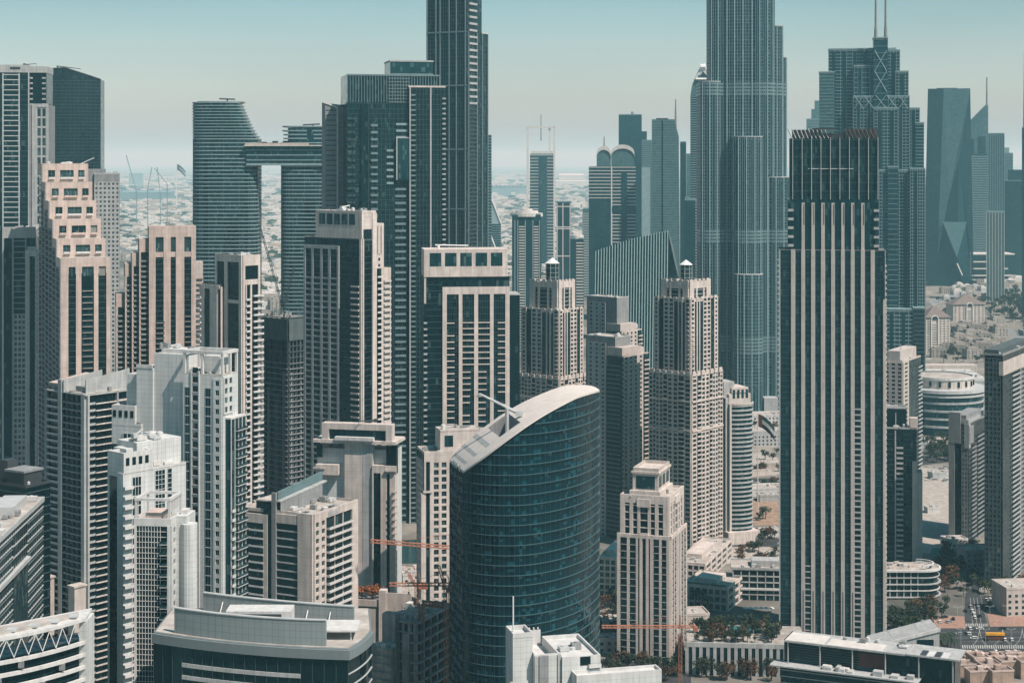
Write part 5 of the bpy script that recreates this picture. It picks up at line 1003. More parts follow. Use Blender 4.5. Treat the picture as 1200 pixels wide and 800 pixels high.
    m = MB(); m.box(WX(1075, Y)-ox, WX(1094, Y)-ox, -.3, .2, 3, WZ(749, Y)); m.build('dark_opening', GLB, root)
    # round building
    Y = 1730; cx, cy = WX(1117, Y), Y+45; root = empty('round_building', (cx, cy, 0)); tag(root, 'round teal banded building with pinkish drum on its roof', 'building'); zt = WZ(461, Y)
    circ = lambda r, n=40: [(r*math.cos(2*math.pi*k/n), r*math.sin(2*math.pi*k/n)) for k in range(n)]
    m = MB(); m.prism(circ(42), 0, zt); m.build('glass_facade', GLM, root); m = MB(); m.prism(circ(45), zt-1, zt+2.2); m.prism(circ(44), zt-5, zt-3); m.build('roof_rim', METAL, root)
    for k in range(1, 5): m = MB(); m.prism(circ(42.8 if k % 2 else 43.4), zt-4-k*8, zt-2-k*8); m.build('floor_band', LGREY, root)
    m = MB(); m.prism(circ(31), zt+2.2, WZ(447, Y)); m.build('roof_drum', SAND, root)
    m = MB(); m.prism(circ(29), WZ(447, Y)+.05, WZ(447, Y)+.5); m.build('drum_roof', ROOF, root); m = MB(); m.ring(circ(31), .8, WZ(447, Y)-1, WZ(447, Y)+1.5); m.build('drum_rim', WHITEP, root)
    for k in range(20, 40, 2): p = circ(31.2)[k]; m = MB(); m.box(p[0]-1.2, p[0]+1.2, p[1]-.5, p[1]+.5, zt+4, WZ(450, Y)); m.build('drum_window', GLB, root)
    # long metal roofed hall behind
    Y = 1990; ox = WX(1078, Y); root = empty('long_hall', (ox, Y, 0)); tag(root, 'long hall with ribbed pale metal roof behind the round building', 'building'); w_ = WX(1162, Y)-ox; zt = WZ(446, Y)
    m = MB(); m.box(0, w_, 0, 90, 0, zt); m.build('wall', LGREY, root)
    for k in range(6): m = MB(); m.box(1, w_*.96, 3+k*14, 13+k*14, zt+.02, zt+1.5+k*.4); m.build('roof_strip', FARW if k % 2 else METAL, root)
    m = MB(); m.box(0, w_*1.1, 92, 110, 0, zt+7); m.build('rear_block', SAND, root)
    for k in range(9): m = MB(); x = rnd.uniform(4, w_-4); y = rnd.uniform(4, 80); m.box(x-2, x+2, y-1.5, y+1.5, zt+1, zt+5); m.build('rooftop_unit', WHITEP, root)
DGREY = mat('dark grey cladding', (.09, .115, .12))
LSTONE = mat('pale stone stripe', (.50, .46, .42), panel=(1.0, 1.65), streak=.08)
middle()
# ------------------------------------------------------------------ tall towers behind
def ellip(cx, cy, a, b, n, p=2.0, ph=0.0):
    out = []
    for k in range(n):
        t = 2*math.pi*k/n+ph; c, s = math.cos(t), math.sin(t)
        out.append((cx+a*math.copysign(abs(c)**(2/p), c), cy+b*math.copysign(abs(s)**(2/p), s)))
    return out
def far_towers():
    # twin towers joined by a bridge
    Y = 1700
    def oval(name, label, pxa, pxb, tops, grp):
        w_ = (pxb-pxa)*Y/F; ox = WX((pxa+pxb)/2, Y); root = empty(name, (ox, Y, 0)); tag(root, label, 'tower')
        P = ellip(0, 20, w_/2, 22, 36, 4.6); g = MB(); g.prism(P, 0, WZ(tops[0][1], Y)); g.build('glass_facade', GLM, root)
        f = MB(); z = 20; zt = WZ(tops[0][1], Y)
        while z < zt: f.ring(P, .55, z, z+1.0); z += 3.9
        f.build('floor_trim', FARG2, root); m = MB()
        for k in range(0, 36): m.box(P[k][0]-.3, P[k][0]+.3, P[k][1]-.3, P[k][1]+.3, 20, zt)
        m.build('mullion', MULLD, root)
        for k in range(19, 35): 
            q = MB(); zq = rnd.uniform(120, 230); p, p2 = P[k], P[(k+1) % 36]
            if k % 2: q.prism([(p[0], p[1]-.35), (p2[0], p2[1]-.35), (p2[0], p2[1]+.2), (p[0], p[1]+.2)], 20, zq+60 if zq+60 < zt else zt-2); q.build('dark_glass_strip', GLB, root)
        return root, P, w_
    r, P, w_ = oval('oval_tower', 'oval banded tower with stepped right shoulder, left of the sky bridge', 224, 301, ((0, 163),), None)
    Z0 = WZ(163, Y)
    steps = 12; g = MB(); f = MB(); zt = WZ(120, Y)
    xl = P[18][0]
    for k in range(steps):
        z = Z0+(zt-Z0)*k/steps; fr = 1-.28*(k/steps)**.8-.03; Q = [(xl+(p[0]-xl)*fr, p[1]) for p in P]
        g.prism(Q, z, z+(zt-Z0)/steps-.3); f.prism(offset(Q, .9), z+(zt-Z0)/steps-.6, z+(zt-Z0)/steps+.2)
    g.build('stepped_glass', GLM, r); f.build('terrace_slab_trim', FARG2, r)
    q = MB(); q.tube((0, 20, zt), (0, 20, zt+4), .8, 6); q.tube((-8, 19, zt+4.2), (8, 19, zt+3.6), .8, 6); q.build('maintenance_crane', DMETAL, r)
    q = MB(); q.prism(offset(ellip(-6, 20, w_/2*.72, 20, 24, 3), 0), zt-.1, zt+1.2); q.build('roof', GREY, r)
    r, P, w_ = oval('oval_tower', 'oval banded tower with flat top, right of the sky bridge', 328, 386, ((0, 167),), None)
    g = MB(); g.prism([(p[0]*.86+3, p[1]) for p in P], WZ(167, Y), WZ(150, Y)); g.build('stepped_glass', GLM, r)
    f = MB()
    for k, py in enumerate((163, 158.5, 154, 149)): f.prism([(p[0]*(1.04 if k > 1 else 1.0)+2, p[1]) for p in P], WZ(py, Y), WZ(py, Y)+1.2)
    f.build('terrace_slab_trim', FARG2, r); q = MB(); q.tube((6, 20, WZ(149, Y)), (6, 20, WZ(146, Y)), .8, 6); q.tube((-4, 19, WZ(146, Y)), (13, 19, WZ(145, Y)), .8, 6); q.build('maintenance_crane', DMETAL, r)
    x0, x1 = WX(287, Y), WX(384, Y); r = empty('sky_bridge', ((x0+x1)/2, Y-4, WZ(194, Y))); tag(r, 'long glazed bridge with pale roof deck joining the two oval towers', 'bridge'); h = WZ(165, Y)-WZ(194, Y); w_ = (x1-x0)/2
    m = MB(); m.box(-w_+3, w_-4, 0, 30, 0, h*.8); m.build('glass_facade', GLM, r)
    for k, (z, d) in enumerate(((0, .5), (h*.2, .6), (h*.4, .6), (h*.6, .6))): m = MB(); m.box(-w_+2, w_-2, -d, 30.5, z, z+(2.2 if not k else .9)); m.build('floor_slab', FARG2, r)
    m = MB(); m.box(-w_, w_, -3, 33, h*.78, h*.80+.6); m.build('roof_deck', FARW, r); m = MB(); m.box(-w_+1, w_*.55, -2, 1, h*.83, h*.83+1.8); m.build('roof_parapet', PINK, r)
    for k in range(9): m = MB(); x = rnd.uniform(-w_+3, w_*.7); m.box(x-2, x+2, 6, 20, h*.8, h*.92+rnd.random()*2); m.build('roof_pavilion', DMETAL, r)
    # big dark cluster tower (380-520)
    t = Tower('dark_cluster_tower', 'broad dark glass tower with reeded crown and rows of balconies', 1310, 406, 12, WL=45, pr=515)
    W, L = t.WR, t.WL; g = lambda px, off=0: t.S('R', px, off); zc = t.z(120); zt = t.z(88)
    t.core(GL, z1=zc); t.box('crown_glass', GLM, .5, W, .5, L, zc, zt); t.box('roof', DROOF, 1, W-1, 1, L-1, zt, zt+.5)
    t.mull(MULL, 'R', 407, 515, 88.5, 120, 2.2, .4, .6, part='crown_reed'); t.panel('cornice', MULL, 'R', 406, 515, 86.8, 88.6, 0, .8); t.slabs(MULL, 'R', 455, 480, 91, 119, 2.6, .6, .75, part='crown_reed')
    t.mull(MULLD, 'R', 432, 515, 121, None, 3.2, .3, .35); t.slabs(MULLD, 'R', 406, 515, 121, None, 3.9, .3, .2)
    t.box('dark_bay', GLB, g(423), g(431), -2.2, -.02, 0, zc-1)
    for a, b, ya, yb in ((407, 412, 132, None), (413, 416, 132, None), (434.5, 442.5, 140, None), (453, 461, 170, 216), (464, 477.5, 139, 162), (463, 475.5, 215, None), (482, 486.5, 150, None)): t.balc(MULLD if a < 430 else MULL if a in (434.5, 463) else FARG2, 'R', a, b, ya, yb, 5.4, 1.2, 1.1, t=.6)
    t.box('bay', GLM, g(464), g(480), -3.2, -.02, t.z(211), t.z(162)); t.box('bay_roof', LGREY, g(463.5), g(480.5), -3.6, -.02, t.z(162), t.z(161)); t.panel('bay_pier', LGREY, 'R', (g(479.2),), (g(480.4),), 162, 211, 2.9, 3.6); t.panel('bay_pier', LGREY, 'R', (g(463.6),), (g(465),), 162, 211, 2.9, 3.6)
    t.box('penthouse', GLM, g(459), g(509), 8, L-4, zt, t.z(71)); t.box('penthouse_roof', LGREY, g(458.5), g(510), 7.5, L-4, t.z(71), t.z(69.2)); t.panel('cornice', MULL, 'R', (g(459),), (g(509),), 85, 88, -7.5, -6.5)
    # right block
    t.box('right_block', GLB, g(479), g(521), -3, L-6, 0, t.z(102)); t.box('right_block_roof', CREAM, g(478), g(521.5), -3.5, L-6, t.z(102), t.z(100)); o = -3
    for a, b in ((479, 480.5), (503, 504.8)): t.panel('pier', LGREY, 'R', (g(a),), (g(b),), 102, None, 0, .9, off=o)
    t.slabs(MULLD, 'R', (g(480.5),), (g(521),), 104, None, 3.9, .3, .2, off=o); t.mull(MULLD, 'R', (g(487),), (g(520),), 103, None, 2.6, .25, .3, off=o); t.balc(LGREY, 'R', (g(517.5),), (g(521.5),), 110, None, 3.9, 1.2, .9, off=o); t.balc(MULL, 'R', (g(481),), (g(486),), 106, None, 3.9, 1.2, .9, off=o)
    # left wing
    x0, x1 = g(381, 20), g(404, 20); m = t.mb('left_wing', GREY); m.prism([(x0, 20), (x1, 20), (x1, L), (x0, L)], 0, [t.z(121), t.z(125), t.z(121), t.z(118)]); t.slabs(MULLD, 'R', (x0+.5,), (g(394, 20),), 128, None, 3.9, .7, .2, off=20); t.panel('wing_edge', FARW, 'R', (g(394.6, 20),), (g(396.2, 20),), 124, None, 0, 1.2, off=20); t.balc(MULL, 'R', (g(397, 20),), (x1,), 132, None, 3.9, 1.2, 1, off=20)
    m = t.mb('wing_edge', FARW); m.prism([(x0, 19.4), (g(396, 20), 19.2), (g(396, 20), 20.4), (x0, 20.4)], [t.z(120.5), t.z(126.5), t.z(126.5), t.z(120.5)], [t.z(118.5), t.z(124), t.z(124), t.z(118.5)])
    t.done()
    # very tall tower behind it
    t = Tower('tall_ribbed_tower', 'tallest ribbed dark tower left of centre, running out of the picture', 1600, 547, 62, pl=500, pr=572)
    W, L = t.WR, t.WL; f = lambda px: t.S('L', px); g = lambda px: t.S('R', px); z1 = t.z(37)
    t.core(GL, z1=z1); zt = t.z(-70); t.box('upper_glass', GL, 0.5, g(565), .5, L-.5, z1, zt); t.box('crown', LGREY, 1, W*.6, 4, L-4, zt, zt+14); t.roof(z=zt, x0=.5, x1=g(565), y0=.5, y1=L-.5, n=0, par=2, pm=LGREY); t.roof(z=z1, x0=g(565), n=0, par=1)
    for px in (500.7, 511, 516, 526.5, 535, 545.5): t.panel('rib', MULL, 'L', (f(px)-.5,), (f(px)+.5,), (zt,), None, 0, 1.0)
    for py in (37, 100, 175, 245): t.panel('ledge', MULL, 'L', (0,), (L,), py-.8, py+.8, 0, .9)
    t.slabs(MULLD, 'L', (0,), (L,), (zt,), None, 3.9, .35, .2); t.mull(MULLD, 'L', (0,), (L,), (zt,), None, 2.3, .2, .3); t.slabs(MULLD, 'R', (0,), (W,), (z1,), None, 3.9, .35, .2)
    for a, b in ((549, 558),): t.balc(LGREY, 'R', a, b, (zt-4,), 122, 6.2, 1.3, 1.2, t=.8); t.balc(MULLD, 'R', a, b, 124, None, 3.9, 1.2, .9)
    for px in (548.5, 558.5, 564.5, 571): t.panel('rib', MULL, 'R', (g(px)-.5,), (g(px)+.5,), (z1,), None, 0, 1.0)
    t.done()
    t = Tower('fine_gridded_tower', 'finely gridded slim tower edge showing right of the ribbed tower', 2300, 567, 20, WL=20, pr=576); t.core(GLF, 158); t.slabs(FARG2, 'R', 566, 576, 158, None, 4, .8, .4); t.roof(158, n=2); t.done()
    # supertall with rounded setback lobes
    Y = 1930; ox = WX(866, Y); root = empty('supertall_tower', (ox, Y, 0)); tag(root, 'supertall silver blue tower of rounded setback lobes, running out of the top', 'skyscraper')
    K = Y/F
    def lobe(name, pxa, pxb, ytop, y0, depth, cap=True, n=11):
        a, b = (pxa-866)*K, (pxb-866)*K; c, r = (a+b)/2, (b-a)/2; rr = min(r, 16)
        P = [(c-r+ (0 if k else 0), y0) for k in range(0)]+[(c+r*math.sin(t)*1.0, y0-r*.62*math.cos(t)) for t in [-math.pi/2+math.pi*k/n for k in range(n+1)]]+[(b, y0+depth), (a, y0+depth)]
        zt = WZ(ytop, Y); m = MB(); m.prism(P, 0, zt-1); o = m.build(name, GLBK, root)
        F_ = P[:n+1]; m = MB(); z = 30.0; k = 0
        full = [P[-1]]+F_+[P[n+1]]
        while z < zt-2:
            mech = any(abs(z-WZ(y_, Y)) < h_ for y_, h_ in ((106, 7), (277, 7), (403, 8)))
            if mech: m.ring(full, .75, z, z+2.4, closed=False)
            else: m.ring(full, .4, z, z+.6, closed=False)
            z += 3.85
        m.build('floor_trim', BKTRIM, o); m = MB()
        for i in range(len(full)-1):
            p, q = full[i], full[i+1]; l = math.hypot(q[0]-p[0], q[1]-p[1]); kk = max(1, round(l/2.9))
            for j in range(kk): x, y = p[0]+(q[0]-p[0])*j/kk, p[1]+(q[1]-p[1])*j/kk; m.box(x-.28, x+.28, y-.8, y+.3, 0, zt-1)
        m.build('fin', BKTRIM, o); m = MB(); dk = MB(); acc = 0
        for i in range(1, len(full)-2):
            p, q = full[i], full[i+1]; l = math.hypot(q[0]-p[0], q[1]-p[1]); acc += l
            if acc > 6: acc = 0; m.box(p[0]-.6, p[0]+.6, p[1]-1.1, p[1]+.3, 0, zt-1)
            elif i % 2: dk.prism([(p[0], p[1]-.55), (q[0], q[1]-.55), (q[0], q[1]+.2), (p[0], p[1]+.2)], 0, zt-6)
        m.build('light_rib', FARLR, o); dk.build('dark_glass_strip', GLB2, o); m = MB(); m.prism(offset(P, .6), zt-1, zt); m.build('terrace_edge', LGREY, o)
        return o
    lobe('lobe', 839, 909, -220, 10, 40); lobe('lobe', 832, 853, -35, 2, 30); lobe('lobe', 874, 907, -60, -4, 30)
    lobe('lobe', 820.5, 843, 95.5, -6, 40); lobe('lobe', 900, 918, 30, 4, 30); lobe('lobe', 909, 924, 66, 14, 24); lobe('lobe', 856, 891, 160, -16, 30); lobe('lobe', 893, 926, 207, -4, 30); lobe('lobe', 858, 890, 319, -24, 20)
    m = MB(); m.tube(((920-866)*K, 18, WZ(66, Y)), ((920-866)*K, 18, WZ(54, Y)), 1.4, 8, .8); m.build('mast', LGREY, root); m = MB(); m.box((891-866)*K, (907-866)*K, -30, 20, 0, WZ(462, Y)); m.build('podium', LGREY, root)
    # ribbed sail-shaped hall
    Y = 1800; ox = WX(697, Y); root = empty('ribbed_sail_building', (ox, Y, 0)); tag(root, 'teal wedge building with close vertical ribs and a pointed sloping roofline', 'building'); x = lambda px: WX(px, Y)-ox; z = lambda py: WZ(py, Y)
    A = [(x(697), z(296)), (x(720), z(286)), (x(750), z(278)), (x(783), z(271.5)), (x(793), z(318)), (x(797), 0), (x(692), 0)]
    m = MB(); n = len(A)
    for yy in (0, 42): m.v += [(a[0]+(yy*.2), yy, a[1]-(yy*.35 if a[1] > 0 and yy else 0)) for a in A]
    m.f = [tuple(range(n))[::-1], tuple(range(n, 2*n))]+[(i, (i+1) % n, n+(i+1) % n, n+i) for i in range(n)]; m.m = [0]*len(m.f); m.build('shell', GLF, root)
    rb = MB()
    for k in range(27):
        px = 698+k*3.24; yt = 296+(px-697)*(-24.5/86)+(-2.2*math.sin((px-697)/86*math.pi)); pb = px-3.5+k*.045
        rb.tube((x(px), -.6, z(yt)+1.5), (x(pb), -.6, 0), .6, 4)
    rb.build('rib', mat('pale teal rib', (.34, .47, .47), streak=.04), root)
    dk = MB(); dk.poly([(x(783.5), -.4, z(274)), (x(792), -.4, z(318)), (x(795), -.4, 0), (x(779), -.4, 0)]); dk.build('side_glass', GLB, root)
    # hotel with twin spires
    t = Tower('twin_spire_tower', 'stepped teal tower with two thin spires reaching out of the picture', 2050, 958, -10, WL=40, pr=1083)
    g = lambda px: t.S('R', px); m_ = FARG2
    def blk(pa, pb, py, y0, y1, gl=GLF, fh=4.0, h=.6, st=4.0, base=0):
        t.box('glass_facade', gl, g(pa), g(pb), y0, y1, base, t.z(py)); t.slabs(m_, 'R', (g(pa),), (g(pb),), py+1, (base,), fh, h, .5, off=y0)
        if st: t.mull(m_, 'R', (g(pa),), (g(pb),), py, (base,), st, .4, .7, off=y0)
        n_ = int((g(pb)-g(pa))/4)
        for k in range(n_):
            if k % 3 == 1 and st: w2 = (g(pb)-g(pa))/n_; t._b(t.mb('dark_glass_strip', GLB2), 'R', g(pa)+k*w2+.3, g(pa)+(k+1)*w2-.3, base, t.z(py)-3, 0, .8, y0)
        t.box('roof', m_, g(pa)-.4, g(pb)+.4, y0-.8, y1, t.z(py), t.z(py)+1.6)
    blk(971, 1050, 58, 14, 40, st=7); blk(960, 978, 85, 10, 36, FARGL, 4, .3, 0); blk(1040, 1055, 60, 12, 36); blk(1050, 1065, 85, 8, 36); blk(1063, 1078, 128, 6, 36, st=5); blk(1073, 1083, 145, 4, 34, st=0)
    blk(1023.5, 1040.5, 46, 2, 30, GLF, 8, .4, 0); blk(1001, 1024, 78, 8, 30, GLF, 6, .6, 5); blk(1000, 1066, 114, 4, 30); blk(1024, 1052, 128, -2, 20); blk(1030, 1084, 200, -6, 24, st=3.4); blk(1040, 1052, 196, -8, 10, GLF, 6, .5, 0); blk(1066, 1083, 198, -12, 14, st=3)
    for k, (pa, pb) in enumerate(((1001, 1012), (1012, 1024), (1026, 1039), (1039, 1052), (1053, 1064))):
        for s_ in ((pa, pb), (pb, pa)):
            q = MB(); q.tube((g(s_[0]), 1.4, t.z(128)), (g(s_[1]), 1.4, t.z(112)), .38, 4); q.build('cross_brace', FARLR, t.root)
    for pa, pb in ((1025, 1039),):
        for s_ in ((pa, pb), (pb, pa)):
            for a, b in ((84, 60), (108, 84)): q = MB(); q.tube((g(s_[0]), 1.2, t.z(a)), (g(s_[1]), 1.2, t.z(b)), .5, 4); q.build('cross_brace', FARLR, t.root)
    for px in (1026.5, 1038): q = MB(); q.tube((g(px), 3, t.z(46)), (g(px), 3, t.z(33)), 2.3, 8, 1.8); q.tube((g(px), 3, t.z(33)), (g(px), 3, t.z(-60)), 1.5, 8, .7); q.build('spire', GREY, t.root)
    blk(1037, 1069, 360, -20, 20, GLM, 5, 1.0, 5); blk(1069, 1082, 358, -22, 10, GLB, 5, .2, 0)
    for px in range(973, 1048, 9): t.box('roof_pavilion', m_, g(px), g(px+6), 15, 30, t.z(58), t.z(56))
    t.done()
    # faceted tower
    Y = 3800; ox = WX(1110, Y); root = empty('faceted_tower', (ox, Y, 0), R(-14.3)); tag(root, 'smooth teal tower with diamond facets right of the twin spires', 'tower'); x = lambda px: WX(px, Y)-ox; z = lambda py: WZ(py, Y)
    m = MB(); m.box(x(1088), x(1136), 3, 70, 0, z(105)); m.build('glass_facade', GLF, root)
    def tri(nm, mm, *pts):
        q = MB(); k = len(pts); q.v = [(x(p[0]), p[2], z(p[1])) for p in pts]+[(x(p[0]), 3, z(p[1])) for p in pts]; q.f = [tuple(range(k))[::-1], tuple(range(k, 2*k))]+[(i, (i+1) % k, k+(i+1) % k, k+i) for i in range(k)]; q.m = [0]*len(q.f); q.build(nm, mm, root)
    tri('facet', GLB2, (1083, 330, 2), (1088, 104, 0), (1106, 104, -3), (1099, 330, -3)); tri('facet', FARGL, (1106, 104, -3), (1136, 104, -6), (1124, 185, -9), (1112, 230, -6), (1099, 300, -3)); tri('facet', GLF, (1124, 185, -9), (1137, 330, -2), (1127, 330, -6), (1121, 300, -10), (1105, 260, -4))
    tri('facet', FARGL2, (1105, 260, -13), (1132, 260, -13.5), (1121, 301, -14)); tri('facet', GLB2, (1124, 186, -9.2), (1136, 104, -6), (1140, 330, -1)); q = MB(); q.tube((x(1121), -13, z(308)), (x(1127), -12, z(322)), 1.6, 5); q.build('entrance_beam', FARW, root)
    m = MB(); m.box(x(1098), x(1121), 10, 60, z(105), z(103)); m.build('roof_plant', DMETAL, root); m = MB(); m.box(x(1085), x(1139), 3.5, 69, 0, z(328)); m.build('base', DMETAL, root)
    # towers with simple shapes, far behind
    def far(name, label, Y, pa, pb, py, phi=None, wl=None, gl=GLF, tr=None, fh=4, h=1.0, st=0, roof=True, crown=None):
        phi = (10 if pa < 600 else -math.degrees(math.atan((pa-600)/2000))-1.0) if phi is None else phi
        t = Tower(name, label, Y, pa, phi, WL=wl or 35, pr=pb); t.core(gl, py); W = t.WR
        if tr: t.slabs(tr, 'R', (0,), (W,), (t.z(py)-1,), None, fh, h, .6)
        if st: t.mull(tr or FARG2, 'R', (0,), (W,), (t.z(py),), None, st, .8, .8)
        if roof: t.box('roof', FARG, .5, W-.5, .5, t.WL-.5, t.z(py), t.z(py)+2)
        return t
    t = far('white_frame_tower', 'slim tower in a tall open white frame with needle antenna', 4300, 621, 649, 181, tr=FARW, fh=8, h=1.6); W = t.WR; g = lambda px: t.S('R', px)
    fr = t.mb('open_frame', FARW); fr.box(g(617), g(619.5), -1, 4, 0, t.z(149)); fr.box(g(648.5), g(650.5), -1, 4, 0, t.z(149)); fr.box(g(617), g(650.5), -1, 4, t.z(150), t.z(148)); fr.box(g(643), g(645), 2, 4, t.z(181), t.z(150))
    t.mast(g(634), 2, t.z(165), t.z(134), 1.6, 1.0, m=GREY); t.box('sky_cap', FARW, 3, W-3, 1, 20, t.z(181), t.z(177)); t.panel('dark_stripe', GLM, 'R', (W*.36,), (W*.72,), 184, None, 0, .9); t.done()
    t = far('arched_twin_tower', 'broad teal tower with two rounded white roof arches and white bands', 3000, 690, 745, 195, tr=FARW, fh=6, h=1.3, roof=False); g = lambda px: t.S('R', px)
    t.panel('dark_panel', GLF, 'R', (0,), (g(716),), (t.z(234),), None, 0, 1.2); t.panel('dark_panel', GLF, 'R', (g(728),), (g(735),), (t.z(203),), None, 0, 1.25); t.panel('dark_panel', GLM, 'R', (g(717),), (g(745),), (t.z(242),), (t.z(249),), 0, 1.3); t.panel('pier', FARW, 'R', (g(716),), (g(717.5),), (t.z(195),), None, 0, 1.2)
    for a, b, yb, ya in ((699, 716, 195, 171), (716, 743.5, 195, 169.5)):
        c, r = (g(a)+g(b))/2, (g(b)-g(a))/2; hh = t.z(ya)-t.z(yb); arch = MB(); P = [(c+r*math.cos(th), t.z(yb)+hh*(.62+.38*math.sin(th))) for th in [math.pi*k/12 for k in range(13)]]
        gl_ = MB(); k2 = len(P); gl_.v = [(p[0]*.98+c*.02, 3, p[1]-1) for p in P]+[(c-r*.98, 3, t.z(yb)), (c+r*.98, 3, t.z(yb))]; gl_.f = [tuple([k2+1]+list(range(k2))+[k2])[::-1]]; gl_.m = [0]
        gl_.v += [(v[0], 28, v[2]) for v in gl_.v]; nn = k2+2; gl_.f.append(tuple([nn+k2+1]+list(range(nn, nn+k2))+[nn+k2])); gl_.m.append(0); gl_.build('arch_glass', FARGL, t.root)
        for p, q in zip(P, P[1:]):
            n_ = len(arch.v); arch.v += [(p[0], 1, p[1]), (q[0], 1, q[1]), (q[0], 30, q[1]), (p[0], 30, p[1]), (p[0], 1, p[1]-7), (q[0], 1, q[1]-7), (q[0], 30, q[1]-7), (p[0], 30, p[1]-7)]
            arch.f += [(n_, n_+3, n_+2, n_+1), (n_+4, n_+5, n_+6, n_+7), (n_, n_+1, n_+5, n_+4), (n_+3, n_+7, n_+6, n_+2)]; arch.m += [0]*4
        arch.build('roof_arch', FARW, t.root)
    t.mast(g(708), 8, t.z(172), t.z(160), 1.5, .8, m=GREY); t.done()
    t = far('flat_tower', 'plain teal tower with flat top behind the arched tower', 3800, 725, 752, 135); t.mast(t.WR*.6, 10, t.z(135), t.z(131), 3, m=GREY); t.box('shoulder', GLF, t.WR, t.S('R', 758), 3, 30, 0, t.z(154)); t.done()
    t = far('lattice_shoulder_tower', 'pale banded narrow tower squeezed beside the sloped grey tower', 3600, 752, 766, 165, gl=FARGL, tr=FARG2, h=.8); t.box('shoulder', FARG2, 0, t.WR*.7, -3, 20, 0, t.z(196)); t.done()
    t = Tower('sloped_tower', 'smooth grey glass tower with dark slit and sloping right shoulder', 2600, 764, -4, WL=40, pr=793); g = lambda px: t.S('R', px); m = t.mb('glass_facade', FARGL)
    A = [(0, 0), (g(797), 0), (g(795.5), t.z(160)), (g(790), t.z(140)), (0, t.z(140))]; m.v = [(a[0], 0, a[1]) for a in A]+[(a[0], 36, a[1]) for a in A]; m.f = [(0, 1, 2, 3, 4), (9, 8, 7, 6, 5)]+[(i, 5+i, 5+(i+1) % 5, (i+1) % 5) for i in range(5)]; m.m = [0]*7
    t.panel('dark_slit', GLB, 'R', (g(775.5),), (g(776.8),), (t.z(141),), (40,), 0, .4); t.box('roof_plant', DMETAL, g(769), g(783), 4, 20, t.z(140), t.z(138.5)); t.slabs(FARG2, 'R', (0,), (g(793),), (t.z(142),), None, 4, .3, .3); t.mast(g(792), 10, t.z(150), t.z(116), 2, .8, m=GREY); t.done()
    t = far('dark_narrow_tower', 'dark narrow tower edge between the sloped tower and the supertall', 3200, 797, 804, 167, gl=GLF); t.done()
    t = far('pale_narrow_tower', 'pale narrow tower edge just left of the supertall', 3600, 803, 811, 181, gl=FARGL); t.done()
    t = far('low_twin_tower', 'short twin block with white balcony bands left of the supertall', 2700, 802, 823, 235, tr=FARW, fh=4.5, h=1.4); t.panel('dark_panel', GLF, 'R', (0,), (t.WR*.62,), (t.z(235),), None, 0, 1.2); t.box('roof_block', FARG, 1, 8, 2, 20, t.z(235), t.z(231)); t.done()
    t = far('leaf_crown_tower', 'curved tower whose white leaf shaped crown peeks out beside the supertall', 2900, 809, 834, 112, roof=False, tr=FARG2); g = lambda px: t.S('R', px); m = t.mb('curved_crown', FARGL)
    P = [(0, t.z(112)), (g(811), t.z(100)), (g(815), t.z(90)), (g(820), t.z(84)), (g(832), t.z(84)), (g(834), t.z(112))]; m.v = [(p[0], 0, p[1]) for p in P]+[(p[0], 34, p[1]) for p in P]; m.f = [tuple(range(6))[::-1], tuple(range(6, 12))]+[(i, (i+1) % 6, 6+(i+1) % 6, 6+i) for i in range(6)]; m.m = [0]*8
    for a, b in (((815, 93), (824, 75)), ((833, 93), (824, 75)), ((819, 88), (826, 80)), ((829, 88), (822, 80)), ((815, 93), (833, 93))): q = MB(); q.tube((g(a[0]), -1.5, t.z(a[1])), (g(b[0]), -1.5, t.z(b[1])), 2.2, 5); q.build('crown_leaf', STEELW, t.root)
    q = MB(); q.tube((g(821), -1, t.z(79)), (g(827), -1, t.z(79)), 6, 8, 5); q.build('crown_knob', STEELW, t.root); t.mast(g(831), 5, t.z(84), t.z(56), 1.6, .8, m=GREY); t.done()
    for args in (('round_top_tower', 'teal tower with round ringed roof and pale central strips', 2500, 600, 634, 252, GLF), ('panel_tower', 'narrow teal panel tower with pale outline right of the white frame tower', 3300, 652, 669, 237, GLF), ('banded_tower', 'short tower with white right-hand bands and pale drum top', 2900, 668, 684, 280, GLF), ('thin_tower', 'thin teal tower edge left of the arched tower', 3500, 683, 692, 245, FARGL)):
        t = far(*args[:6], gl=args[6]); W = t.WR
        if args[0] == 'round_top_tower':
            q = MB(); q.prism(ellip(W/2, 15, W*.56, 18, 24), t.z(254), t.z(250)); q.prism(ellip(W/2, 15, W*.4, 13, 24), t.z(250), t.z(247)); q.prism(ellip(W/2, 15, W*.2, 7, 16), t.z(247), t.z(245)); q.build('roof_ring', FARW, t.root)
            for a, b in ((.24, .44), (.75, .92)): t.slabs(FARW, 'R', (W*a,), (W*b,), (t.z(265),), None, 4, 1.5, .8)
            for a in (.1, .2, .46, .72, .95): t.panel('pier', FARG2, 'R', (W*a-.6,), (W*a+.6,), (t.z(258),), None, 0, .9)
        elif args[0] == 'panel_tower':
            for a in (.05, .45, .95): t.panel('pier', FARW, 'R', (W*a-.9,), (W*a+.9,), (t.z(238),), None, 0, 1.0)
            for py in (242, 266, 268, 300): t.panel('ledge', FARW, 'R', (0,), (W,), py-.6, py+.6, 0, 1.1)
        elif args[0] == 'banded_tower':
            t.slabs(FARW, 'R', (W*.45,), (W*.98,), (t.z(284),), None, 5, 1.8, 1.2); q = MB(); q.prism(ellip(W*.5, 14, W*.5, 14, 20), t.z(281), t.z(276)); q.build('roof_drum', FARW, t.root)
        else: t.slabs(FARW, 'R', (0,), (W,), (t.z(250),), None, 5, 1.2, .6); t.mull(FARG, 'R', (0,), (W*.4,), (t.z(250),), (t.z(290),), 6, 2, 1)
        t.done()
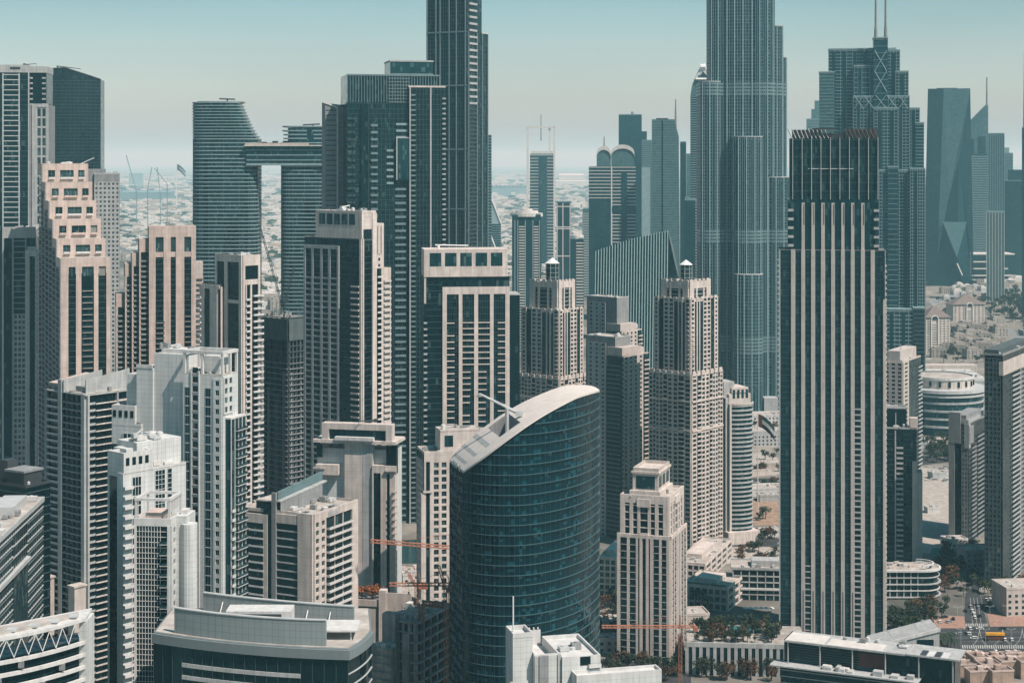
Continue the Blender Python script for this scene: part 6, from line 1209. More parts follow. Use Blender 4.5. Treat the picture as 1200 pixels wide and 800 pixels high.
    for label, Y, pa, pb, yb, ya in (('taller pointed glass tower with white ridge right of the ribbed tower', 3000, 568, 587, 262, 233), ('shorter pointed white framed gable in front of its taller twin', 2600, 566, 584, 300, 272)):
        t = Tower('pointed_tower', label, Y, pa, 8, WL=30, pr=pb); W = t.WR; t.core(GLF, yb); t.slabs(FARG2, 'R', (0,), (W,), (t.z(yb),), None, 4, .8, .5); c = W*.42
        q = MB(); q.v = [(0, 0, t.z(yb)), (W, 0, t.z(yb)), (c, 0, t.z(ya)), (0, 30, t.z(yb)), (W, 30, t.z(yb)), (c, 30, t.z(ya))]; q.f = [(0, 1, 2), (5, 4, 3), (0, 2, 5, 3), (1, 4, 5, 2), (0, 3, 4, 1)]; q.m = [0]*5; q.build('gable_roof', FARG2, t.root)
        q = MB(); q.tube((0, -.5, t.z(yb)), (c, -.5, t.z(ya)), 2, 5); q.tube((W, -.5, t.z(yb)), (c, -.5, t.z(ya)), 1.3, 5); q.build('gable_edge', STEELW, t.root); t.done()
    # right-hand background
    t = Tower('sail_tower', 'tower with one slanted roof plane rising to a thin spire', 4300, 1137, -16, WL=30, pr=1158); g = lambda px: t.S('R', px); W = t.WR; t.core(FARGL, 200, z1=t.z(190)); q = MB(); A = [(0, t.z(190)), (W, t.z(190)), (W, t.z(123)), (g(1155), t.z(123)), (0, t.z(141))]; q.v = [(a[0], 0, a[1]) for a in A]+[(a[0], 26, a[1]) for a in A]; q.f = [(0, 1, 2, 3, 4), (9, 8, 7, 6, 5)]+[(i, 5+i, 5+(i+1) % 5, (i+1) % 5) for i in range(5)]; q.m = [0]*7; q.build('slanted_top', FARGL, t.root)
    t.slabs(FARG2, 'R', (0,), (W,), (t.z(183),), None, 6, 2, .8); t.panel('dark_panel', GLF, 'R', (W*.42,), (W*.85,), 160, 180, 0, .6); t.panel('dark_panel', GLF, 'R', (W*.05,), (W*.2,), 163, 180, 0, .6); t.panel('dark_panel', GLF, 'R', (0,), (W*.95,), 180.5, 182, 0, .9); t.mast(g(1156.5), 2, t.z(125), t.z(91), 2.6, 1.6, m=GREY); t.done()
    t = far('rounded_slab_tower', 'pale vertical striped slab tower right of the sail tower', 4000, 1158, 1177, 157, gl=FARGL, tr=FARG2, h=.1, st=5); t.done()
    t = far('small_slab_tower', 'small hazy slab tower beside the dark right edge block', 4600, 1176, 1187, 180, gl=FARGL, tr=FARG2); t.box('roof_block', FARG2, 2, t.WR*.6, 3, 20, t.z(180), t.z(173)); t.done()
    t = far('white_striped_block', 'pale striped block low beside the faceted tower', 3400, 1156, 1177, 249, gl=FARGL, tr=FARW, h=.2, st=6); t.done()
    t = far('dark_edge_block', 'dark flat topped block at the right edge', 4000, 1177, 1212, 212, gl=GLF); t.box('upper_block', GLF, t.WR*.12, t.WR, 4, 30, t.z(212), t.z(199)); t.slabs(MULLD, 'R', (0,), (t.WR,), (t.z(213),), None, 4, .5, .3); t.done()
    t = far('edge_spire_tower', 'slender dark spire tower cut by the right edge', 3000, 1197.5, 1212, 150, gl=GLF); t.mast(5, 10, t.z(150), t.z(60), 3, 1.5, m=DMETAL); t.done()
    t = far('stepped_hazy_tower', 'hazy stepped tower peeking between supertall and twin spires', 4500, 945, 964, 140, gl=FARGL, tr=FARG2); t.box('upper_step', FARGL, t.WR*.3, t.WR, 3, 30, t.z(140), t.z(128)); t.box('upper_step', FARGL, t.WR*.5, t.WR, 6, 28, t.z(128), t.z(118)); t.done()
    # louvred terraced office blocks beyond the park
    for label, pa, pb, rows in (('terraced office block with long white slabs right of the faceted tower', 1138, 1182, ((297, 1188), (306, 1176), (314, 1180), (322, 1182), (327, 1190))), ('smaller terraced office block with white slabs left of the faceted tower', 1060, 1106, ((302, 1108), (311, 1100), (318, 1100), (325, 1100)))):
        Y = 3900; ox = WX(pa, Y); root = empty('terraced_block', (ox, Y, 0)); tag(root, label, 'building'); m = MB(); m.box(0, WX(pb, Y)-ox, 0, 60, 0, WZ(rows[0][0]+1, Y)); m.build('glass_facade', GLF, root)
        for py, pe in rows: m = MB(); m.box(0, WX(pe, Y)-ox, -9, 58, WZ(py, Y)-2.4, WZ(py, Y)); m.build('floor_slab', FARW, root)
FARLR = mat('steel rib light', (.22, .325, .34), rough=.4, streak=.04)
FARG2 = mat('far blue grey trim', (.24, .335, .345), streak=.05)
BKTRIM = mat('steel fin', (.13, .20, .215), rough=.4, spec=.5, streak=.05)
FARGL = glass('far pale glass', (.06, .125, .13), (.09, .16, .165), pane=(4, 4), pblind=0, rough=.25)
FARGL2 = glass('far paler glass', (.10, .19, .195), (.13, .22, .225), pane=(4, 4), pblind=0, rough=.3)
GLB2 = glass('far dark glass', (.004, .028, .036), (.008, .038, .046), pane=(4, 4), pblind=0)
far_towers()
# ------------------------------------------------------------------ ground, sea and haze
def ground_mat():
    m = bpy.data.materials.new('city ground'); m.use_nodes = True; t = m.node_tree; b = t.nodes['Principled BSDF']; b.inputs['Roughness'].default_value = .95; b.inputs['Specular IOR Level'].default_value = .1
    tc = t.nodes.new('ShaderNodeTexCoord'); v = t.nodes.new('ShaderNodeTexVoronoi'); v.inputs['Scale'].default_value = .02; n = t.nodes.new('ShaderNodeTexNoise'); n.inputs['Scale'].default_value = .0035; n.inputs['Detail'].default_value = 6
    n2 = t.nodes.new('ShaderNodeTexNoise'); n2.inputs['Scale'].default_value = .05; n2.inputs['Detail'].default_value = 6
    for x in (v, n, n2): t.links.new(tc.outputs['Object'], x.inputs['Vector'])
    r = t.nodes.new('ShaderNodeValToRGB'); e = r.color_ramp; e.elements[0].position = .3; e.elements[0].color = (.10, .115, .10, 1); e.elements[1].position = .62; e.elements[1].color = (.40, .36, .31, 1); x = e.elements.new(.46); x.color = (.25, .235, .21, 1)
    t.links.new(n.outputs[0], r.inputs[0]); mx = t.nodes.new('ShaderNodeMix'); mx.data_type = 'RGBA'; mx.blend_type = 'MULTIPLY'; mx.inputs[0].default_value = .75
    mp = t.nodes.new('ShaderNodeMapRange'); mp.inputs[1].default_value = .3; mp.inputs[2].default_value = .7; mp.inputs[3].default_value = .55; mp.inputs[4].default_value = 1.15; t.links.new(n2.outputs[0], mp.inputs[0])
    t.links.new(r.outputs[0], mx.inputs[6]); t.links.new(mp.outputs[0], mx.inputs[7]); m2 = t.nodes.new('ShaderNodeMix'); m2.data_type = 'RGBA'; m2.blend_type = 'MULTIPLY'; m2.inputs[0].default_value = .45; t.links.new(mx.outputs[2], m2.inputs[6]); bw = t.nodes.new('ShaderNodeRGBToBW'); t.links.new(v.outputs['Color'], bw.inputs[0]); t.links.new(bw.outputs[0], m2.inputs[7]); t.links.new(m2.outputs[2], b.inputs['Base Color']); return m
SHORE = 42000.0
m = MB(); m.box(-60000, 60000, -3000, SHORE, -40, 0); struct('ground', m, ground_mat())
m = MB(); m.box(-60000, 60000, SHORE, 110000, -42, -.6); SEA = mat('sea water', (.16, .19, .19), rough=.6, spec=.5, streak=0, grain=.1, scale=.01); struct('sea', m, SEA)
hz = bpy.data.materials.new('haze air'); hz.use_nodes = True; t_ = hz.node_tree; t_.nodes.remove(t_.nodes['Principled BSDF']); pv = t_.nodes.new('ShaderNodeVolumePrincipled')
pv.inputs['Color'].default_value = HAZE_COL; pv.inputs['Density'].default_value = HAZE_DEN; pv.inputs['Absorption Color'].default_value = (1, 1, 1, 1); t_.links.new(pv.outputs[0], [n for n in t_.nodes if n.type == 'OUTPUT_MATERIAL'][0].inputs['Volume'])
m = MB(); m.box(-60500, 60500, -3500, 110500, -43, HAZE_TOP); o = m.build('haze', hz); o['kind'] = 'stuff'; o['label'] = 'pale teal haze over the whole city'
def sheet(name, pts, mm, z=.02, label=None):
    q = MB(); q.poly([GP(a, b)[:2]+(z,) for a, b in pts]); return struct(name, q, mm, label)
ASPH = mat('asphalt', (.045, .048, .05), grain=.25, streak=0, scale=.5); PAVE = mat('pink brick paving', (.36, .22, .17), grain=.25, scale=2, panel=(1.5, 1.5)); SANDL = mat('bare sand', (.38, .345, .305), grain=.25, streak=0); LINE = mat('road paint', (.42, .42, .40), streak=0, grain=.15); POOL = mat('pool water', (.02, .20, .22), rough=.1, spec=.5); KERB = mat('kerb stone', (.45, .43, .40))
LEAF = [mat('leaves '+str(i), c, rough=.8, streak=.3, grain=.35, scale=3) for i, c in enumerate(((.030, .050, .030), (.045, .060, .032), (.10, .055, .030), (.30, .105, .035)))]
BARK = mat('bark', (.12, .085, .06)); rnd.seed(11)
# roads and lots at lower right
sheet('main_road', [(1080, 764), (1080, 734), (1300, 732), (1300, 760)], ASPH, .02); sheet('side_road', [(1130, 735), (1158, 735), (1149, 700), (1141, 660), (1134, 660), (1131, 700)], ASPH, .035)
sheet('lower_road', [(1120, 800), (1128, 757), (1210, 757), (1215, 772), (1160, 775), (1160, 800)], ASPH, .03); sheet('plaza_paving', [(1085, 736), (1132, 736), (1130, 722), (1085, 720)], PAVE, .14); sheet('plaza_paving', [(1160, 734), (1290, 733), (1290, 712), (1156, 714)], PAVE, .14)
sheet('car_park', [(1154, 718), (1196, 718), (1190, 698), (1150, 698)], ASPH, .1); sheet('plaza_paving', [(1060, 800), (1112, 800), (1124, 760), (1080, 764)], mat('pale paving', (.36, .31, .27), grain=.25, panel=(2, 2)), .14)
def marks(name, rects, z=.06):
    q = MB()
    for a in rects: q.poly([GP(x, y)[:2]+(z,) for x, y in a])
    return struct(name, q, LINE)
marks('crosswalk_paint', [[(1128+k*2.6, 759.5), (1129.3+k*2.6, 759.5), (1128.6+k*2.6, 755.5), (1127.3+k*2.6, 755.5)] for k in range(34)]); marks('crosswalk_paint', [[(1132+k*2.2, 733.5), (1133.1+k*2.2, 733.5), (1132.8+k*2.2, 730.2), (1131.7+k*2.2, 730.2)] for k in range(12)], .07)
def curve_line(pts, w_=.22, z=.065):
    q = MB()
    for a, b in zip(pts, pts[1:]):
        A, B = Vector(GP(*a)[:2]), Vector(GP(*b)[:2]); d = (B-A).normalized(); n_ = Vector((-d.y, d.x))*w_/2; q.poly([(*(A-n_), z), (*(B-n_), z), (*(B+n_), z), (*(A+n_), z)])
    return struct('lane_line', q, LINE)
for cx_, r_ in ((1148, 14), (1175, 18), (1198, 15)):
    for s_ in (-1, 1): curve_line([(cx_+s_*(r_-r_*math.cos(a))*.9, 735+22*math.sin(a)) for a in [math.pi/2*k/8 for k in range(9)]])
for yy in (741, 747.5, 752): curve_line([(1085, yy), (1290, yy-2)], .22)
for k in range(3): curve_line([(1140+k*5, 732), (1137+k*4, 700)], .2)
for k in range(9): curve_line([(1157+k*4.4, 717), (1155+k*4.2, 709)], .25, .12)
# sandy plots, courts and water glimpsed between the towers
sheet('sand_lot', [(1078, 648), (1122, 648), (1117, 548), (1080, 548)], SANDL, .03); sheet('park_road', [(1070, 546), (1125, 540), (1122, 530), (1070, 536)], ASPH, .04); sheet('sand_lot', [(1070, 527), (1122, 522), (1120, 512), (1070, 512)], SANDL, .03); sheet('tennis_court', [(1090, 650), (1124, 650), (1121, 642), (1092, 642)], mat('green court', (.03, .19, .17)), .06); sheet('sand_lot', [(1112, 656), (1130, 652), (1128, 641), (1114, 641)], PAVE, .05)
sheet('sand_lot', [(880, 615), (915, 615), (915, 585), (880, 585)], mat('orange sand', (.33, .23, .165), grain=.35), .03); sheet('street', [(850, 640), (915, 640), (915, 622), (850, 622)], ASPH, .03); sheet('plaza_paving', [(850, 660), (915, 660), (915, 641), (850, 641)], SANDL, .06); sheet('street', [(880, 580), (916, 580), (916, 560), (880, 560)], ASPH, .03); sheet('plaza_paving', [(880, 558), (916, 556), (916, 530), (880, 532)], SANDL, .05)
sheet('sand_lot', [(455, 770), (540, 770), (530, 665), (455, 665)], SANDL, .03); sheet('sand_lot', [(460, 610), (510, 610), (508, 545), (465, 545)], mat('pinkish sand', (.50, .40, .34), grain=.3), .03); sheet('canal', [(455, 660), (515, 660), (512, 632), (458, 632)], mat('canal water', (.02, .06, .065), rough=.15), .03); sheet('sand_lot', [(60, 840), (150, 840), (140, 760), (60, 760)], mat('bare earth', (.42, .33, .27), grain=.3), .03)
sheet('street', [(700, 800), (810, 800), (808, 772), (702, 772)], ASPH, .03); sheet('plaza_paving', [(1092, 430), (1180, 430), (1200, 330), (1092, 330)], mat('dusty ground', (.24, .22, .19), grain=.4), .03); sheet('highway', [(1168, 382), (1176, 380), (1240, 420), (1225, 425)], mat('pale asphalt', (.22, .23, .23)), .05); sheet('highway', [(1088, 352), (1135, 338), (1200, 336), (1200, 341), (1140, 343), (1092, 358)], mat('pale asphalt b', (.25, .26, .26)), .05)
# ------------------------------------------------------------------ trees
def tree_proto(name, label, cat, leafm, h, r, seed, n=260, tall=.55):
    q = random.Random(seed); root = empty(name, (0, 0, 0)); tag(root, label, cat)
    b = MB(); b.tube((0, 0, 0), (0, 0, h*.55), r*.09, 6, r*.05)
    for k in range(5): a = k*1.3+seed; b.tube((0, 0, h*(.3+.05*k)), (math.cos(a)*r*.55, math.sin(a)*r*.55, h*(.55+.06*k)), r*.045, 5, r*.02)
    b.build('trunk', BARK, root); c = MB(); cl = [(q.uniform(-.6, .6)*r, q.uniform(-.6, .6)*r, h*(1-tall*.5)+q.uniform(-.5, .5)*h*tall*.7, r*q.uniform(.28, .5)) for _ in range(11)]
    for _ in range(n):
        x, y, z, rr = q.choice(cl); u = Vector((q.gauss(0, 1), q.gauss(0, 1), q.gauss(0, .8))).normalized()*rr*q.uniform(.55, 1.08); p = Vector((x, y, z))+u; s_ = r*q.uniform(.07, .15)
        a = Vector((q.gauss(0, 1), q.gauss(0, 1), q.gauss(0, 1))).normalized(); d = a.orthogonal().normalized(); e = a.cross(d); c.poly([p-d*s_-e*s_*.6, p+d*s_*1.1-e*s_*.5, p+d*s_*.7+e*s_*.8, p-d*s_*.8+e*s_*.6])
    c.build('crown', leafm, root); return root
def palm_proto(label):
    root = empty('palm_tree', (0, 0, 0)); tag(root, label, 'palm'); b = MB(); b.tube((0, 0, 0), (.3, .2, 8), .35, 7, .22); b.build('trunk', BARK, root); c = MB(); q = random.Random(5)
    for k in range(20):
        a = k*2.4; el = q.uniform(.0, 1.0); p0 = Vector((.3, .2, 8)); d = Vector((math.cos(a), math.sin(a), 0)); n_ = Vector((-d.y, d.x, 0)); pts = [p0+d*(3.6*s)+Vector((0, 0, el*2.4*s-3.2*s*s)) for s in (0, .3, .6, .85, 1)]
        for i in range(4): w0, w1 = .55*(1-.15*i), .55*(1-.15*(i+1)); c.poly([pts[i]-n_*w0+Vector((0, 0, -.15)), pts[i+1]-n_*w1+Vector((0, 0, -.15)), pts[i+1]+n_*w1+Vector((0, 0, -.15)), pts[i]+n_*w0+Vector((0, 0, -.15))])
    c.build('crown', LEAF[0], root); return root
def dup(root, loc, rz=0.0, sc=1.0, label=None, group=None):
    r = root.copy(); COL.objects.link(r); r.location = loc; r.rotation_euler = (0, 0, rz); r.scale = (sc,)*3
    if label: r['label'] = label
    if group: r['group'] = group
    for ch in list(root.children):
        c = ch.copy(); COL.objects.link(c); c.parent = r
        for g in ch.children: d = g.copy(); COL.objects.link(d); d.parent = c
    return r
TR = [tree_proto('leafy_tree', 'dark green leafy tree', 'tree', LEAF[0], 8, 4.2, 1), tree_proto('leafy_tree', 'dark green leafy tree', 'tree', LEAF[1], 9, 4.0, 2), tree_proto('brown_tree', 'brownish dry tree', 'tree', LEAF[2], 8, 4.4, 3), tree_proto('orange_tree', 'orange leaved tree', 'tree', LEAF[3], 9, 5, 4), palm_proto('palm tree')]
used = set()
def plant(k, px, py, z=0.0, sc=1.0, label=None, group=None):
    loc = GP(px, py, z); rz = rnd.uniform(0, 6.28); sc *= rnd.uniform(.8, 1.2)
    if k not in used:
        used.add(k); o = TR[k]; o.location = loc; o.rotation_euler = (0, 0, rz); o.scale = (sc,)*3
        o['label'] = label; o['group'] = group; return o
    return dup(TR[k], loc, rz, sc, label, group)
ZG = WZ(757, 925)
for i in range(72):
    k = rnd.choice((0, 0, 1, 1, 2)); px, py = rnd.uniform(815, 914), rnd.uniform(734, 753); plant(k, px, py, ZG, rnd.choice((.5, .7, .85)), 'brownish dry tree on the striped podium roof garden' if k == 2 else 'green leafy tree on the striped podium roof garden', 'brown podium garden trees' if k == 2 else 'green podium garden trees')
q = MB(); q.poly([GP(a, b, ZG+.03) for a, b in ((848, 742), (892, 742), (896, 733), (860, 733))]); q.build('pool_water', POOL); bpy.data.objects['pool_water']['kind'] = 'structure'
for i, (a, b, g, l) in enumerate(((1085, 722, 26, 'beside the curved low building'), (1128, 655, 30, 'behind the junction, below the dark towers'), (1140, 690, 12, 'along the side road by the junction'), (1185, 700, 8, 'by the car park at the right edge'))):
    for j in range(g):
        k = rnd.choice((0, 1, 1, 2)) if i != 1 else rnd.choice((0, 0, 1)); px, py = a+rnd.gauss(0, 16 if i == 1 else 11), b+rnd.gauss(0, 7)
        if px < 1045 and i == 0: px = 1048+rnd.random()*20
        plant(k, px, py, 0, .9, ('brownish dry tree ' if k == 2 else 'green leafy tree ')+l, ('brown' if k == 2 else 'green')+' trees '+l)
for j in range(14): plant(2, 1100+rnd.uniform(-14, 22), 672+rnd.uniform(-6, 24), 0, 1.1, 'brownish dry tree behind the curved low building', 'brown trees behind the curved low building')
for j in range(30): k = rnd.choice((0, 1)); plant(k, 1082+rnd.uniform(0, 38), 535+rnd.uniform(-10, 8)-(8 if j % 2 else 0), 0, 1.1, 'green leafy tree below the round building', 'green trees below the round building')
for j in range(60): k = rnd.choice((0, 0, 1)); plant(k, 1164+rnd.uniform(0, 44), 342+rnd.uniform(0, 42), 0, 1.9, 'dark green tree in the park at the right edge', 'park trees at the right edge')
for j in range(26): k = rnd.choice((2, 2, 0, 1)); plant(k, rnd.uniform(700, 812), rnd.uniform(772, 800), 0, .95, ('brownish dry' if k == 2 else 'green leafy')+' street tree near the orange crane mast', ('brown' if k == 2 else 'green')+' street trees near the crane mast')
for j in range(16): k = rnd.choice((2, 1)); plant(k, rnd.uniform(822, 905), rnd.uniform(786, 800), 0, 1.05, ('brownish dry' if k == 2 else 'green leafy')+' tree in front of the striped podium', ('brown' if k == 2 else 'green')+' trees in front of the striped podium')
for px, py, sc in ((424, 702, 1.0), (431, 699, 1.05), (440, 698, .95), (446, 701, 1.0), (436, 703, .9)): plant(3, px, py, WZ(700, 800), sc*.62, 'orange leaved tree on the terrace beside the beige block', 'orange trees on the terrace')
for j in range(18): k = rnd.choice((2, 2, 1)); plant(k, rnd.uniform(468, 498), rnd.uniform(570, 600), 0, .9, ('brownish dry' if k == 2 else 'green leafy')+' tree on the sand left of the cream tower', ('brown' if k == 2 else 'green')+' trees on the sand')
for j in range(16): k = rnd.choice((0, 1, 2)); plant(k, rnd.uniform(866, 912), rnd.uniform(640, 662), 0, .8, ('brownish dry' if k == 2 else 'green leafy')+' tree behind the flat office block', ('brown' if k == 2 else 'green')+' trees behind the flat office block')
for px, py in ((745, 696), (752, 700), (815, 716), (822, 712), (830, 718), (718, 706), (724, 712)): plant(4, px, py, 0, 1.3, 'palm tree at the foot of the cream podium', 'palms at the cream podium')
plant(4, 894, 608, 0, 1.25, 'lone palm tree on orange sand behind the flagpole', None)
for k in range(8): plant(4, 1094+k*3.4+rnd.uniform(-2, 2), 762+rnd.uniform(-4, 6), 0, 1.1, 'palm tree beside the junction', 'palms beside the junction')
for i, k in enumerate(TR):
    if i not in used: bpy.data.objects.remove(k)
# ------------------------------------------------------------------ vehicles
def car_proto(col):
    root = empty('car', (0, 0, 0)); tag(root, 'car', 'car'); m = MB(); m.prism([(-2.2, -.85), (2.2, -.85), (2.3, -.5), (2.3, .5), (2.2, .85), (-2.2, .85), (-2.3, .5), (-2.3, -.5)], .3, .85); m.prism([(-1.7, -.72), (1.0, -.72), (1.0, .72), (-1.7, .72)], 1.36, 1.46); m.build('body', col, root)
    g = MB(); n = 0; g.v = [(-2.0, -.8, .85), (1.5, -.8, .85), (1.5, .8, .85), (-2.0, .8, .85), (-1.65, -.7, 1.37), (.9, -.7, 1.37), (.9, .7, 1.37), (-1.65, .7, 1.37)]; g.f = [(0, 1, 5, 4), (1, 2, 6, 5), (2, 3, 7, 6), (3, 0, 4, 7), (4, 5, 6, 7)]; g.m = [0]*5; g.build('windows', GLB, root)
    for x in (-1.4, 1.4):
        for y in (-.86, .86): w_ = MB(); w_.tube((x, y-.1, .33), (x, y+.1, .33), .33, 12); w_.build('wheel', DMETAL, root)
    return root
def paint(n, c): return mat('car paint '+n, c, rough=.25, spec=.5, streak=0, grain=0)
CARS = {'white': car_proto(paint('white', (.75, .75, .73))), 'silver': car_proto(paint('silver', (.35, .36, .37))), 'dark': car_proto(paint('dark', (.03, .035, .04)))}
cused = set()
def car(c, px, py, ang, where, z=.1):
    loc = GP(px, py, z); lb = f'{c} car {where}'; gr = f'{c} cars {where}'
    if c not in cused: cused.add(c); o = CARS[c]; o.location = loc; o.rotation_euler = (0, 0, R(ang)); o['label'] = lb; o['group'] = gr; return
    dup(CARS[c], loc, R(ang), 1, lb, gr)
for px, py, c in ((1139.5, 716, 'white'), (1141.5, 720, 'white'), (1142.5, 724, 'white'), (1137.5, 711, 'silver'), (1131.5, 716, 'dark'), (1148, 722, 'dark'), (1146.5, 712, 'silver')): car(c, px, py, 84, 'queueing on the side road')
for k in range(9): car(rnd.choice(('white', 'white', 'silver', 'dark')), 1158+k*4.3, 713.5+rnd.uniform(-.4, .4), 100, 'in the small car park')
for k in range(7): car(rnd.choice(('white', 'white', 'dark')), 1156+k*4.6, 703+rnd.uniform(-.4, .4), 100, 'in the back row of the car park')
car('white', 1141.5, 748, 172, 'driving across the junction', .05)
for px, c in ((1144, 'white'), (1167, 'white'), (1176, 'dark'), (1190, 'white')): car(c, px, 764, 92, 'waiting below the crosswalk', .05)
for k in range(12): car(rnd.choice(('white', 'white', 'silver', 'dark')), 1060+k*5.2, 726+rnd.uniform(-3, 4), rnd.choice((20, 80)), 'parked beside the curved low building', .16)
for k in range(12): car(rnd.choice(('white', 'silver', 'dark')), 1082+k*3.2, 537-k*.4+rnd.uniform(-3, 3), 8, 'parked on the road below the round building', .06)
for k in range(8): car(rnd.choice(('white', 'silver', 'dark')), 705+k*12+rnd.uniform(-3, 3), 787+rnd.uniform(-4, 4), 10, 'on the street near the orange crane mast', .05)
for k in range(6): car(rnd.choice(('white', 'silver')), 868+k*7, 631+rnd.uniform(-3, 3), 5, 'on the street behind the flat office block', .05)
for c in CARS:
    if c not in cused: raise RuntimeError(c)
p = GP(1166, 749, .05); root = empty('tour_bus', p, R(-2)); tag(root, 'bus with yellow upper deck crossing the junction', 'bus'); m = MB(); m.box(-5.4, 5.4, -1.25, 1.25, .4, 1.9); m.build('lower_body', mat('bus dark red', (.16, .06, .04), rough=.4), root)
m = MB(); m.box(-5.4, 5.4, -1.25, 1.25, 2.7, 4.0); m.build('upper_body', mat('bus yellow', (.72, .34, .03), rough=.4), root); m = MB(); m.box(-5.35, 5.35, -1.2, 1.2, 1.9, 2.7); m.build('window_band', GLB, root)
for x in (-3.4, 3.2):
    for y in (-1.2, 1.2): m = MB(); m.tube((x, y-.15, .48), (x, y+.15, .48), .48, 12); m.build('wheel', DMETAL, root)
# street lamps by the junction
def lamp():
    root = empty('street_lamp', (0, 0, 0)); tag(root, 'grey street lamp', 'street lamp'); m = MB(); m.tube((0, 0, 0), (0, 0, 11), .14, 6, .08); m.tube((0, 0, 11), (2, 0, 11.6), .07, 5); m.tube((0, 0, 11), (-2, 0, 11.6), .07, 5); m.build('pole', METAL, root)
    for s_ in (-1, 1): m = MB(); m.box(s_*1.6, s_*2.5, -.15, .15, 11.5, 11.7); m.build('lamp_head', METAL, root)
    return root
L0 = lamp()
for i, (px, py) in enumerate(((1100, 733), (1122, 733), (1160, 732), (1180, 731.5), (1126, 760), (1155, 760), (1185, 760), (1128, 715), (1154, 712))):
    o = L0 if i == 0 else dup(L0, (0, 0, 0)); o.location = GP(px, py, .1); o['label'] = 'grey double armed street lamp at the junction'; o['group'] = 'street lamps at the junction'
# ------------------------------------------------------------------ cranes
def truss(m, a, b, w_=1.4, n=12, r=.14):
    a, b = Vector(a), Vector(b); d = (b-a).normalized(); u = d.cross(Vector((0, 0, 1)) if abs(d.z) < .9 else Vector((0, 1, 0))).normalized()*w_/2; v = u.cross(d).normalized()*w_/2
    cs = (u+v, u-v, -u-v, -u+v)
    for c in cs: m.tube(a+c, b+c, r, 4)
    for i in range(n):
        p, q = a+(b-a)*i/n, a+(b-a)*(i+1)/n
        for k in range(4): c, e = cs[k], cs[(k+1) % 4]; m.tube(p+(c if i % 2 else e), q+(e if i % 2 else c), r*.6, 4)
def hammer_crane(label, px, py_top, Y, jib_l, jib_r, base=0.0, mm=ORANGE, w_=1.6, name='tower_crane', yaw=0.0, slope=0.0, r=.14):
    x, z = WX(px, Y), WZ(py_top, Y); root = empty(name, (x, Y, base)); tag(root, label, 'crane'); h = z-base; jl, jr = (jib_l-px)*Y/F, (jib_r-px)*Y/F; c, s_ = math.cos(yaw), math.sin(yaw)
    m = MB(); truss(m, (0, 0, 0), (0, 0, h+1), w_, max(6, int(h/2.2)), r); m.build('mast', mm, root); m = MB(); truss(m, (0, 0, h+1), (jl*c, jl*s_, h+1+slope), w_*.8, max(8, int(abs(jl)/1.8)), r); m.build('jib', mm, root); m = MB(); truss(m, (0, 0, h+1), (jr*c, jr*s_, h+1), w_*.8, 5, r); m.box(jr*c-1.2, jr*c+1.2, jr*s_-.8, jr*s_+.8, h-1.4, h+1); m.build('counter_jib', mm, root)
    m = MB(); m.tube((0, 0, h+1), (0, 0, h+7), .35, 5, .15); m.tube((0, 0, h+7), (jl*.7*c, jl*.7*s_, h+1.8+slope*.7), .07, 4); m.tube((0, 0, h+7), (jr*.9*c, jr*.9*s_, h+1.8), .07, 4); m.build('top_mast', mm, root); m = MB(); m.box(-1.9, -.5, -1.6, -.2, h-2.4, h-.1); m.build('cab', WHITEP, root)
    m = MB(); k = jl*.45; m.tube((k*c, k*s_, h+.5+slope*.45), (k*c, k*s_, h-12), .05, 4); m.box(k*c-.4, k*c+.4, k*s_-.3, k*s_+.3, h-12.8, h-12); m.build('hook', DMETAL, root); return root
hammer_crane('orange tower crane with long level jib crossing the cream stone tower foot', 797, 736, 895, 705, 815)
hammer_crane('orange tower crane whose jib crosses in front of the portal tower', 531, 644, 765, 434, 545, slope=3)
hammer_crane('orange tower crane with lower level jib ending behind the curved tower', 528, 687, 745, 456, 540)
def luffer(label, px, py, Y, tip, base=0.0, mm=ORANGE, w_=1.3, r=.14):
    x, z = WX(px, Y), WZ(py, Y); root = empty('luffing_crane', (x, Y, base)); tag(root, label, 'crane'); h = z-base; m = MB(); truss(m, (0, 0, 0), (0, 0, h), w_, max(5, int(h/2.5)), r); m.build('mast', mm, root); tx, tz = (tip[0]-px)*Y/F, WZ(tip[1], Y)-base
    m = MB(); truss(m, (0, 0, h), (tx, 0, tz), w_*.8, 14, r); m.build('jib', mm, root); s_ = -math.copysign(1, tx); m = MB(); m.box(s_*1-1.5*(s_ < 0), s_*5+1.5*(s_ < 0), -1.2, 1.2, h-.6, h+1.6); m.build('machine_house', mm, root); m = MB(); m.tube((s_*2, 0, h+1), (s_*1, 0, h+6), .2, 5); m.tube((s_*1, 0, h+6), (tx*.9, 0, h+(tz-h)*.9), .06, 4); m.build('stay', mm, root); m = MB(); m.tube((tx, 0, tz), (tx, 0, tz-8), .06, 4); m.box(tx-.4, tx+.4, -.3, .3, tz-9, tz-8); m.build('hook', DMETAL, root); return root
luffer('orange luffing crane with jib raised beside the curved tower', 522, 690, 738, (514, 662)); luffer('orange luffing crane with steep jib on the sandy site', 488, 688, 760, (479, 672))
luffer('stout orange crane folded on top of the concrete frame', 494, 706, 738, (520, 709), base=WZ(729, 738), w_=2.2, r=.3)
luffer('thin dark luffing crane leaning left above the unfinished tower', 329, 352, 1135, (304, 263), base=WZ(372, 1135), mm=MULLD, w_=1.2); luffer('thin dark luffing crane leaning right on the unfinished tower', 334, 354, 1140, (345, 312), base=WZ(372, 1140), mm=MULLD, w_=1.0)
for px, py, tip, l in ((160, 225, (148, 182), 'hazy far crane leaning left beyond the grey grid tower'), (188, 228, (184, 196), 'hazy far upright crane in the middle of the far cranes'), (196, 216, (181, 197), 'hazy far crane with jib falling to the right'), (173, 222, (178, 196), 'hazy far crane leaning right')): luffer(l, px, py, 7000, tip, mm=FARG, w_=3, r=.5)
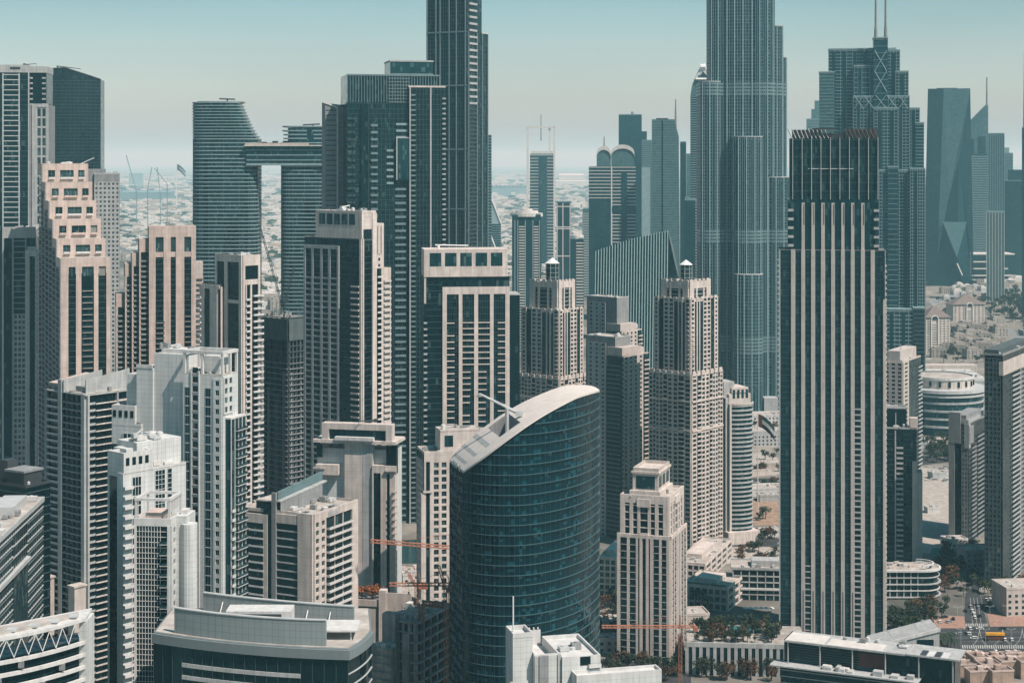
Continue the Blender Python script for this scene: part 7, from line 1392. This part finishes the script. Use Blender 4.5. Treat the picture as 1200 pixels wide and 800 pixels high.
# ------------------------------------------------------------------ flags
def flag(label, px, y0, y1, Y, w_, h, r=.4):
    x = WX(px, Y); zt = WZ(y0, Y); zb = max(0, WZ(y1, Y)); root = empty('flagpole', (x, Y, zb)); tag(root, label, 'flagpole'); m = MB(); m.tube((0, 0, 0), (0, 0, zt-zb), r, 8, r*.6); m.build('pole', STEELW, root)
    f = MB(); N = 16
    for b, ci in ((0, 1), (1, 2), (2, 3)):
        for i in range(N):
            def pt(i, v): u = i/N; return (r+w_*u*.92, math.sin(u*7)*w_*.05, zt-zb-h*.05-h*v/3-w_*.55*u*u-.25*w_*u)
            f.poly([pt(i, b+1), pt(i+1, b+1), pt(i+1, b), pt(i, b)]); f.m[-1] = 0 if i < 4 else ci
    f.build('flag', [mat('flag red', (.07, .02, .02)), mat('flag green', (.015, .05, .045)), mat('flag white', (.4, .42, .42)), mat('flag black', (.012, .014, .016))], root)
flag('white flagpole with striped flag between the rounded tower and striped tower', 888, 484, 604, 1345, 14, 10, .45); flag('tall far flagpole with drooping flag in the haze left of the oval tower', 207, 192, 243, 8500, 46, 30, 2.0)
# ------------------------------------------------------------------ old town houses and far districts
def arch_gable(label, Y, pa, pb, apex, eave, ap):
    t = Tower('gabled_residence', label, Y, pa, 12, WL=26, pr=pb, cat='building'); W = t.WR; t.core(SAND, eave, part='wall'); ze, za = t.z(eave), t.z(apex); q = MB(); e = 2; b = [(-e, -e, ze), (W+e, -e, ze), (W+e, 28, ze), (-e, 28, ze)]
    for i in range(4): q.poly([b[i], b[(i+1) % 4], (W*.5, 13, za)])
    q.poly(b[::-1]); q.build('roof', mat('reddish roof tile', (.19, .155, .14)), t.root); q = MB(); q.tube((W*.5, 13, za-.5), (W*.5, 13, za+4), 1.2, 6, .3); q.build('finial', FARW, t.root)
    c = t.S('R', ap); r = 5.5; q = MB(); P = [(c+r*math.cos(a), ze-3+r*math.sin(a)) for a in [math.pi*k/12 for k in range(13)]]
    for a, d in zip(P, P[1:]): q.tube((a[0], -1.6, a[1]), (d[0], -1.6, d[1]), 1.0, 5)
    for s_ in (-1, 1): q.box(c+s_*r-.8, c+s_*r+.8, -2.2, 0, 0, ze-3)
    q.build('arch_frame', FARW, t.root); q = MB(); q.v = [(p[0], -1.2, p[1]) for p in P]+[(p[0], 1, p[1]) for p in P]; n = 13; q.f = [tuple(range(n)), tuple(range(n, 2*n))[::-1]]; q.m = [0, 0]; q.build('arch_window', GLM, t.root)
    t.slabs(FARW, 'R', (c-r+1,), (c+r-1,), (ze-9,), (0.0,), 3.6, .9, 1.2, part='balcony_trim'); t.wins(SAND, 'R', (0,), (c-r-1,), (ze-.5,), None, max(1, int((c-r)/6)), 3.6, .4, .5, .3); t.wins(SAND, 'R', (c+r+1,), (W,), (ze-.5,), None, max(1, int((W-c-r)/6)), 3.6, .4, .5, .3); t.done()
arch_gable('nearer gabled residence with arched balcony bay left of the old style houses', 2480, 1085, 1113, 359, 372, 1095); arch_gable('farther gabled residence with arched balcony bay above the old style houses', 2800, 1117, 1154, 345, 357, 1136)
def house_proto(w_, d, h, seed, wallm):
    q = random.Random(seed); m = MB(); m.box(-w_/2, w_/2, -d/2, d/2, 0, h); m.box(-w_*.3, w_*.25, -d*.3, d*.3, h, h+3); m.box(w_*.3, w_*.42, -d*.2, d*.1, h, h+1.4)
    for a, b, c, e in ((-w_/2, w_/2, -d/2-.15, -d/2+.2), (-w_/2, w_/2, d/2-.2, d/2+.15), (-w_/2-.15, -w_/2+.2, -d/2, d/2), (w_/2-.2, w_/2+.15, -d/2, d/2)): m.box(a, b, c, e, h-.2, h+1)
    for f_ in range(int(h//3.4)):
        for k in range(4): x = -w_/2+w_*(k+.5)/4; m.box(x-.8, x+.8, -d/2-.1, -d/2+.05, f_*3.4+1, f_*3.4+2.6, 1); y = -d/2+d*(k+.5)/4; m.box(-w_/2-.1, -w_/2+.05, y-.8, y+.8, f_*3.4+1, f_*3.4+2.6, 1)
    return m.build('house', [wallm, GLB])
OLDW = mat('old weathered render', (.33, .30, .265), grain=.25)
HP = [house_proto(16, 14, 10, 1, FARW), house_proto(22, 15, 13, 2, OLDW), house_proto(14, 18, 9, 3, WHITEP), house_proto(26, 18, 16, 4, OLDW)]
hused = set()
def house(k, loc, rz, sc, label, group):
    o = HP[k]
    if k in hused: o = o.copy(); COL.objects.link(o)
    hused.add(k); o.location = loc; o.rotation_euler = (0, 0, rz); o.scale = sc if isinstance(sc, tuple) else (sc,)*3; tag(o, label, 'house', group)
for i in range(74):
    py = 420-(i/74)**.8*50; px = rnd.uniform(1092 if py > 395 else 1112, 1172); house(rnd.choice((1, 1, 1, 3, 3)), GP(px, py), rnd.uniform(-.2, .4), rnd.uniform(.7, 1.15), 'cream flat roofed old style house near the gabled residences', 'old style houses near the gabled residences')
for i in range(30): px, py = rnd.uniform(1095, 1178), rnd.uniform(332, 352); house(rnd.choice((0, 2, 1)), GP(px, py), rnd.uniform(-.2, .4), rnd.uniform(.7, 1.0), 'low pale building along the road below the faceted tower', 'low buildings below the faceted tower')
far_m = MB()
def district(pa, pb, ya, yb, n, nind, label, group):
    L = []
    for i in range(n):
        u = rnd.random()**1.25; py = yb-(yb-ya)*u; L.append((rnd.uniform(pa, pb), py))
    L.sort(key=lambda e: -e[1])
    for i, (px, py) in enumerate(L):
        x, y, z = GP(px, py); s_ = max(1.0, y/7000)
        if i < nind: house(rnd.choice((0, 1, 2, 2, 3)), (x, y, 0), rnd.uniform(-.3, .5), (1.2*s_, 1.2*s_, 1.1*min(s_, 1.5)), label, group)
        else:
            a, b, h = rnd.uniform(8, 22)*s_, rnd.uniform(8, 22)*s_, rnd.choice((6, 8, 9, 10, 12, 20 if rnd.random() < .3 else 10))*min(s_, 2.2); c = rnd.choice((0, 0, 0, 1, 2, 3)); far_m.box(x-a, x+a, y-b, y+b, 0, h, c); far_m.box(x-a*.5, x+a*.3, y-b*.5, y+b*.5, h, h+3, c)
district(118, 228, 207, 305, 2600, 78, 'low pale house in the hazy district left of the oval tower', 'hazy houses left of the oval tower'); district(296, 332, 200, 362, 1100, 52, 'low pale house glimpsed below the sky bridge', 'hazy houses below the sky bridge'); district(560, 712, 205, 335, 3400, 90, 'low pale house in the hazy district behind the white frame tower', 'hazy houses behind the white frame tower'); district(930, 1215, 215, 330, 900, 0, '', ''); district(1205, 1420, 210, 520, 900, 0, '', ''); district(-160, 118, 207, 420, 900, 0, '', '')
o = far_m.build('far_houses', [FARW, mat('far sand wall', (.45, .39, .33)), mat('far grey wall', (.22, .24, .24)), mat('far foliage', (.05, .075, .05))]); o['kind'] = 'stuff'; o['label'] = 'thousands of far low houses and trees fading into the haze'
# a few larger hazy buildings in the far districts
for label, pa, pb, ya, yb, mm in (('hazy white exhibition hall with flat roof right of the white frame tower', 652, 690, 213, 218, FARW), ('hazy pale hall with low pitched roof far behind the arched tower', 655, 684, 206, 210, FARW), ('long hazy row of slab blocks left of the white frame tower', 576, 620, 218, 231, FARG2), ('hazy block under construction below the far cranes', 151, 167, 204, 219, FARG2), ('long low dark hazy wood coloured block in the left district', 140, 200, 226, 236, FARG), ('hazy white tent like hall below the leaning far crane', 192, 199, 216, 224, FARW)):
    Y = min(HC*F/(yb-HY), 20000); x0, x1 = WX(pa, Y), WX(pb, Y); root = empty('hazy_building', ((x0+x1)/2, Y, 0)); tag(root, label, 'building'); w_ = x1-x0; h = WZ(ya, Y); m = MB(); m.box(-w_/2, w_/2, 0, w_*.4, 0, h); m.build('wall', mm, root); m = MB()
    if 'row' in label or 'construction' in label:
        for k in range(9): m.box(-w_/2+w_*k/9, -w_/2+w_*(k+.45)/9, -w_*.02, w_*.38, h, h*1.06+.01)
    else: m.prism([(-w_/2, -1), (w_/2, -1), (w_/2, w_*.41), (-w_/2, w_*.41)], h, [h*1.05, h*1.05, h*1.25, h*1.25])
    m.build('roof', mm, root)
# courtyard blocks at the bottom right corner
TAN = mat('tan plaster', (.40, .29, .23), grain=.2)
for i, (px, py, w_, d, h) in enumerate(((1132, 790, 10, 8, 7), (1146, 785, 9, 12, 9), (1158, 792, 11, 9, 8), (1170, 783, 10, 8, 6), (1182, 790, 12, 9, 9), (1195, 782, 12, 12, 7), (1136, 776, 8, 6, 5), (1160, 776, 14, 6, 5), (1185, 774, 12, 5, 5), (1204, 792, 12, 10, 10), (1148, 800, 14, 8, 8), (1172, 802, 12, 8, 9))):
    p = GP(px, py); root = empty('courtyard_block', p, R(8)); tag(root, 'tan flat roofed courtyard block in the bottom right corner', 'building', 'tan courtyard blocks'); m = MB(); m.box(-w_/2, w_/2, -d/2, d/2, 0, h-.8); m.build('wall', TAN, root); m = MB()
    for c in ((-w_/2-.2, w_/2+.2, -d/2-.2, -d/2+.3), (-w_/2-.2, w_/2+.2, d/2-.3, d/2+.2), (-w_/2-.2, -w_/2+.3, -d/2+.3, d/2-.3), (w_/2-.3, w_/2+.2, -d/2+.3, d/2-.3)): m.box(*c, h-.9, h)
    m.build('parapet', PINK, root); m = MB(); m.box(-w_/2, w_/2, -d/2, d/2, h-.82, h-.7); m.build('roof', mat('dark roof felt', (.20, .15, .13), grain=.3) if i == 0 else bpy.data.materials['dark roof felt'], root)
    m = MB(); a = rnd.uniform(-.2, .2)*w_; m.box(a-1.6, a+1.6, -1.5, 1.5, h-.75, h+rnd.uniform(.8, 2.2)); m.build('roof_house', TAN if i % 2 else PINK, root)
    if i % 3 == 1: m = MB(); m.prism([(w_*.25+1.5*math.cos(k*.6283), 1.6*math.sin(k*.6283)) for k in range(10)], h-.75, h+.5); n = len(m.v); m.tube((w_*.25, 0, h+.5), (w_*.25, 0, h+1.3), 1.45, 10, .4); m.build('dome', PINK, root)
# small things: parasols on the podium terrace and market canopies
for i, (px, py) in enumerate([(874+k*6, 717) for k in range(6)]+[(1068+k*5, 716.5) for k in range(5)]):
    p = GP(px, py, 0); root = empty('parasol', p); tag(root, 'white parasol in a row below the flat office block' if i < 6 else 'white parasol in a row before the curved low building', 'parasol', 'parasols below the flat office block' if i < 6 else 'parasols before the curved low building'); m = MB(); m.tube((0, 0, 0), (0, 0, 3), .06, 5); m.build('pole', METAL, root); m = MB(); m.tube((0, 0, 2.6), (0, 0, 3.5), 1.9, 8, .1); m.build('canopy', STEELW, root)
p = GP(897, 741, ZG); root = empty('shade_sail', p); tag(root, 'peach coloured shade sail in the podium garden', 'shade sail'); m = MB(); m.prism([(-7, -2), (6, -3), (8, 4), (-5, 4)], [3.0, 2.6, 4, 4.4], [3.15, 2.75, 4.15, 4.55]); m.build('canopy', mat('peach canvas', (.62, .40, .30)), root)
for x, y in ((-7, -2), (6, -3), (8, 4), (-5, 4)): m = MB(); m.tube((x, y, 0), (x, y, 3), .12, 6); m.build('pole', METAL, root)

# more low-rise and clutter seen between the towers
def block(name, label, px, py, w_, d, h, m, rz=8, group=None, win=True):
    p = GP(px, py); root = empty(name, p, R(rz)); tag(root, label, 'building', group); q = MB(); q.box(-w_/2, w_/2, -d/2, d/2, 0, h); q.build('wall', m, root); q = MB()
    for c in ((-w_/2-.2, w_/2+.2, -d/2-.2, -d/2+.3), (-w_/2-.2, w_/2+.2, d/2-.3, d/2+.2), (-w_/2-.2, -w_/2+.3, -d/2+.3, d/2-.3), (w_/2-.3, w_/2+.2, -d/2+.3, d/2-.3)): q.box(*c, h-.6, h+.9)
    q.build('parapet', m, root); q = MB(); q.box(-w_/2+.3, w_/2-.3, -d/2+.3, d/2-.3, h-.05, h+.1); q.build('roof', ROOF, root)
    if win:
        for f_ in range(max(1, int(h//3.6))):
            for k in range(max(2, int(w_//4))):
                q = MB(); n = max(2, int(w_//4)); x = -w_/2+w_*(k+.5)/n; q.box(x-.9, x+.9, -d/2-.08, -d/2+.05, f_*3.6+1, f_*3.6+2.7); q.build('window', WIN[0], root)
    for k in range(4): q = MB(); x, y = rnd.uniform(-w_*.35, w_*.35), rnd.uniform(-d*.35, d*.35); q.box(x-1, x+1, y-.8, y+.8, h+.1, h+.6+rnd.random()*1.6); q.build('rooftop_unit', rnd.choice((METAL, WHITEP, GREY)), root)
    return root
block('corner_lowrise', 'pale low block at the right edge above the junction', 1194, 716, 26, 22, 17, SAND)
block('service_building', 'small cream service building behind the crane mast', 806, 744, 22, 16, 14, CREAM); block('gate_house', 'small cream house with flat roof between curved tower and cream stone tower', 712, 762, 13, 10, 8, SAND); block('gate_house', 'small white house below the cream podium left of the cream stone tower', 716, 738, 12, 10, 7, CREAM)
block('podium_block', 'low cream block behind the curved glass tower, at the right of its foot', 711, 676, 16, 14, 12, CREAM); block('site_office', 'white site cabin block on the sandy plot beside the cream tower', 484, 682, 14, 8, 6, WHITEP); block('site_office', 'pink roofed site shed on the sandy plot', 476, 676, 12, 9, 5, PINK)
block('showroom', 'white flat canopy building behind the flagpole', 900, 578, 34, 20, 6, WHITEP, win=False); block('showroom', 'long white canopy on the orange sand beside the lone palm', 902, 628, 30, 9, 5, WHITEP, win=False); block('showroom', 'low grey hall seen beside the flag', 902, 520, 40, 24, 14, LGREY); block('showroom', 'low white hall behind the flag', 898, 498, 44, 26, 12, WHITEP)
block('villa_block', 'low grey building behind the brown trees at the junction', 1146, 662, 24, 18, 12, LGREY); block('villa_block', 'small white building among trees below the dark towers', 1118, 640, 16, 12, 6, WHITEP)
block('kiosk', 'small pavilion on the bare sand plot left of the grey apartment tower', 1092, 600, 10, 8, 4, WHITEP, win=False)
for k in range(16): car(rnd.choice(('white', 'white', 'silver', 'dark')), rnd.uniform(1086, 1114), rnd.choice((548, 556, 563))+rnd.uniform(-1.5, 1.5), rnd.uniform(0, 20), 'on the bare sand plot', .06)
for k in range(14): plant(rnd.choice((0, 1, 1, 2)), rnd.uniform(1084, 1116), rnd.uniform(515, 528), 0, .9, 'small tree on the plot below the round building', None) if False else None
for k in range(9): x, y = 466+rnd.random()*40, 665+rnd.random()*26; p = GP(x, y); r_ = empty('material_stack', p, rnd.random()*3); tag(r_, 'pale stack of building material on the sandy construction plot', 'building material', 'material stacks on the construction plot'); q = MB(); q.box(-2.5, 2.5, -1.2, 1.2, 0, 1.4+rnd.random()); q.build('load', rnd.choice((WHITEP, PINK, CONC)), r_); q = MB(); q.box(-1.8, 1.2, -.9, .9, 1.3, 2.6); q.build('upper_load', rnd.choice((WHITEP, CONC)), r_)

for j in range(54): plant(rnd.choice((0, 1, 1)), rnd.uniform(1090, 1180), rnd.uniform(350, 428), 0, 1.2, 'dark tree among the old style houses', 'trees among the old style houses')
for j in range(34): k = rnd.choice((0, 1, 2)); plant(k, rnd.uniform(701, 728), rnd.uniform(690, 770), 0, .9, ('brownish dry' if k == 2 else 'green leafy')+' tree between the curved glass tower and the cream stone tower', ('brown' if k == 2 else 'green')+' trees right of the curved tower foot')
for j in range(30): k = rnd.choice((0, 1)); plant(k, rnd.uniform(1042, 1075), rnd.uniform(726, 742), 0, .9, 'green leafy tree by the striped tower foot', 'green trees by the striped tower foot')
for j in range(24): car(rnd.choice(('white', 'silver', 'dark')), rnd.uniform(1110, 1190), rnd.choice((690, 683, 737, 743, 750)), rnd.choice((80, 175)), 'on the roads around the junction', .06)

for j in range(30): k = rnd.choice((0, 1, 2)); plant(k, rnd.uniform(882, 914), rnd.choice((506, 538, 556, 572, 612, 634))+rnd.uniform(-4, 4), 0, .95, ('brownish dry' if k == 2 else 'green leafy')+' tree in the gap behind the flagpole', ('brown' if k == 2 else 'green')+' trees behind the flagpole')
for j in range(22): car(rnd.choice(('white', 'silver', 'dark')), rnd.uniform(882, 914), rnd.choice((545, 551, 566, 626))+rnd.uniform(-1.5, 1.5), rnd.uniform(0, 12), 'parked in the gap behind the flagpole', .08)
for px, py, w_, d in ((886, 556, 18, 10), (908, 548, 24, 14), (904, 586, 22, 12), (884, 506, 26, 16)): block('low_shed', 'low flat roofed shed in the gap behind the flagpole', px, py, w_, d, 5, rnd.choice((SAND, LGREY, WHITEP)), rz=rnd.uniform(-5, 20), group='sheds behind the flagpole', win=False)
for px, py, w_, d in ((1088, 524, 26, 14), (1110, 522, 22, 12), (1098, 560, 14, 8)): block('low_shed', 'low flat roofed shed on the plot below the round building', px, py, w_, d, 5, rnd.choice((SAND, LGREY)), rz=rnd.uniform(-5, 20), group='sheds below the round building', win=False)
